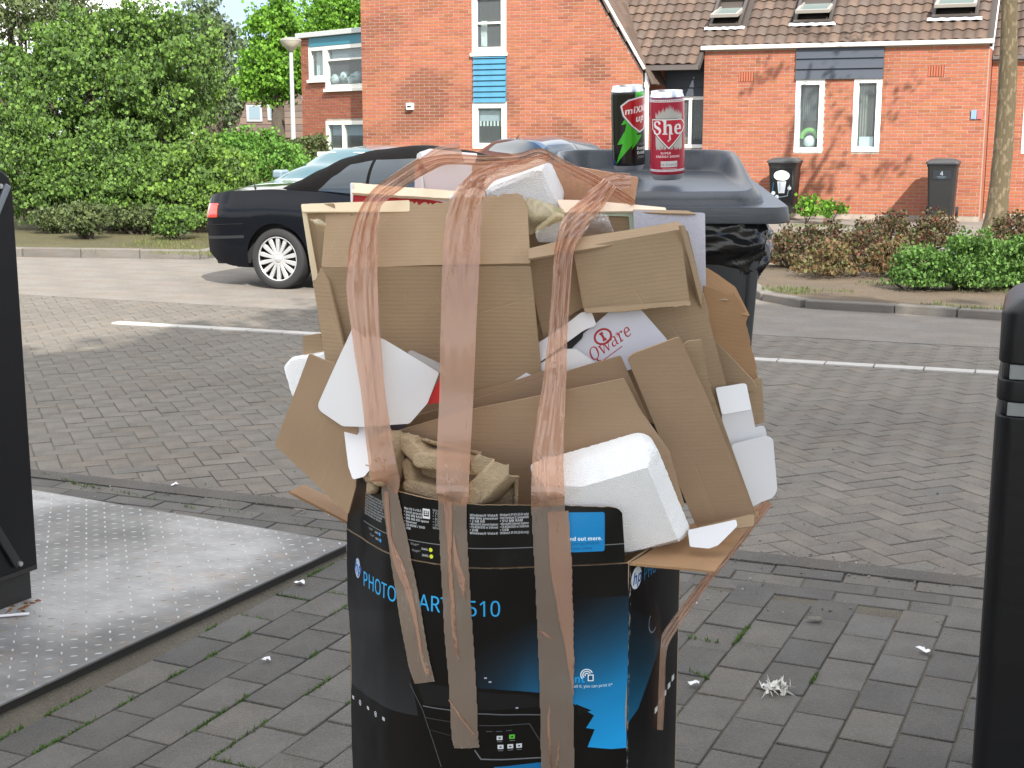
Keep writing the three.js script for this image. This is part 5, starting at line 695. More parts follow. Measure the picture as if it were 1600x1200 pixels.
// ------------------------------------------------------------------ grey lidded bin with two drink cans on it
const BIN = { P: at(1036, 307, 2.5), tilt: 5.5 * D2R };
{
  const P0 = BIN.P.clone(), hY = P0.y, g = group('grey_bin', 'dark grey plastic bin with dished lid and black bag, behind the rubbish pile', 'bin', V(P0.x, 0, P0.z - 0.22)), W = 0.236, Dp = 0.215;
  const lid = new THREE.Group(); lid.name = 'lid'; lid.position.set(0, hY, 0); lid.rotation.x = BIN.tilt; g.add(lid);
  const dome = (u, v) => { // raised wall at rear and sides, pan that opens to the front
    const x = (u - 0.5) * 2 * (W - 0.034), z = (0.5 - v) * 2 * (Dp - 0.024), ax = W - 0.034 - Math.abs(x), back = z + Dp - 0.024, front = Dp - 0.024 - z, r = 0.07;
    let d = Math.min(ax, back, front); if (ax < r && back < r) d = r - Math.hypot(r - ax, r - back); if (ax < r && front < r) d = r - Math.hypot(r - ax, r - front);
    const rimH = 0.024 + 0.042 * sstep(0.0, 0.3, front), q = Math.min(ax, back); let dq = q; if (ax < 0.09 && back < 0.09) dq = 0.09 - Math.hypot(0.09 - ax, 0.09 - back);
    const fl = 0.024 + 0.004 * (fbm(x * 9, z * 9, 2, 2) - 0.5);
    return V(x, Math.sqrt(clamp(d / 0.02)) * rimH - sstep(0.024, 0.046, dq) * (rimH - fl) * (d > 0 ? 1 : 0) - (d <= 0 ? 0.004 : 0), z);
  };
  part('lid_panel', patch(150, 130, dome, (u, v) => [u * 0.5, v * 0.45]), C.binGrey, lid);
  const rim = loftRR([[-0.03, W + 0.004, Dp + 0.004, 0.035], [-0.027, W + 0.006, Dp + 0.006, 0.035], [-0.003, W + 0.003, Dp + 0.003, 0.035], [0.0, W, Dp, 0.035]], 5); part('lid_rim', rim, C.binGrey, lid);
  const yB = 0.84, yT = hY - 0.03, rib = []; part('body', loftRR([[yB, 0.165, 0.155, 0.04], [yB + 0.01, 0.172, 0.16, 0.04], [yT, 0.2, 0.19, 0.045]]), phy([0.05, 0.053, 0.058], 0.42, { map: rep(grainT, 2) }), g);
  for (const s of [1, -1]) part('corner_rib', rod(V(s * 0.154, yB + 0.01, 0.147), V(s * 0.18, yT - 0.03, 0.175), 0.012, 0.014, 8), phy([0.05, 0.053, 0.058], 0.42), g);
  part('bag', patch(200, 26, (u, v) => { const a = u * 6.2832, k = v, c = Math.cos(a), s = -Math.sin(a), p = Math.pow(Math.abs(c), 0.35) * Math.sign(c), q = Math.pow(Math.abs(s), 0.35) * Math.sign(s); const n = fbm(c * 2.2 + v * 1.5 + 8, s * 2.2 + 4, v * 2.2, 3) - 0.5, f = Math.abs(fbm(u * 22 + v * 5, v * 3 + 2, 4, 3, 0) - 0.5), hang = 0.062 + 0.05 * sstep(0.1, 0.9, 0.5 + 0.5 * c) + 0.03 * (fbm(c * 2, s * 2, 9, 2) - 0.5), bul = Math.sin(Math.PI * Math.pow(k, 0.8)) * 0.02 + 0.045 * n * Math.sin(Math.PI * clamp(k * 0.9 + 0.1)) - 0.03 * f; return V(p * (0.205 + bul), yT - 0.004 - k * hang - 0.014 * Math.sin(u * 30) * k * 0.5, q * (0.195 + bul)); }), phy([0.012, 0.012, 0.014], 0.2, { side: THREE.DoubleSide }), g);
  part('stand', merge([rod(V(0, 0, 0), V(0, yB + 0.005, 0), 0.03, 0.03, 14), box(-0.1, yB - 0.012, -0.1, 0.1, yB - 0.001, 0.1)]), C.steel, g);
}
function can(label, px, py, D, lean, turn, draw, rimC) {
  const base = at(px, py, D), g = group('drink_can', label, 'drink can', base), r = 0.0333, h = 0.166; g.rotation.set(BIN.tilt, 0, lean);
  const pr = [[r * 0.8, 0.0], [r * 0.87, 0.004], [r * 0.97, 0.011], [r, 0.017], [r, h - 0.016], [r * 0.975, h - 0.01], [r * 0.9, h - 0.003]], body = new THREE.LatheGeometry(pr.slice(2, 6).map(p => new THREE.Vector2(...p)), 64), P = body.attributes.position, U = body.attributes.uv;
  for (let i = 0; i < P.count; i++) U.setY(i, (P.getY(i) - 0.011) / (h - 0.021)); body.rotateY(Math.PI + turn);
  part('can_body', body, phy([1, 1, 1], 0.24, { map: canvasTex(1024, 800, draw), metalness: 0.25, clearcoat: 0.4, clearcoatRoughness: 0.15 }), g);
  part('base_ring', new THREE.LatheGeometry([[0, 0.004], [r * 0.6, 0.004], [r * 0.76, 0.0], ...pr.slice(0, 3)].map(p => new THREE.Vector2(...p)), 48), C.alu, g);
  part('can_top', new THREE.LatheGeometry([pr[5], pr[6], [r * 0.91, h], [r * 0.88, h + 0.001], [r * 0.86, h - 0.001], [r * 0.83, h - 0.005], [0, h - 0.0045]].map(p => new THREE.Vector2(...p)), 48), C.alu, g);
  part('ring_pull', merge([new THREE.TorusGeometry(0.006, 0.0014, 6, 16).rotateX(Math.PI / 2).translate(0, h - 0.002, 0.006), new THREE.CylinderGeometry(0.004, 0.004, 0.0015, 12).translate(0, h - 0.003, -0.002)]), C.steel, g);
  part('mouth', new THREE.CylinderGeometry(0.008, 0.008, 0.0006, 16).scale(1, 1, 1.3).translate(-0.002, h - 0.0041, -0.014), std([0.05, 0.05, 0.05], 0.6), g);
  return g;
}
// print is drawn on the unrolled can: X(f) places f of the half width seen, Y in pixels from the top
const CX = f => 512 + 1024 * Math.asin(clamp(f, -1, 1)) / 6.2832;
can('black and green energy drink can, left one on the grey bin lid', 983, 265, 2.76, 0.045, 0, (x, w, h) => {
  x.fillStyle = '#0d0d0e'; x.fillRect(0, 0, w, h); const Y = f => f * h, pl = (pts, c) => { x.fillStyle = c; x.beginPath(); pts.forEach(([a, b], i) => x[i ? 'lineTo' : 'moveTo'](CX(a), Y(b))); x.closePath(); x.fill(); };
  const gr = '#3fb52a'; pl([[0.42, 0], [0.98, 0], [0.99, 0.1], [0.72, 0.22], [0.3, 0.16]], gr);
  pl([[-0.28, 0.36], [-0.5, 0.44], [-0.02, 0.42]], gr); pl([[-0.15, 0.38], [0.5, 0.46], [0.72, 0.56], [0.36, 0.56], [0.58, 0.6], [-0.82, 0.985], [-0.42, 0.7], [-0.74, 0.71], [-0.28, 0.52]], gr); pl([[0.3, 0.58], [0.76, 0.585], [0.1, 0.78]], gr);
  const sh = [[-0.42, 0.19], [0.0, 0.12], [0.6, 0.09], [0.985, 0.08], [0.985, 0.38], [0.86, 0.5], [0.6, 0.53], [0.2, 0.45], [-0.3, 0.31]]; x.lineJoin = 'round';
  const path = () => { x.beginPath(); sh.forEach(([a, b], i) => x[i ? 'lineTo' : 'moveTo'](CX(a), Y(b))); x.closePath(); }; path(); x.lineWidth = 44; x.strokeStyle = '#5b6068'; x.stroke(); path(); x.lineWidth = 30; x.strokeStyle = '#e6e8ea'; x.stroke(); path(); x.fillStyle = '#b5202a'; x.fill();
  x.fillStyle = '#f2f2f2'; x.font = 'italic bold 92px sans-serif'; x.save(); x.translate(CX(-0.3), Y(0.305)); x.rotate(-0.14); x.fillText('miXXed', 0, 0); x.translate(96, 96); x.fillText('up', 0, 0); x.restore();
  x.fillStyle = '#7e8287'; x.font = '40px sans-serif'; x.fillText('Classic', CX(0.42), Y(0.72)); x.fillStyle = '#e8e8e8'; x.font = 'bold 44px sans-serif'; x.fillText('Energy', CX(0.42), Y(0.785)); x.fillText('Drink', CX(0.42), Y(0.845)); x.fillStyle = '#a0a4a8'; x.font = '34px sans-serif'; x.fillText('250ml', CX(0.44), Y(0.9));
  x.fillStyle = '#8a8d90'; for (let i = 0; i < 10; i++) x.fillRect(CX(-0.97), Y(0.72) + i * 18, 26, 9); x.fillStyle = '#22406a'; x.fillRect(CX(-0.98), Y(0.93), 60, 40);
});
can('red and silver energy drink can, right one on the grey bin lid', 1043, 279, 2.63, 0.04, 0, (x, w, h) => {
  const R = rng(8); x.fillStyle = '#a8183a'; x.fillRect(0, 0, w, h); const Y = f => f * h, pl = (pts, c) => { x.fillStyle = c; x.beginPath(); pts.forEach(([a, b], i) => x[i ? 'lineTo' : 'moveTo'](CX(a), Y(b))); x.closePath(); x.fill(); };
  x.fillStyle = '#6b1740'; x.fillRect(0, 0, w, 22); x.fillStyle = '#d9d6da'; x.fillRect(0, 22, w, 26); x.fillStyle = '#a8183a'; for (let i = 0; i < 60; i++) x.fillRect(i * 18, 31, 6 + R() * 9, 8);
  x.fillStyle = '#b9b7b4'; for (let i = 0; i < 74; i++) { const f = -0.72 + 1.5 * i / 74, t = 0.26 - 0.13 * (1 - Math.abs(f)) - 0.06 * R(), b = 0.62 + 0.06 * R(); pl([[f - 0.02, b], [f - 0.014, t + 0.05], [f, t], [f + 0.014, t + 0.05], [f + 0.02, b]], ['#b9b7b4', '#a9a6a2', '#c9c6c2'][i % 3]); }
  const d = [[-0.86, 0.29], [0.72, 0.29], [0.94, 0.36], [-0.02, 0.645], [-0.86, 0.4]]; const path = () => { x.beginPath(); d.forEach(([a, b], i) => x[i ? 'lineTo' : 'moveTo'](CX(a), Y(b))); x.closePath(); }; path(); x.lineWidth = 34; x.strokeStyle = '#2a0d18'; x.stroke(); path(); x.lineWidth = 24; x.strokeStyle = '#e9e7ea'; x.stroke(); path(); x.fillStyle = '#c01f3c'; x.fill();
  x.fillStyle = '#efedf0'; x.font = 'bold 176px serif'; { const a = CX(-0.84), b = CX(0.74), wd = x.measureText('She').width; x.save(); x.translate(a, Y(0.475)); x.scale((b - a) / wd, 1.1); x.fillText('She', 0, 0); x.restore(); } pl([[-0.05, 0.44], [0.06, 0.44], [0.1, 0.54], [-0.08, 0.575]], '#efedf0'); pl([[-0.08, 0.44], [0, 0.44], [0.0, 0.56], [-0.1, 0.53]], '#c01f3c');
  x.fillStyle = '#f0d9dc'; x.font = 'bold 33px sans-serif'; x.textAlign = 'center'; x.fillText('SUPER', CX(-0.2), Y(0.73)); x.fillText('ENERGY DRINK', CX(-0.08), Y(0.775)); x.fillStyle = '#d7d4d8'; x.fillRect(CX(-0.48), Y(0.82), 160, 62); x.fillStyle = '#555'; x.font = 'italic 38px serif'; x.fillText('De Energy', CX(-0.48) + 80, Y(0.88)); x.fillStyle = '#e2b9c2'; x.fillRect(CX(-0.4), Y(0.915), 140, 5);
  x.fillStyle = '#dcd9dd'; x.fillRect(0, Y(0.93), w, 22); x.fillStyle = '#8d6b78'; for (let i = 0; i < 70; i++) x.fillRect(i * 15, Y(0.93) + 8, 5 + R() * 6, 7); x.fillStyle = '#8e1430'; x.fillRect(0, Y(0.97), w, 60);
});
// ------------------------------------------------------------------ the rubbish: printer carton
const BH = 0.874;                                                            // height of the carton's fold line
const planPts = (() => { const o = []; for (const [px, py] of [[543, 838], [556, 848], [580, 865], [605, 879], [645, 891], [690, 899], [735, 904.5], [780, 905], [820, 903], [880, 900.5], [940, 899], [983, 896]]) { const D = (EYE - BH) * FOC / (py - 214), p = at(px, py, D); o.push([p.x, p.z]); } return o; })();
const curve = new THREE.CatmullRomCurve3(planPts.map(p => V(p[0], 0, p[1]))), CLEN = curve.getLength();
const onCurve = f => curve.getPointAt(clamp(f));
const CS_N = 400, CSamp = Array.from({ length: CS_N + 1 }, (_, i) => onCurve(i / CS_N));
function boxHit(px, py) { // pixel to (fraction along the front, height)
  const r = ray(px, py); let best = 1e9, f = 0; for (let i = 0; i <= CS_N; i++) { const q = CSamp[i], e = Math.abs(q.x - r.x * (q.z / r.z)); if (e < best) { best = e; f = i / CS_N; } }
  const q = onCurve(f); return [f, EYE + r.y * (q.z / r.z)];
}
const boxN = f => { const t = curve.getTangentAt(clamp(f)); return V(-t.z, 0, t.x).normalize(); };
const PY0 = 0.42, PY1 = 1.0, TW = 2048, TH = Math.round(2048 * (PY1 - PY0) / CLEN / 1.0);
const printT = canvasTex(TW, Math.min(2048, TH), (x, w, h) => {
  const S = w / CLEN / 2048 * 2048, B = (px, py) => { const [f, y] = boxHit(px, py); return [f * w, h - (y - PY0) / (PY1 - PY0) * h]; }, m = w / CLEN;
  const poly = (pts, c) => { x.fillStyle = c; x.beginPath(); pts.forEach((p, i) => x[i ? 'lineTo' : 'moveTo'](...B(...p))); x.closePath(); x.fill(); };
  const line = (pts, c, lw) => { x.strokeStyle = c; x.lineWidth = lw; x.beginPath(); pts.forEach((p, i) => x[i ? 'lineTo' : 'moveTo'](...B(...p))); x.stroke(); };
  x.fillStyle = '#0b0b0d'; x.fillRect(0, 0, w, h);
  // printed artwork: a blue fade rising from the printer's right side
  const [gx, gy] = B(985, 1160), g = x.createLinearGradient(gx - 40, gy - 30, gx - 500, gy - 985); g.addColorStop(0, '#1c97d8'); g.addColorStop(0.28, '#1a80b8'); g.addColorStop(0.5, '#184e6e'); g.addColorStop(0.7, '#122735'); g.addColorStop(0.85, '#0b0b0d'); x.fillStyle = g; const c0 = B(700, 935), c1 = B(990, 1168); x.fillRect(c0[0], c0[1], w - c0[0], c1[1] - c0[1]);
  const g2 = x.createLinearGradient(B(820, 1000)[0], 0, B(700, 1000)[0], 0); g2.addColorStop(0, 'rgba(11,11,13,0)'); g2.addColorStop(1, 'rgba(11,11,13,1)'); x.fillStyle = g2; x.fillRect(0, c0[1], B(830, 1000)[0], h);
  { const a = x.createLinearGradient(0, B(620, 900)[1], 0, B(620, 1110)[1]); a.addColorStop(0, 'rgba(60,62,66,0)'); a.addColorStop(1, 'rgba(60,63,67,0.55)'); x.fillStyle = a; x.beginPath(); [[545, 950], [640, 950], [650, 1050], [665, 1120], [600, 1105], [543, 1068]].forEach((p, i) => x[i ? 'lineTo' : 'moveTo'](...B(...p))); x.fill(); }
  // the printer in the picture
  poly([[642, 1060], [700, 1068], [770, 1076], [850, 1083], [892, 1098], [928, 1118], [916, 1138], [930, 1140], [918, 1168], [1000, 1171], [1000, 1300], [690, 1300], [660, 1150]], '#08090a');
  poly([[648, 1064], [720, 1075], [820, 1085], [880, 1102], [700, 1104], [662, 1100]], '#17181a');
  poly([[900, 1100], [925, 1110], [905, 1118]], '#0e1114');
  line([[640, 1068], [660, 1110], [690, 1198]], '#4b4d51', 5); line([[660, 1103], [700, 1109], [760, 1115], [850, 1117]], '#5e6166', 7); line([[664, 1121], [700, 1127], [740, 1130]], '#34363a', 6); line([[670, 1140], [700, 1148], [740, 1150]], '#2c2e31', 5); line([[748, 1133], [828, 1131], [845, 1160]], '#45484c', 5); line([[742, 1172], [752, 1186], [850, 1184]], '#6a6d72', 8);
  poly([[772, 1198], [850, 1191], [850, 1230], [760, 1230]], '#14689c');
  for (const [a, b, c] of [[780, 1153, '#c3c8cc'], [800, 1151, '#58b43a'], [782, 1167, '#c9ced2'], [797, 1166, '#c9ced2'], [811, 1165, '#c9ced2']]) { const p = B(a, b); x.fillStyle = c; x.fillRect(p[0] - 17, p[1] - 14, 34, 26); x.fillStyle = '#101113'; x.fillRect(p[0] - 6, p[1] - 4, 12, 8); x.fillStyle = '#777'; x.fillRect(p[0] - 14, p[1] + 20, 30, 4); }
  for (const [a, b] of [[760, 1142], [775, 1142], [790, 1141]]) { const p = B(a, b); x.fillStyle = '#5a5d60'; x.fillRect(p[0], p[1], 36, 4); }
  for (const [a, b] of [[757, 1058], [764, 1064], [806, 1105]]) { const p = B(a, b); x.fillStyle = '#aab'; x.fillRect(p[0], p[1], 16, 9); }
  [[552, 1090], [562, 1098], [574, 1107], [586, 1116], [598, 1124]].forEach(([a, b], i) => { const p = B(a, b); x.fillStyle = '#c6cace'; x.strokeStyle = '#c6cace'; x.lineWidth = 5; if (i % 2) { x.beginPath(); x.arc(p[0], p[1], 15, 0, 7); x.stroke(); x.fillRect(p[0] - 5, p[1] - 8, 10, 16); } else { x.fillRect(p[0] - 15, p[1] - 12, 30, 20); x.fillStyle = '#222'; x.fillRect(p[0] - 8, p[1] - 4, 16, 4); } });
  // name line
  const tl = (s, px0, py, px1, size, c, font = 'sans-serif', wt = '') => { const a = B(px0, py), b = B(px1, py); x.save(); x.fillStyle = c; x.font = `${wt} ${size}px ${font}`; x.textBaseline = 'alphabetic'; x.textAlign = 'left'; const wd = x.measureText(s).width; x.translate(a[0], a[1]); x.scale((b[0] - a[0]) / wd, 1); x.fillText(s, 0, 0); x.restore(); };
  const ny = B(760, 964)[1], nx0 = B(568, 900)[0], nx1 = B(783, 964)[0]; x.save(); x.fillStyle = '#2f9fdb'; x.font = '128px sans-serif'; const ww = x.measureText('PHOTOSMART 6510').width; x.translate(nx0, ny); x.scale((nx1 - nx0) / ww, 1); x.fillText('PHOTOSMART 6510', 0, 0); x.restore();
  { const p = B(560, 885); x.fillStyle = '#9fb0c6'; x.beginPath(); x.ellipse(p[0], p[1] + 10, 40, 62, 0, 0, 7); x.fill(); x.fillStyle = '#1f4f93'; x.font = 'italic bold 92px sans-serif'; x.textAlign = 'center'; x.fillText('hp', p[0], p[1] + 38); x.textAlign = 'left'; }
  // small print on the flap
  const para = (px, py, n, wpx, lead, size, c, words) => { const p = B(px, py), e = B(px + wpx, py), R = rng(px); x.fillStyle = c; x.font = `bold ${size}px sans-serif`; for (let i = 0; i < n; i++) x.fillText(words[i % words.length], p[0], p[1] + i * lead, Math.max(20, e[0] - p[0])); };
  x.font = '20px sans-serif';
  para(566, 772, 8, 52, 17, 17, '#a9adb0', ['Ink is included. Cartridge yield', 'and printed pages vary with use.', 'System requirements: see the', 'side of the box. Wireless, USB.', 'Printer, scanner and copier. For', 'photos and everyday documents.', 'Paper and cable not included.', 'Made for home use. Recycle.']);
  para(628, 796, 7, 40, 19, 20, '#c3c6c9', ['Mac OS X v10.5, v10.6', '• Intel processor', '• 256 MB RAM', '• 300 MB HD space', '• Internet', '• CD-ROM / DVD', '• USB']);
  para(732, 808, 7, 46, 17, 20, '#c3c6c9', ['Windows® Vista®', '800 MHz processor', '• 2 GB HD', '• Microsoft® Internet Explorer', '• CD-ROM/DVD or Internet', '• USB']); para(781, 808, 7, 46, 17, 20, '#c3c6c9', ['Windows® XP SP3 (32-bit only)', 'Intel Pentium II compatible', '• 512 MB RAM', '• Microsoft® Internet Explorer', '• CD-ROM/DVD or Internet', '• USB']);
  para(673, 800, 7, 30, 17, 20, '#9a9da0', ['Windows 7', '1 GHz', '• 1 GB', '• Microsoft', '• CD-ROM', '• USB']);
  { const p = B(664, 802); x.fillStyle = '#d5d8da'; x.fillRect(p[0] - 24, p[1] - 22, 48, 58); x.fillStyle = '#1b1c20'; x.fillRect(p[0] - 17, p[1] - 10, 34, 32); x.fillStyle = '#d5d8da'; for (const [a, b] of [[-11, -6], [2, -8], [-11, 6], [2, 5]]) x.fillRect(p[0] + a, p[1] + b, 10, 9); }
  for (const [a, b, c, d] of [[574, 826, 591, '#2f8fd6'], [576, 836, 592, '#2f8fd6'], [640, 851, 672, '#c9d13a'], [642, 861, 673, '#c9d13a']]) { const p = B(a, b), q = B(c, b + 9); x.fillStyle = '#b5b8ba'; x.font = '17px sans-serif'; x.fillText('550 pages**', p[0], p[1], 60); x.font = 'bold 18px sans-serif'; x.fillText('364XL', q[0] - 62, q[1] + 6, 46); x.fillStyle = d; x.beginPath(); x.arc(q[0], q[1], 12, 0, 7); x.fill(); }
  const grey = '#85878a'; const hl = (y, c, lw) => { const yy = h - (y - PY0) / (PY1 - PY0) * h; x.strokeStyle = c; x.lineWidth = lw; x.beginPath(); x.moveTo(B(565, 800)[0], yy); x.lineTo(w, yy); x.stroke(); }; hl(boxHit(760, 858)[1], '#77797c', 5);
  { const R = rng(15), yy = h - (BH - PY0) / (PY1 - PY0) * h; for (let i = 0; i < 700; i++) { const t = R(); x.fillStyle = `rgba(150,146,138,${0.25 + 0.5 * R()})`; x.fillRect(t * w, yy + (R() - 0.5) * 7, 4 + R() * 22, 1 + R() * 3); } for (let i = 0; i < 160; i++) { x.fillStyle = 'rgba(190,186,178,0.4)'; x.fillRect(R() * w, R() * h, 1 + R() * 3, 1 + R() * 2); } }
  // blue information label (its code square left plain)
  { const p = B(872, 803), q = B(946, 862); x.fillStyle = '#1a84c2'; x.beginPath(); x.roundRect(p[0], p[1], q[0] - p[0], q[1] - p[1], 14); x.fill(); x.fillStyle = '#eef6fb'; x.font = 'bold 30px sans-serif'; x.fillText('Find out more.', p[0] + 40, B(880, 846)[1]); x.fillStyle = '#123a58'; x.font = '22px sans-serif'; x.fillText('hp.com/go/PS6510', p[0] + 48, B(880, 853)[1]); x.fillText('see also online', p[0] + 48, B(880, 860)[1]); }
  { const p = B(862, 1068); x.fillStyle = '#1d9be0'; x.font = 'bold 62px sans-serif'; x.fillText('ePrint', p[0] + 8, p[1]); const q = B(919, 1056); x.strokeStyle = '#e8eef2'; x.lineWidth = 6; for (const r of [10, 22, 34]) { x.beginPath(); x.arc(q[0] - 10, q[1] - 6, r, 2.4, 5.9); x.stroke(); } x.fillStyle = '#e8eef2'; x.fillRect(q[0] - 4, q[1] - 8, 34, 40); x.fillStyle = '#16506f'; x.fillRect(q[0] + 2, q[1] - 2, 22, 28); const t = B(858, 1076), e = B(957, 1076); x.fillStyle = '#dfe6ea'; x.font = '24px sans-serif'; x.fillText('If you can email it, you can print it*', t[0], t[1], e[0] - t[0]); }
});
const printed = o => phy([1, 1, 1], 0.3, { map: printT, specularIntensity: 0.5, ...o });
const carton = group('printer_carton', 'glossy black printer carton with blue lettering, stuffed with packaging, brown tape across', 'carton', V(onCurve(0.6).x, 0, onCurve(0.6).z));
const inCarton = g => g.translate(-carton.position.x, 0, -carton.position.z);
const cv = (f, y) => [f, (y - PY0) / (PY1 - PY0)];
{
  const pm = printed(), nu = 90, wob = (f, y) => 0.004 * (fbm(f * 5 + 3, y * 8, 2, 3) - 0.5) * 2;
  const P = (f, y) => onCurve(f).addScaledVector(boxN(f), wob(f, y)).setY(y);
  const pan = (name, y0, top, rows, leanK) => { const fn = (u, v) => { const y = lerp(y0, typeof top === 'function' ? top(u) : top, v); return P(u, y).addScaledVector(boxN(u), -leanK * (y - y0)).setY(y); }; const g = patch(nu, rows, fn, (u, v, q) => cv(u, q.y)); const m = part(name, inCarton(g.clone()), pm, carton); part('board_core', inCarton(backing(g, nu, rows, 0.005)), C.card, m); return m; };
  pan('front_panel', 0.0, BH - 0.0012, 60, 0);
  const tops = [[545, 700], [553, 735], [561, 749], [590, 761], [620, 770], [670, 781], [722, 789], [772, 791], [820, 791], [900, 793], [955, 794], [968, 796], [974, 802], [976, 812]].map(p => boxHit(...p)), hAt = f => { if (f <= tops[0][0]) return tops[0][1]; for (let i = 1; i < tops.length; i++) if (f <= tops[i][0]) return lerp(tops[i - 1][1], tops[i][1], (f - tops[i - 1][0]) / (tops[i][0] - tops[i - 1][0])); return BH + 0.02; };
  const fEnd = boxHit(977.5, 850)[0];
  { const fn = (u, v) => { const f = u * fEnd, y = lerp(BH + 0.0012, hAt(f) + 0.0016 * (fbm(u * 60, 3, 1, 2) - 0.5), v); return P(f, y).addScaledVector(boxN(f), -0.06 * (y - BH) - 0.0005).setY(y); }, g = patch(140, 20, fn, (u, v, q) => cv(u * fEnd, q.y)), m = part('front_flap', inCarton(g.clone()), pm, carton); part('board_core', inCarton(backing(g, 140, 20, 0.005)), C.card, m); }
  const A = onCurve(1), B0 = onCurve(0), rA = at(1064, 831, 2.31), rB = V(B0.x + 0.02, 0, B0.z - 0.24);
  const side = (name, a, b, mat, back, top = BH) => { const g = patch(20, 40, (u, v) => { const p = a.clone().lerp(b, u); p.y = v * top; const n = V(-(b.z - a.z), 0, b.x - a.x).normalize(); return p.addScaledVector(n, 0.006 * Math.sin(u * 3.14) * (0.6 + 0.4 * fbm(u * 3, v * 5, 6, 2))); }, (u, v) => [u, v]); const m = part(name, inCarton(g.clone()), mat, carton); part('board_core', inCarton(backing(g, 20, 40, 0.005)), C.card, m); };
  const sideT = canvasTex(512, 1860, (x, w, h) => { x.fillStyle = '#0d0d0f'; x.fillRect(0, 0, w, h); const Y = y => h - y / BH * h; const g = x.createLinearGradient(0, Y(0.58), 120, Y(0.8)); g.addColorStop(0, '#136894'); g.addColorStop(0.5, '#12303f'); g.addColorStop(1, '#0d0d0f'); x.fillStyle = g; x.beginPath(); x.moveTo(0, Y(0.8)); x.lineTo(180, Y(0.75)); x.lineTo(300, Y(0.68)); x.lineTo(260, Y(0.65)); x.lineTo(90, Y(0.605)); x.lineTo(0, Y(0.595)); x.fill(); x.fillStyle = '#0b0b0d'; x.beginPath(); x.moveTo(90, Y(0.605)); x.lineTo(230, Y(0.66)); x.lineTo(300, Y(0.69)); x.lineTo(512, Y(0.72)); x.lineTo(512, Y(0.4)); x.lineTo(80, Y(0.4)); x.fill(); x.fillStyle = '#dde6f0'; x.beginPath(); x.ellipse(60, Y(0.84), 42, 40, 0, 0, 7); x.fill(); x.fillStyle = '#1f4f93'; x.font = 'italic bold 58px sans-serif'; x.fillText('hp', 28, Y(0.83)); x.fillStyle = '#2f8fca'; x.font = '64px sans-serif'; x.save(); x.translate(120, Y(0.836)); x.fillText('PHOTOSMART', 0, 22, 380); x.restore(); x.fillStyle = '#c6cace'; for (let i = 0; i < 5; i++) x.fillRect(250 + i * 46, Y(0.575 + i * 0.006), 30, 22); x.strokeStyle = '#7b7f84'; x.lineWidth = 5; x.beginPath(); x.arc(215, Y(0.74), 40, 0.9, 4); x.stroke(); x.fillStyle = 'rgba(180,178,170,0.6)'; const R = rng(2); for (let i = 0; i < 120; i++) x.fillRect(R() * 12, R() * h, 2 + R() * 5, 4 + R() * 20); });
  side('side_panel', A.clone(), V(rA.x, 0, rA.z), phy([1, 1, 1], 0.32, { map: sideT, specularIntensity: 0.5 }));
  side('side_panel', rB, B0.clone(), C.black); side('rear_panel', V(rA.x, 0, rA.z), rB, C.black);
  // side flaps folded out
  const fl = new Board(985, 893, 2.095, 20, 84, 0), tint = C.cardWarm;
  const flap = (pts, mat) => { const th = 0.004, top = pts.map(p => p.clone()), c = 14; const g = patch(c, c, (u, v) => { const p = top[0].clone().lerp(top[1], u).lerp(top[3].clone().lerp(top[2], u), v); p.y += 0.004 * (fbm(u * 2, v * 2, 5, 2) - 0.5) - 0.006 * v; return p; }, (u, v) => [u * 0.2, v * 0.25]); const s = merge([g, backing(g, c, c, th, 0)]); part('side_flap', inCarton(s), mat, carton); };
  const gA = A.clone().setY(BH), gB = V(rA.x, BH, rA.z); flap([gA, at(1117, 892, 2.10), at(1196, 782, 2.42), gB], tint);
  flap([at(452, 767, 2.24), at(549, 818, 2.3), at(560, 790, 2.42), at(475, 752, 2.42)], C.cardWarm);
}
const tapeOnBox = (px, py, off = 0.0016) => { const [f, y] = boxHit(px, py); return onCurve(f).addScaledVector(boxN(f), off + 0.004 * (fbm(f * 5 + 3, y * 8, 2, 3) - 0.5) * 2 - (y > BH ? 0.06 * (y - BH) : 0)).setY(y); };
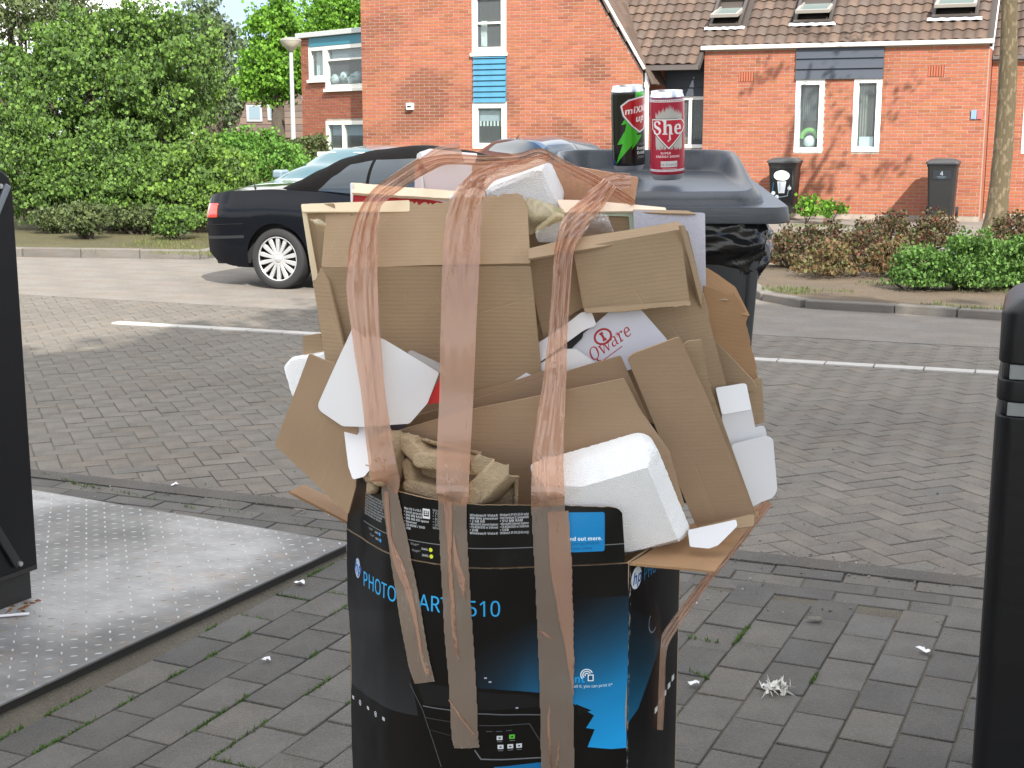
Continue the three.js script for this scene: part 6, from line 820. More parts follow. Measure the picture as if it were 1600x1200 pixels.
// ------------------------------------------------------------------ brown carton layers
const B_ = (...a) => new Board(...a);
sheet('cardboard_sheet', 'brown cardboard sheet behind the white foam block, its right corner cut slanting', 'cardboard', B_(840, 720, 2.19, -4, -6), [[610, 676], [735, 640], [975, 591], [1000, 640], [1046, 705], [1070, 790], [850, 850], [640, 850]], C.cardSmooth, 0.004, { warp: 0.004 });
{ const g = group('flattened_carton', 'large folded brown carton with a slot between its two flaps', 'cardboard', V(0, 0, 0)); g.position.copy(at(900, 650, 2.24));
  const bring = (m) => { m.position.sub(g.position); return m; };
  bring(sheetPart('left_flap', g, B_(850, 640, 2.245, -5, -8), [[622, 670], [634, 655], [970, 556], [985, 592], [1010, 650], [1052, 745], [1062, 800], [900, 830], [640, 800]], C.cardSmooth, 0.004, { warp: 0.004 }));
  bring(sheetPart('right_flap', g, B_(1080, 690, 2.225, 8, -9), [[980, 560], [990, 552], [1062, 526], [1106, 622], [1180, 802], [1088, 823], [1052, 735]], C.cardSmooth, 0.004, { warp: 0.005, round: [0.006, 0.006, 0.006, 0.003, 0.004, 0.004, 0.003] }));
  bring(sheetPart('inner_layer', g, B_(1100, 690, 2.25, 8, -9), [[1068, 540], [1074, 533], [1096, 531], [1108, 600], [1182, 806], [1150, 800], [1100, 690]], C.card, 0.004));
  bring(sheetPart('fold_edge', g, B_(1130, 825, 2.21, 5, 35), [[1090, 824], [1179, 803], [1178, 822], [1094, 834]], C.card, 0.003, { warp: 0.001 }));
}
[[628, 655, 660, 632, 800, 596, 'lowest'], [640, 640, 700, 622, 850, 584, 'middle'], [660, 630, 745, 604, 800, 596, 'topmost']].forEach(([ax, ay, bx, by, cx, cy, w], i) => sheet('cardboard_strip', `thin brown cardboard layer fanned out between tape strips, the ${w} of three`, 'cardboard', B_(740, 630, 2.262 + 0.012 * i, -4, -4 + i), [[ax, ay], [bx, by], [cx, cy], [880, 570 + i * 2], [880, 620], [740, 660], [ax + 12, ay + 22]], i & 1 ? C.card : C.cardSmooth, 0.003, { warp: 0.002 }));
// upper big carton
{ const g = group('large_carton', 'large brown corrugated carton with torn top flap, in the upper middle of the pile', 'carton', at(670, 450, 2.3)); const br = m => { m.position.sub(g.position); return m; };
  br(sheetPart('folded_flap', g, B_(670, 418, 2.250, -3, 38, 0), [[502, 416], [509, 333], [540, 331], [571, 336], [600, 332], [630, 318], [690, 318], [708, 308], [760, 306], [800, 302], [816, 304], [824, 318], [829, 414]], C.card, 0.005, { warp: 0.006, torn: [1, 2, 3, 4, 5, 6, 7, 8, 9, 10], rough: 0.014 }));
  br(sheetPart('front_panel', g, B_(670, 418, 2.252, -3, -7, 0), [[503, 417], [829, 416], [838, 500], [847, 592], [800, 612], [690, 640], [560, 640], [515, 520]], C.card, 0.005, { warp: 0.006 }));
  br(sheetPart('left_panel', g, B_(505, 450, 2.262, -30, -2, 0), [[502, 416], [513, 440], [560, 640], [520, 640], [489, 445]], C.card, 0.005));
  br(sheetPart('side_flap', g, B_(868, 440, 2.292, 6, -3, 8), [[822, 392], [893, 370], [906, 400], [913, 480], [880, 500], [850, 530], [836, 470]], C.card, 0.005, { warp: 0.004 })); }
{ const g = group('brown_carton', 'brown carton with a wide folded flap right of the tape, over the white lettered box', 'carton', at(980, 420, 2.3)); const br = m => { m.position.sub(g.position); return m; };
  br(sheetPart('top_edge', g, B_(980, 375, 2.268, 2, 55, 8), [[826, 388], [890, 372], [1060, 345], [1066, 352], [1064, 362], [895, 392], [826, 404]], C.card, 0.004, { warp: 0.003 }));
  br(sheetPart('flap', g, B_(985, 425, 2.262, 2, -2, 7), [[895, 388], [1063, 358], [1078, 474], [1040, 474], [985, 479], [955, 482], [912, 484]], C.card, 0.005, { warp: 0.006, torn: [2, 3, 4, 5], rough: 0.006 }));
  br(sheetPart('flap_lip', g, B_(1000, 481, 2.258, 2, 25, 7), [[912, 482], [985, 476], [1079, 470], [1079, 478], [1035, 480], [975, 487], [915, 489]], C.card, 0.002, { torn: [2, 3, 4], rough: 0.003, warp: 0.001 }));
  br(sheetPart('rear_panel', g, B_(1040, 480, 2.33, 6, -2, 10), [[880, 390], [1060, 350], [1076, 362], [1108, 500], [1136, 604], [1130, 700], [960, 640], [850, 600], [840, 520]], C.card, 0.005, { warp: 0.006 }));
  br(sheetPart('side_edge', g, B_(1090, 470, 2.32, 60, -2), [[1063, 352], [1070, 352], [1140, 606], [1128, 606]], C.card, 0.004, { warp: 0 })); }
// white-lined display carton that holds the upper pieces
{ const g = group('lined_carton', 'wide carton with cream edges and a pale right wall behind the brown flaps', 'carton', at(790, 400, 2.45)); const br = m => { m.position.sub(g.position); return m; };
  br(sheetPart('left_wall', g, B_(495, 410, 2.34, -18, -3, 90), [[471, 320], [520, 318], [560, 420], [560, 560], [526, 555], [508, 530], [497, 455]], C.card, 0.004, { warp: 0.005, bend: (x, y) => 0 }));
  br(sheetPart('left_edge', g, B_(482, 400, 2.334, -10, -3), [[470, 319], [477, 322], [500, 450], [513, 525], [507, 530], [490, 450]], C.cream, 0.004, { warp: 0.001 }));
  br(sheetPart('top_edge', g, B_(600, 323, 2.325, 0, 40), [[470, 318], [640, 312], [640, 330], [505, 330], [472, 330]], C.cream, 0.004, { warp: 0.002 }));
  br(sheetPart('cream_edge', g, B_(960, 318, 2.40, 3, 45), [[870, 312], [915, 313], [1040, 324], [1042, 331], [985, 330], [880, 332]], shade(C.cream, 1.15, [1, 1, 1.15]), 0.004, { warp: 0.001 }));
  br(sheetPart('green_edge', g, B_(960, 345, 2.395, 4, 2), [[860, 326], [990, 330], [993, 372], [985, 372], [983, 338], [862, 336]], std([0.5, 0.6, 0.45], 0.6), 0.003, { warp: 0.001 }));
  br(sheetPart('inner_wall', g, B_(960, 350, 2.405, 4, 0), [[862, 330], [988, 333], [990, 390], [862, 400]], C.card, 0.004, { warp: 0.002 }));
  br(sheetPart('right_wall', g, B_(1050, 400, 2.38, 6, -1), [[990, 329], [1102, 333], [1104, 480], [1108, 520], [1060, 500], [992, 400]], phy([0.66, 0.65, 0.74], 0.45, { map: rep(grainT, 2) }), 0.004, { warp: 0.004 }));
  br(sheetPart('brown_edge', g, B_(1040, 331, 2.378, 5, 60), [[988, 327], [1075, 329], [1088, 334], [1040, 333], [990, 331]], C.card, 0.003, { warp: 0.001 })); 
  br(sheetPart('rear_wall', g, B_(700, 330, 2.47, 0, 0), [[480, 318], [900, 316], [1090, 335], [1090, 520], [500, 520]], C.card, 0.004)); }
sheet('cardboard_piece', 'narrow brown cardboard end sticking out at the left, low beside the carton', 'cardboard', B_(490, 545, 2.35, -10, 0), [[473, 525], [500, 521], [512, 560], [510, 600], [474, 580]], C.card, 0.005);
sheet('cardboard_piece', 'upright brown cardboard piece along the left side of the large carton', 'cardboard', B_(515, 490, 2.3, -14, -4), [[488, 438], [520, 434], [552, 540], [556, 600], [524, 560], [505, 500]], C.card, 0.004);
// red box, pale box, orange sheet
{ const g = group('red_box', 'red box with a worn cream top lying on top of the pile at left', 'box', at(620, 300, 2.45)); const br = m => { m.position.sub(g.position); return m; };
  br(sheetPart('side', g, B_(620, 306, 2.44, 0, 0), [[549, 299], [632, 306], [705, 318], [705, 322], [549, 320]], C.red, 0.01, { warp: 0.002 }));
  br(sheetPart('top', g, B_(620, 295, 2.435, 0, 48), [[548, 285], [600, 290], [720, 300], [722, 312], [640, 307], [549, 301]], shade(C.peach, 1, [1, 1.25, 1.3]), 0.006, { warp: 0.003, rough: 0.0015 }));
  br(sheetPart('end_edge', g, B_(551, 300, 2.432, -10, 20), [[547, 285], [552, 287], [551, 318], [548, 318]], C.white, 0.003, { warp: 0 })); }
{ const g = group('pale_box', 'pale pinkish paper box with bent side standing at the top of the pile', 'box', at(690, 270, 2.52)); const br = m => { m.position.sub(g.position); return m; };
  br(sheetPart('front_wall', g, B_(700, 275, 2.50, -6, -6), [[648, 258], [742, 254], [736, 320], [648, 320]], C.pink, 0.002, { warp: 0.005 }));
  br(sheetPart('top_wall', g, B_(700, 245, 2.53, 0, 40), [[654, 238], [672, 232], [746, 240], [742, 256], [650, 260]], C.pink, 0.002, { warp: 0.003 }));
  br(sheetPart('side_wall', g, B_(655, 270, 2.51, -40, 0), [[652, 240], [658, 238], [664, 318], [648, 320]], C.white, 0.002)); }
sheet('orange_sheet', 'salmon orange cardboard sheet along the top of the pile by the grey bin', 'cardboard', B_(870, 290, 2.49, 4, -10), [[738, 256], [800, 250], [860, 254], [998, 278], [990, 330], [736, 330]], phy([0.83, 0.46, 0.28], 0.6, { map: rep(grainT, 1) }), 0.004, { warp: 0.005 });
// ------------------------------------------------------------------ foam
function foam(name, label, B, px, th, bevel, o = {}) { return sheet(name, label, 'polystyrene foam', B, px, C.foam, th, { bevel, bevelT: o.bT ?? bevel, bseg: o.seg || 3, warp: o.warp ?? 0.004, round: o.round ?? 0.006, rough: 0.0012 }); }
foam('foam_block', 'big white polystyrene block with slanting edges at lower right of the pile', B_(1000, 790, 2.115, 9, -14), [[838, 756], [885, 742], [1015, 705], [1034, 712], [1088, 845], [1075, 862], [985, 884], [870, 888]], 0.035, 0.028, { bT: 0.034, seg: 1, round: 0.012 });
foam('foam_block', 'white polystyrene corner piece tilted on top of the pile', B_(810, 285, 2.40, -6, -14), [[752, 291], [830, 262], [850, 262], [878, 322], [870, 350], [770, 350]], 0.05, 0.014, { bT: 0.03 });
foam('foam_block', 'small white polystyrene end poking out at the left of the pile', B_(480, 580, 2.33, -16, 12), [[438, 572], [452, 556], [520, 545], [528, 590], [520, 640], [452, 622]], 0.05, 0.008, { bT: 0.02 });
foam('foam_scrap', 'little white foam wedge under the clear film by the right tape', B_(865, 356, 2.36, 5, -10), [[838, 362], [872, 335], [885, 340], [880, 380], [840, 380]], 0.02, 0.004);
foam('foam_sliver', 'thin white foam edge visible between middle tape and torn flap', B_(735, 300, 2.40, 0, 20), [[700, 306], [742, 292], [760, 300], [752, 318], [706, 318]], 0.01, 0.003);
// ------------------------------------------------------------------ white card boxes
{ const g = group('white_card_box', 'opened white card box with a creased lid at left, beside the left tape', 'card box', at(590, 600, 2.18)); const br = m => { m.position.sub(g.position); return m; };
  br(sheetPart('left_panel', g, B_(540, 590, 2.175, -20, 2), [[551, 512], [580, 535], [571, 667], [535, 666], [494, 638]], C.white, 0.0016, { warp: 0.003, round: [0.002, 0.002, 0.002, 0.004, 0.014] }));
  br(sheetPart('right_panel', g, B_(575, 600, 2.16, 14, 4), [[572, 523], [600, 530], [686, 582], [668, 630], [640, 662], [570, 667]], C.white, 0.0016, { warp: 0.003 }));
  br(sheetPart('lower_flap', g, B_(560, 700, 2.172, -16, 30), [[537, 667], [573, 667], [582, 730], [570, 745], [552, 750], [545, 730]], C.white, 0.0016, { warp: 0.003 }));
  br(sheetPart('red_corner', g, B_(676, 610, 2.19, 0, -5), [[690, 586], [690, 628], [664, 633]], C.red, 0.001, { warp: 0 })); }
sheet('plastic_tray', 'clear grey blister tray edge behind the white card box', 'plastic tray', B_(665, 565, 2.23, 0, 20), [[636, 550], [642, 546], [690, 568], [700, 590], [680, 580], [640, 558]], phy([0.55, 0.53, 0.5], 0.25, { transmission: 0.4, thickness: 0 }), 0.006, { warp: 0.001, bevel: 0.002 });
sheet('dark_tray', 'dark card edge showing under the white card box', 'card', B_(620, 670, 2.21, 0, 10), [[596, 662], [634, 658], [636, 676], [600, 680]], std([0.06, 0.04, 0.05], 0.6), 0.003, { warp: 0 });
sheet('cardboard_sheet', 'plain brown cardboard sheet leaning out at the lower left with a crease', 'cardboard', B_(490, 670, 2.215, -22, -6, 60), [[482, 553], [500, 562], [524, 570], [560, 640], [556, 760], [545, 803], [428, 697]], C.cardSmooth, 0.004, { warp: 0.007 });
{ // white box with red lettering
  const g = group('lettered_box', 'white product box with red lettering and an open tuck flap', 'card box', at(920, 560, 2.28)); const br = m => { m.position.sub(g.position); return m; };
  const Bd = B_(945, 555, 2.285, 0, 2, 31), pts = [[906, 526], [958, 482], [986, 478], [1000, 482], [1042, 530], [1050, 560], [900, 600], [870, 580]], xy = pts.map(p => Bd.xy(...p)), x0 = Math.min(...xy.map(p => p.x)), x1 = Math.max(...xy.map(p => p.x)), y0 = Math.min(...xy.map(p => p.y)), y1 = Math.max(...xy.map(p => p.y));
  const tx = canvasTex(1024, Math.round(1024 * (y1 - y0) / (x1 - x0)), (x, w, h) => {
    x.fillStyle = '#cfcfd8'; x.fillRect(0, 0, w, h); const T = (px, py) => { const p = Bd.xy(px, py); return [(p.x - x0) / (x1 - x0) * w, h - (p.y - y0) / (y1 - y0) * h]; };
    const a = T(942, 526), b = T(956, 519), sc = Math.hypot(b[0] - a[0], b[1] - a[1]); x.strokeStyle = '#a81f28'; x.lineWidth = sc * 0.22; x.beginPath(); x.ellipse(a[0], a[1], sc * 0.85, sc * 0.72, 0, 0, 7); x.stroke(); x.lineWidth = sc * 0.24; x.beginPath(); x.moveTo(a[0], a[1] - sc * 0.35); x.lineTo(a[0], a[1] + sc * 0.35); x.moveTo(a[0] - sc * 0.2, a[1] - sc * 0.35); x.lineTo(a[0] + sc * 0.2, a[1] - sc * 0.35); x.moveTo(a[0] - sc * 0.2, a[1] + sc * 0.35); x.lineTo(a[0] + sc * 0.2, a[1] + sc * 0.35); x.stroke();
    const q = T(925, 566), e = T(988, 522); x.fillStyle = '#a81f28'; x.save(); x.translate(q[0], q[1]); x.rotate(Math.atan2(e[1] - q[1], e[0] - q[0])); x.font = `italic ${sc * 1.75}px serif`; x.fillText('Qware', 0, 0, Math.hypot(e[0] - q[0], e[1] - q[1])); x.lineWidth = sc * 0.09; x.beginPath(); x.moveTo(sc * 0.9, sc * 0.5); x.lineTo(sc * 3.4, sc * 0.42); x.stroke(); x.restore(); const r = T(963, 527); x.font = `${sc * 0.55}px sans-serif`; x.fillText('®', r[0], r[1]);
  });
  tx.wrapS = tx.wrapT = THREE.ClampToEdgeWrapping; const m = br(sheetPart('front', g, Bd, pts, phy([1, 1, 1], 0.5, { map: tx }), 0.002, { warp: 0.002 })), P = m.geometry.attributes.position, U = m.geometry.attributes.uv; for (let i = 0; i < P.count; i++) U.setXY(i, (P.getX(i) - x0) / (x1 - x0), (P.getY(i) - y0) / (y1 - y0));
  br(sheetPart('tuck_flap', g, B_(870, 530, 2.275, -6, 12, 31), [[822, 548], [880, 510], [908, 488], [924, 486], [932, 508], [912, 516], [838, 570]], C.white, 0.0016, { warp: 0.003, round: [0.012, 0.004, 0.004, 0.012, 0.004, 0.004, 0.008] }));
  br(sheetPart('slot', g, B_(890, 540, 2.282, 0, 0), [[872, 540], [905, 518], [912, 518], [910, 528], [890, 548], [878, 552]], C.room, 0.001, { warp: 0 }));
  br(sheetPart('side_panel', g, B_(850, 575, 2.27, 0, 8), [[795, 600], [838, 572], [880, 545], [900, 545], [930, 566], [925, 575], [830, 594]], C.white, 0.0016, { warp: 0.003 })); }
// right side: crumpled brown box and white tuck-end box
{ const g = group('crumpled_carton', 'crumpled brown carton with bent flaps at the right of the pile, against the grey bin', 'carton', at(1150, 540, 2.42)); const br = m => { m.position.sub(g.position); return m; }, mk = C.cardWarm;
  br(sheetPart('upper_flap', g, B_(1135, 445, 2.40, 10, 20, -40), [[1100, 415], [1122, 428], [1150, 448], [1172, 494], [1140, 488], [1102, 470]], mk, 0.003, { warp: 0.01 }));
  br(sheetPart('front_wall', g, B_(1145, 520, 2.385, 14, -4, -10), [[1100, 446], [1142, 462], [1146, 456], [1170, 494], [1166, 504], [1180, 560], [1184, 598], [1178, 606], [1120, 540], [1100, 530]], mk, 0.004, { warp: 0.009, torn: [3, 4, 5], rough: 0.003 }));
  br(sheetPart('shadowed_wall', g, B_(1145, 580, 2.37, -16, -6), [[1116, 534], [1122, 538], [1176, 594], [1184, 608], [1140, 620], [1128, 600]], C.card, 0.004, { warp: 0.004 }));
  br(sheetPart('lower_wall', g, B_(1175, 625, 2.38, 14, 2), [[1150, 604], [1190, 590], [1195, 660], [1165, 668]], C.card, 0.004, { warp: 0.003 }));
  br(sheetPart('torn_strip', g, B_(1125, 462, 2.38, 0, 45), [[1102, 450], [1125, 462], [1140, 470], [1118, 470], [1103, 462]], C.card, 0.003, { rough: 0.002 })); }
{ const g = group('white_tuck_box', 'white card box with tuck flaps sticking out at the right of the pile', 'card box', at(1160, 680, 2.36)); const br = m => { m.position.sub(g.position); return m; };
  br(sheetPart('top_flap', g, B_(1150, 620, 2.335, 18, 24), [[1118, 606], [1160, 599], [1166, 600], [1174, 640], [1128, 648]], C.white, 0.0016, { warp: 0.002 }));
  br(sheetPart('middle_band', g, B_(1155, 660, 2.33, 18, -4), [[1128, 646], [1174, 638], [1180, 668], [1195, 664], [1200, 690], [1142, 706], [1130, 690]], C.white, 0.0016, { warp: 0.002, round: [0.002, 0.002, 0.002, 0.008, 0.006, 0.002, 0.002] }));
  br(sheetPart('large_flap', g, B_(1175, 720, 2.31, 16, 2), [[1144, 694], [1200, 681], [1208, 686], [1215, 766], [1208, 778], [1190, 784], [1160, 800], [1120, 790]], C.white, 0.0018, { warp: 0.003, round: [0.003, 0.012, 0.012, 0.012, 0.012, 0.004, 0.004, 0.004] })); }
sheet('white_paper', 'white printed paper corner lying on the right flap of the black carton', 'paper', B_(1120, 838, 2.165, 10, 40), [[1075, 828], [1150, 812], [1152, 822], [1122, 852], [1108, 857], [1078, 854]], C.white, 0.001, { warp: 0.003 });
// ------------------------------------------------------------------ moulded pulp tray
{
  const Bd = B_(690, 730, 2.168, -16, 6), seg = (a, b, r, h) => ({ a: Bd.xy(...a), b: Bd.xy(...b), r, h: h * 1.5 }), R = [seg([598, 690], [650, 690], 0.013, 0.03), seg([645, 690], [668, 712], 0.013, 0.032), seg([668, 714], [735, 722], 0.013, 0.034), seg([735, 722], [765, 730], 0.013, 0.032), seg([800, 724], [762, 762], 0.02, 0.05), seg([758, 765], [750, 784], 0.014, 0.052), seg([620, 690], [612, 735], 0.02, 0.045), seg([612, 735], [572, 730], 0.016, 0.04), seg([575, 742], [590, 755], 0.012, 0.035), seg([642, 722], [648, 752], 0.008, 0.022), seg([648, 756], [700, 770], 0.011, 0.026), seg([765, 722], [800, 718], 0.018, 0.04)];
  const uv = (u, v) => { const px = lerp(588, 812, u), top = lerp(660, 718, clamp((px - 575) / 230)) + (px < 590 ? (590 - px) * 1.4 : 0), py = lerp(top, 800, v); return Bd.xy(px, py); };
  const hgt = p => { let h = 0; for (const s of R) { const d = s.b.clone().sub(s.a), t = clamp(p.clone().sub(s.a).dot(d) / d.lengthSq()), e = p.distanceTo(s.a.clone().addScaledVector(d, t)); h = Math.max(h, s.h * sm(clamp((1.3 * s.r - e) / (0.55 * s.r)))); } return h; };
  const nu = 220, nv = 120, g = patch(nu, nv, (u, v) => { const p = uv(u, v); const n = fbm(p.x * 90, p.y * 90, 2, 3), f = fbm(p.x * 260, p.y * 260, 5, 2), lip = v < 0.04 ? 0.024 + 0.004 * fbm(u * 40, 1, 1, 3) : u > 0.975 ? 0.02 : 0; return V(p.x, p.y + (v === 0 ? 0.005 * (fbm(u * 26, 3, 1, 3) - 0.5) : 0), Math.max(lip, hgt(p)) + 0.0014 * (n - 0.5) + 0.001 * (f - 0.5) - 0.012); }, (u, v) => [u * 0.25, v * 0.12]);
  Bd.place(addThing(new THREE.Mesh(merge([g, backing(g, nu, nv, 0.003, 0)]), C.pulp), 'pulp_tray', 'beige moulded pulp tray with ridges sitting in the mouth of the black carton', 'packing tray'));
}
// ------------------------------------------------------------------ films and bags
function film(name, label, Bd, px, mat, amp, sd, cat = 'plastic film') {      // crumpled four-cornered film
  const c = px.map(p => Bd.xy(...p)), n = 60, g = patch(n, n, (u, v) => { const p = c[0].clone().lerp(c[1], u).lerp(c[3].clone().lerp(c[2], u), v), r = Math.abs(fbm(p.x * 38 + sd, p.y * 20, sd, 4) - 0.5) * 2, q = fbm(p.x * 13 + sd, p.y * 13, sd + 3, 3) - 0.5, e = 0.006 * (fbm(u * 6 + sd, v * 6, 8, 3) - 0.5) * (Math.min(u, v, 1 - u, 1 - v) < 0.03 ? 1 : 0.3); return V(p.x + e, p.y - e, amp * (q * 1.6 - r * 0.7) + amp * 1.3 * Math.sin(u * 3.14) * Math.sin(v * 3.14)); });
  return Bd.place(addThing(new THREE.Mesh(g, mat), name, label, cat));
}
film('amber_film', 'crumpled yellowish see-through film between the big flap and right tape', B_(850, 335, 2.315, 6, -4), [[824, 368], [886, 344], [880, 326], [822, 308]], C.amber, 0.014, 4);
film('clear_bag', 'crumpled clear plastic bag bulging by the right tape', B_(925, 345, 2.335, 0, 10), [[884, 366], [960, 362], [950, 334], [896, 330]], C.clear, 0.026, 9, 'plastic bag');
film('tape_scrap', 'small scrunched scrap of clear tape on the left carton edge', B_(497, 350, 2.285, -10, 0), [[484, 343], [506, 362], [512, 352], [500, 342]], shade(C.amber, 1.1), 0.008, 14, 'tape');
// ------------------------------------------------------------------ brown parcel tape
function ribbon(name, label, keys, o = {}) { // keys [px, py, D or 'box', width px, crumple]; runs down its path
  const pts = keys.map(k => k[2] === 'box' ? tapeOnBox(k[0], k[1], 0.0016 + (o.lift || 0)) : at(k[0], k[1], k[2])), cur = new THREE.CatmullRomCurve3(pts, false, 'centripetal'), nU = (o.n || 150) * 1.5 | 0, nV = 36, tot = keys.length - 1, sd = o.seed || 1;
  const frames = []; for (let i = 0; i <= nU; i++) { let bf = 0, wb = 0; const t = i / nU, T = cur.getTangent(t).normalize(), p = cur.getPoint(t), k = t * tot, a = Math.min(tot - 1, Math.floor(k)), f = k - a, eye = V(0, EYE, 0).sub(p).normalize(); let nrm = eye; const onBox = keys[a][2] === 'box' && keys[a + 1][2] === 'box'; if (keys[a][2] === 'box' || keys[a + 1][2] === 'box') { let e = 9; for (let q = 0; q <= CS_N; q++) { const d = Math.hypot(CSamp[q].x - p.x, CSamp[q].z - p.z); if (d < e) { e = d; bf = q / CS_N; } } const w = onBox ? 1 : keys[a][2] === 'box' ? 1 - f : f; wb = onBox ? 1 : 0; nrm = eye.clone().lerp(boxN(bf), w).normalize(); } else nrm = eye.clone().lerp(V(0, 0.2, 1), 0.4).normalize(); if (o.up) nrm.lerp(V(0, 1, 0), o.up).normalize(); const S = T.clone().cross(nrm).normalize(), N = S.clone().cross(T).normalize(); frames.push({ p, S, N, w: lerp(keys[a][3], keys[a + 1][3], sm(f)) * -p.z / FOC, c: lerp(keys[a][4], keys[a + 1][4], f), t, f: bf, box: wb }); }
  const g = patch(nV, nU, (u, v) => {
    const F = frames[Math.round(v * nU)], x = u - 0.5, L = v * cur.getLength();
    const tri = q => Math.abs(((q % 1) + 1) % 1 - 0.5) * 2, drift = fbm(L * 3.2, sd, 2, 2) * 2.2;
    const fold = (tri(u * 2.6 + drift + sd * 0.37) - 0.5) * 0.008 + (tri(u * 5.7 - drift * 1.7 + L * 5 + sd) - 0.5) * 0.004 + (fbm(u * 4 + sd, L * 9, sd, 2) - 0.5) * 0.005;
    const cr = fbm(u * 2.4 + L * 9 + sd * 7, L * 13 - u * 3, sd, 3) - 0.5, fine = Math.max(0, 0.02 - Math.abs(cr)) * 0.11 * sstep(0.48, 0.62, fbm(u * 2, L * 7, sd + 9, 2)) + Math.max(0, 0.012 - Math.abs(fbm(u * 3 + sd * 2, L * 3.1, sd + 31, 2) - 0.5)) * 0.1 + (fbm(u * 5 + sd, L * 22, sd + 2, 2) - 0.5) * 0.0006;
    const edge = 1 + 0.008 * (fbm(L * 20, sd + (u > 0.5 ? 4 : 0), 3, 2) - 0.5), bulge = fold * Math.max(0, F.c - 0.12) + fine * (0.6 + F.c) + 0.0006;
    const flat = F.p.clone().addScaledVector(F.S, -x * F.w * edge).addScaledVector(F.N, bulge + F.c * 0.003);
    if (!F.box) return flat;
    const y = F.p.y - F.S.y * x * F.w * edge, f = clamp(F.f - x * F.w * edge * F.S.dot(curve.getTangentAt(clamp(F.f))) / CLEN, 0, 1), on = onCurve(f).setY(y).addScaledVector(boxN(f), 0.0022 + (o.lift || 0) + 0.004 * (fbm(f * 5 + 3, y * 8, 2, 3) - 0.5) * 2 - (y > BH ? 0.06 * (y - BH) : 0) + fine * 0.8);
    return flat.lerp(on, F.box);
  }, (u, v) => [u * 0.05, v * cur.getLength()]);
  if (o.onto) { const q = toCreasedNormals(g.toNonIndexed(), 0.3).translate(-o.onto.position.x, -o.onto.position.y, -o.onto.position.z); return part('fold', q, C.tape, o.onto); }
  const T = group(name, label, 'packing tape', frames[0].p.clone()), ix = Array.from(g.index.array), W = nV + 1, cut = frames.findIndex(q => q.box === 1), sel = (a, b) => { const q = g.clone(); q.setIndex(ix.filter((_, k) => { const r = Math.floor(ix[k - (k % 6)] / W); return r >= a && r < b; })); return toCreasedNormals(q.toNonIndexed(), 0.3).translate(-frames[0].p.x, -frames[0].p.y, -frames[0].p.z); };
  if (cut > 0) { part('loose_length', sel(0, cut), C.tape, T); part('stuck_length', sel(cut, nU), C.tapeStuck, T); } else part('loose_length', sel(0, nU), C.tape, T);
  return T;
}
const T1 = ribbon('tape_strip', 'brown packing tape strip, leftmost over the front of the pile', [[660, 258, 2.36, 26, 0.7], [620, 285, 2.33, 26, 0.8], [585, 315, 2.27, 26, 0.9], [573, 350, 2.235, 36, 1], [567, 400, 2.215, 46, 0.7], [566, 450, 2.19, 49, 0.5], [573, 530, 2.145, 44, 0.4], [584, 620, 2.125, 38, 0.3], [594, 700, 2.115, 42, 0.25], [601, 745, 2.11, 46, 0.15], [604, 764, 'box', 46, 0.12], [606, 775, 'box', 46, 0.1], [622, 850, 'box', 46, 0.1], [640, 950, 'box', 48, 0.08], [657, 1040, 'box', 45, 0.08], [664, 1066, 'box', 42, 0.12]], { seed: 3, stuck: true, n: 220 });
const T2 = ribbon('tape_strip', 'brown packing tape strip, middle one over the front of the pile', [[860, 246, 2.36, 14, 0.4], [800, 262, 2.34, 22, 0.6], [770, 270, 2.31, 26, 0.9], [744, 288, 2.27, 34, 1], [731, 310, 2.245, 46, 1], [724, 350, 2.23, 56, 0.7], [720, 420, 2.205, 58, 0.35], [716, 520, 2.18, 56, 0.15], [713, 620, 2.135, 54, 0.12], [709, 700, 2.1, 54, 0.12], [707, 770, 2.058, 52, 0.12], [706, 788, 'box', 50, 0.1], [710, 880, 'box', 49, 0.12], [716, 980, 'box', 49, 0.1], [723, 1080, 'box', 47, 0.1], [727, 1150, 'box', 46, 0.08], [729, 1168, 'box', 44, 0.1]], { seed: 8, stuck: true, n: 230 });
const T3 = ribbon('tape_strip', 'brown packing tape strip, right one over the front of the pile', [[952, 286, 2.36, 26, 0.8], [925, 318, 2.33, 34, 1], [897, 352, 2.28, 40, 1], [882, 390, 2.24, 30, 0.9], [877, 450, 2.225, 28, 0.8], [872, 520, 2.21, 30, 0.6], [867, 590, 2.165, 36, 0.5], [860, 660, 2.12, 44, 0.35], [856, 720, 2.08, 50, 0.25], [856, 770, 2.048, 54, 0.15], [857, 793, 'box', 55, 0.1], [861, 880, 'box', 55, 0.12], [866, 980, 'box', 56, 0.1], [869, 1080, 'box', 56, 0.1], [871, 1200, 'box', 56, 0.1], [872, 1260, 'box', 56, 0.1]], { seed: 13, stuck: true, n: 230 });
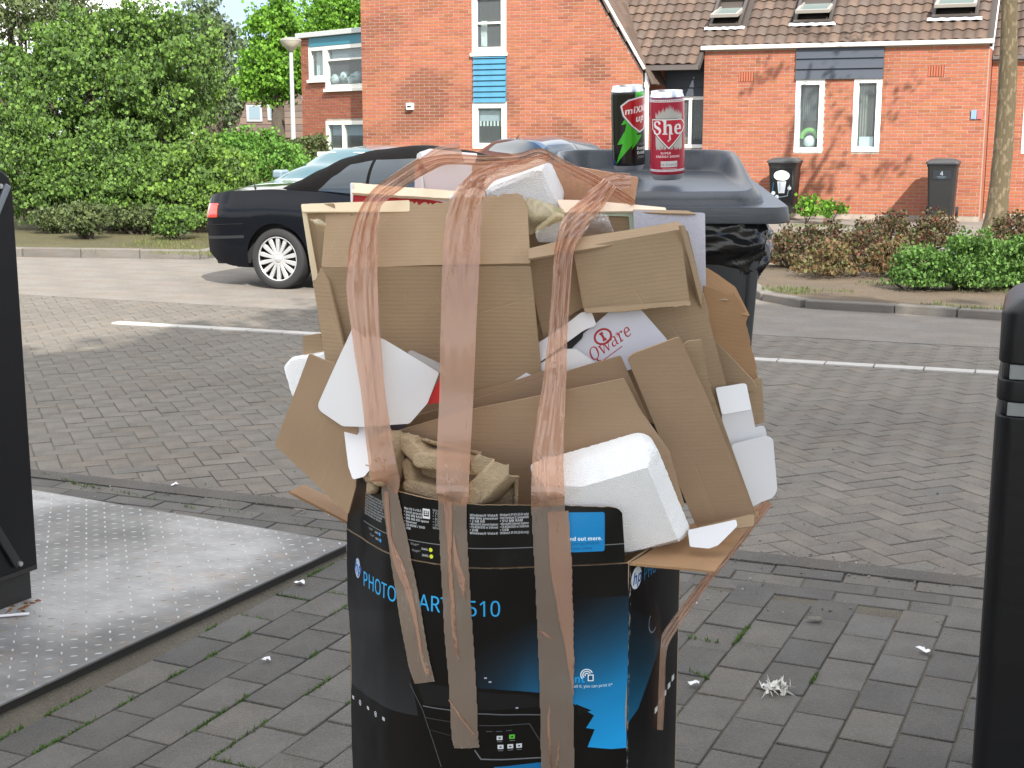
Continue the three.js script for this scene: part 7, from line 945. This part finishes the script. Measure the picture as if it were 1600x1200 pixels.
ribbon('tape_strip', 'brown packing tape pulled over the top of the pile to the grey bin', [[655, 262, 2.36, 24, 0.5], [690, 250, 2.36, 16, 0.8], [760, 251, 2.36, 16, 0.9], [815, 248, 2.36, 18, 0.9], [842, 240, 2.36, 16, 0.8], [880, 258, 2.37, 15, 0.7], [930, 283, 2.38, 17, 0.7], [968, 304, 2.39, 15, 0.6], [990, 318, 2.4, 10, 0.5]], { seed: 21, n: 160 });
ribbon('tape_strip', 'short brown tape strip folded over the pale box at the top', [[720, 238, 2.50, 30, 0.4], [690, 244, 2.46, 30, 0.6], [668, 256, 2.42, 26, 0.6], [650, 268, 2.38, 22, 0.7]], { seed: 27, n: 60 });
ribbon('tape_strip', 'brown tape end stuck flat on the orange sheet', [[985, 282, 2.47, 22, 0.3], [960, 284, 2.44, 26, 0.5], [935, 300, 2.40, 26, 0.7], [915, 322, 2.35, 26, 0.8]], { seed: 29, n: 60 });
ribbon('tape_strip', 'narrow brown tape pulled from the right flap down to the side of the black carton', [[1200, 784, 2.4, 16, 0.4], [1150, 850, 2.33, 14, 0.4], [1090, 925, 2.25, 14, 0.4], [1040, 998, 2.215, 17, 0.3], [1034, 1015, 2.21, 17, 0.1], [1031, 1080, 2.207, 17, 0.08], [1029, 1140, 2.205, 15, 0.1]], { seed: 33, n: 110 });

// doubled-over folds in the stuck lengths
[[T1, [[602, 768, 12], [611, 840, 8], [626, 884, 20], [640, 925, 12], [655, 985, 6], [662, 1030, 5], [670, 1052, 9]]], [T2, [[699, 784, 14], [704, 880, 7], [708, 950, 8], [713, 1000, 6], [718, 1030, 2]]], [T2, [[708, 836, 3], [716, 880, 9], [722, 905, 12], [727, 935, 2]]], [T2, [[703, 1092, 3], [722, 1120, 4], [741, 1146, 3]]], [T3, [[872, 800, 34], [876, 880, 36], [883, 950, 26], [890, 1020, 13], [896, 1085, 2]]], [T3, [[842, 985, 3], [852, 990, 5], [862, 998, 2]]], [T3, [[858, 1100, 2], [857, 1140, 5], [862, 1200, 3]]], [T3, [[874, 1150, 2], [872, 1175, 4], [870, 1205, 2]]]].forEach(([t, k], i) => ribbon('', '', k.map(q => [q[0], q[1], 'box', q[2], 0.1]), { onto: t, lift: 0.001, seed: 40 + i, n: 60 }));
camera.updateProjectionMatrix();
renderer.render(scene, camera);
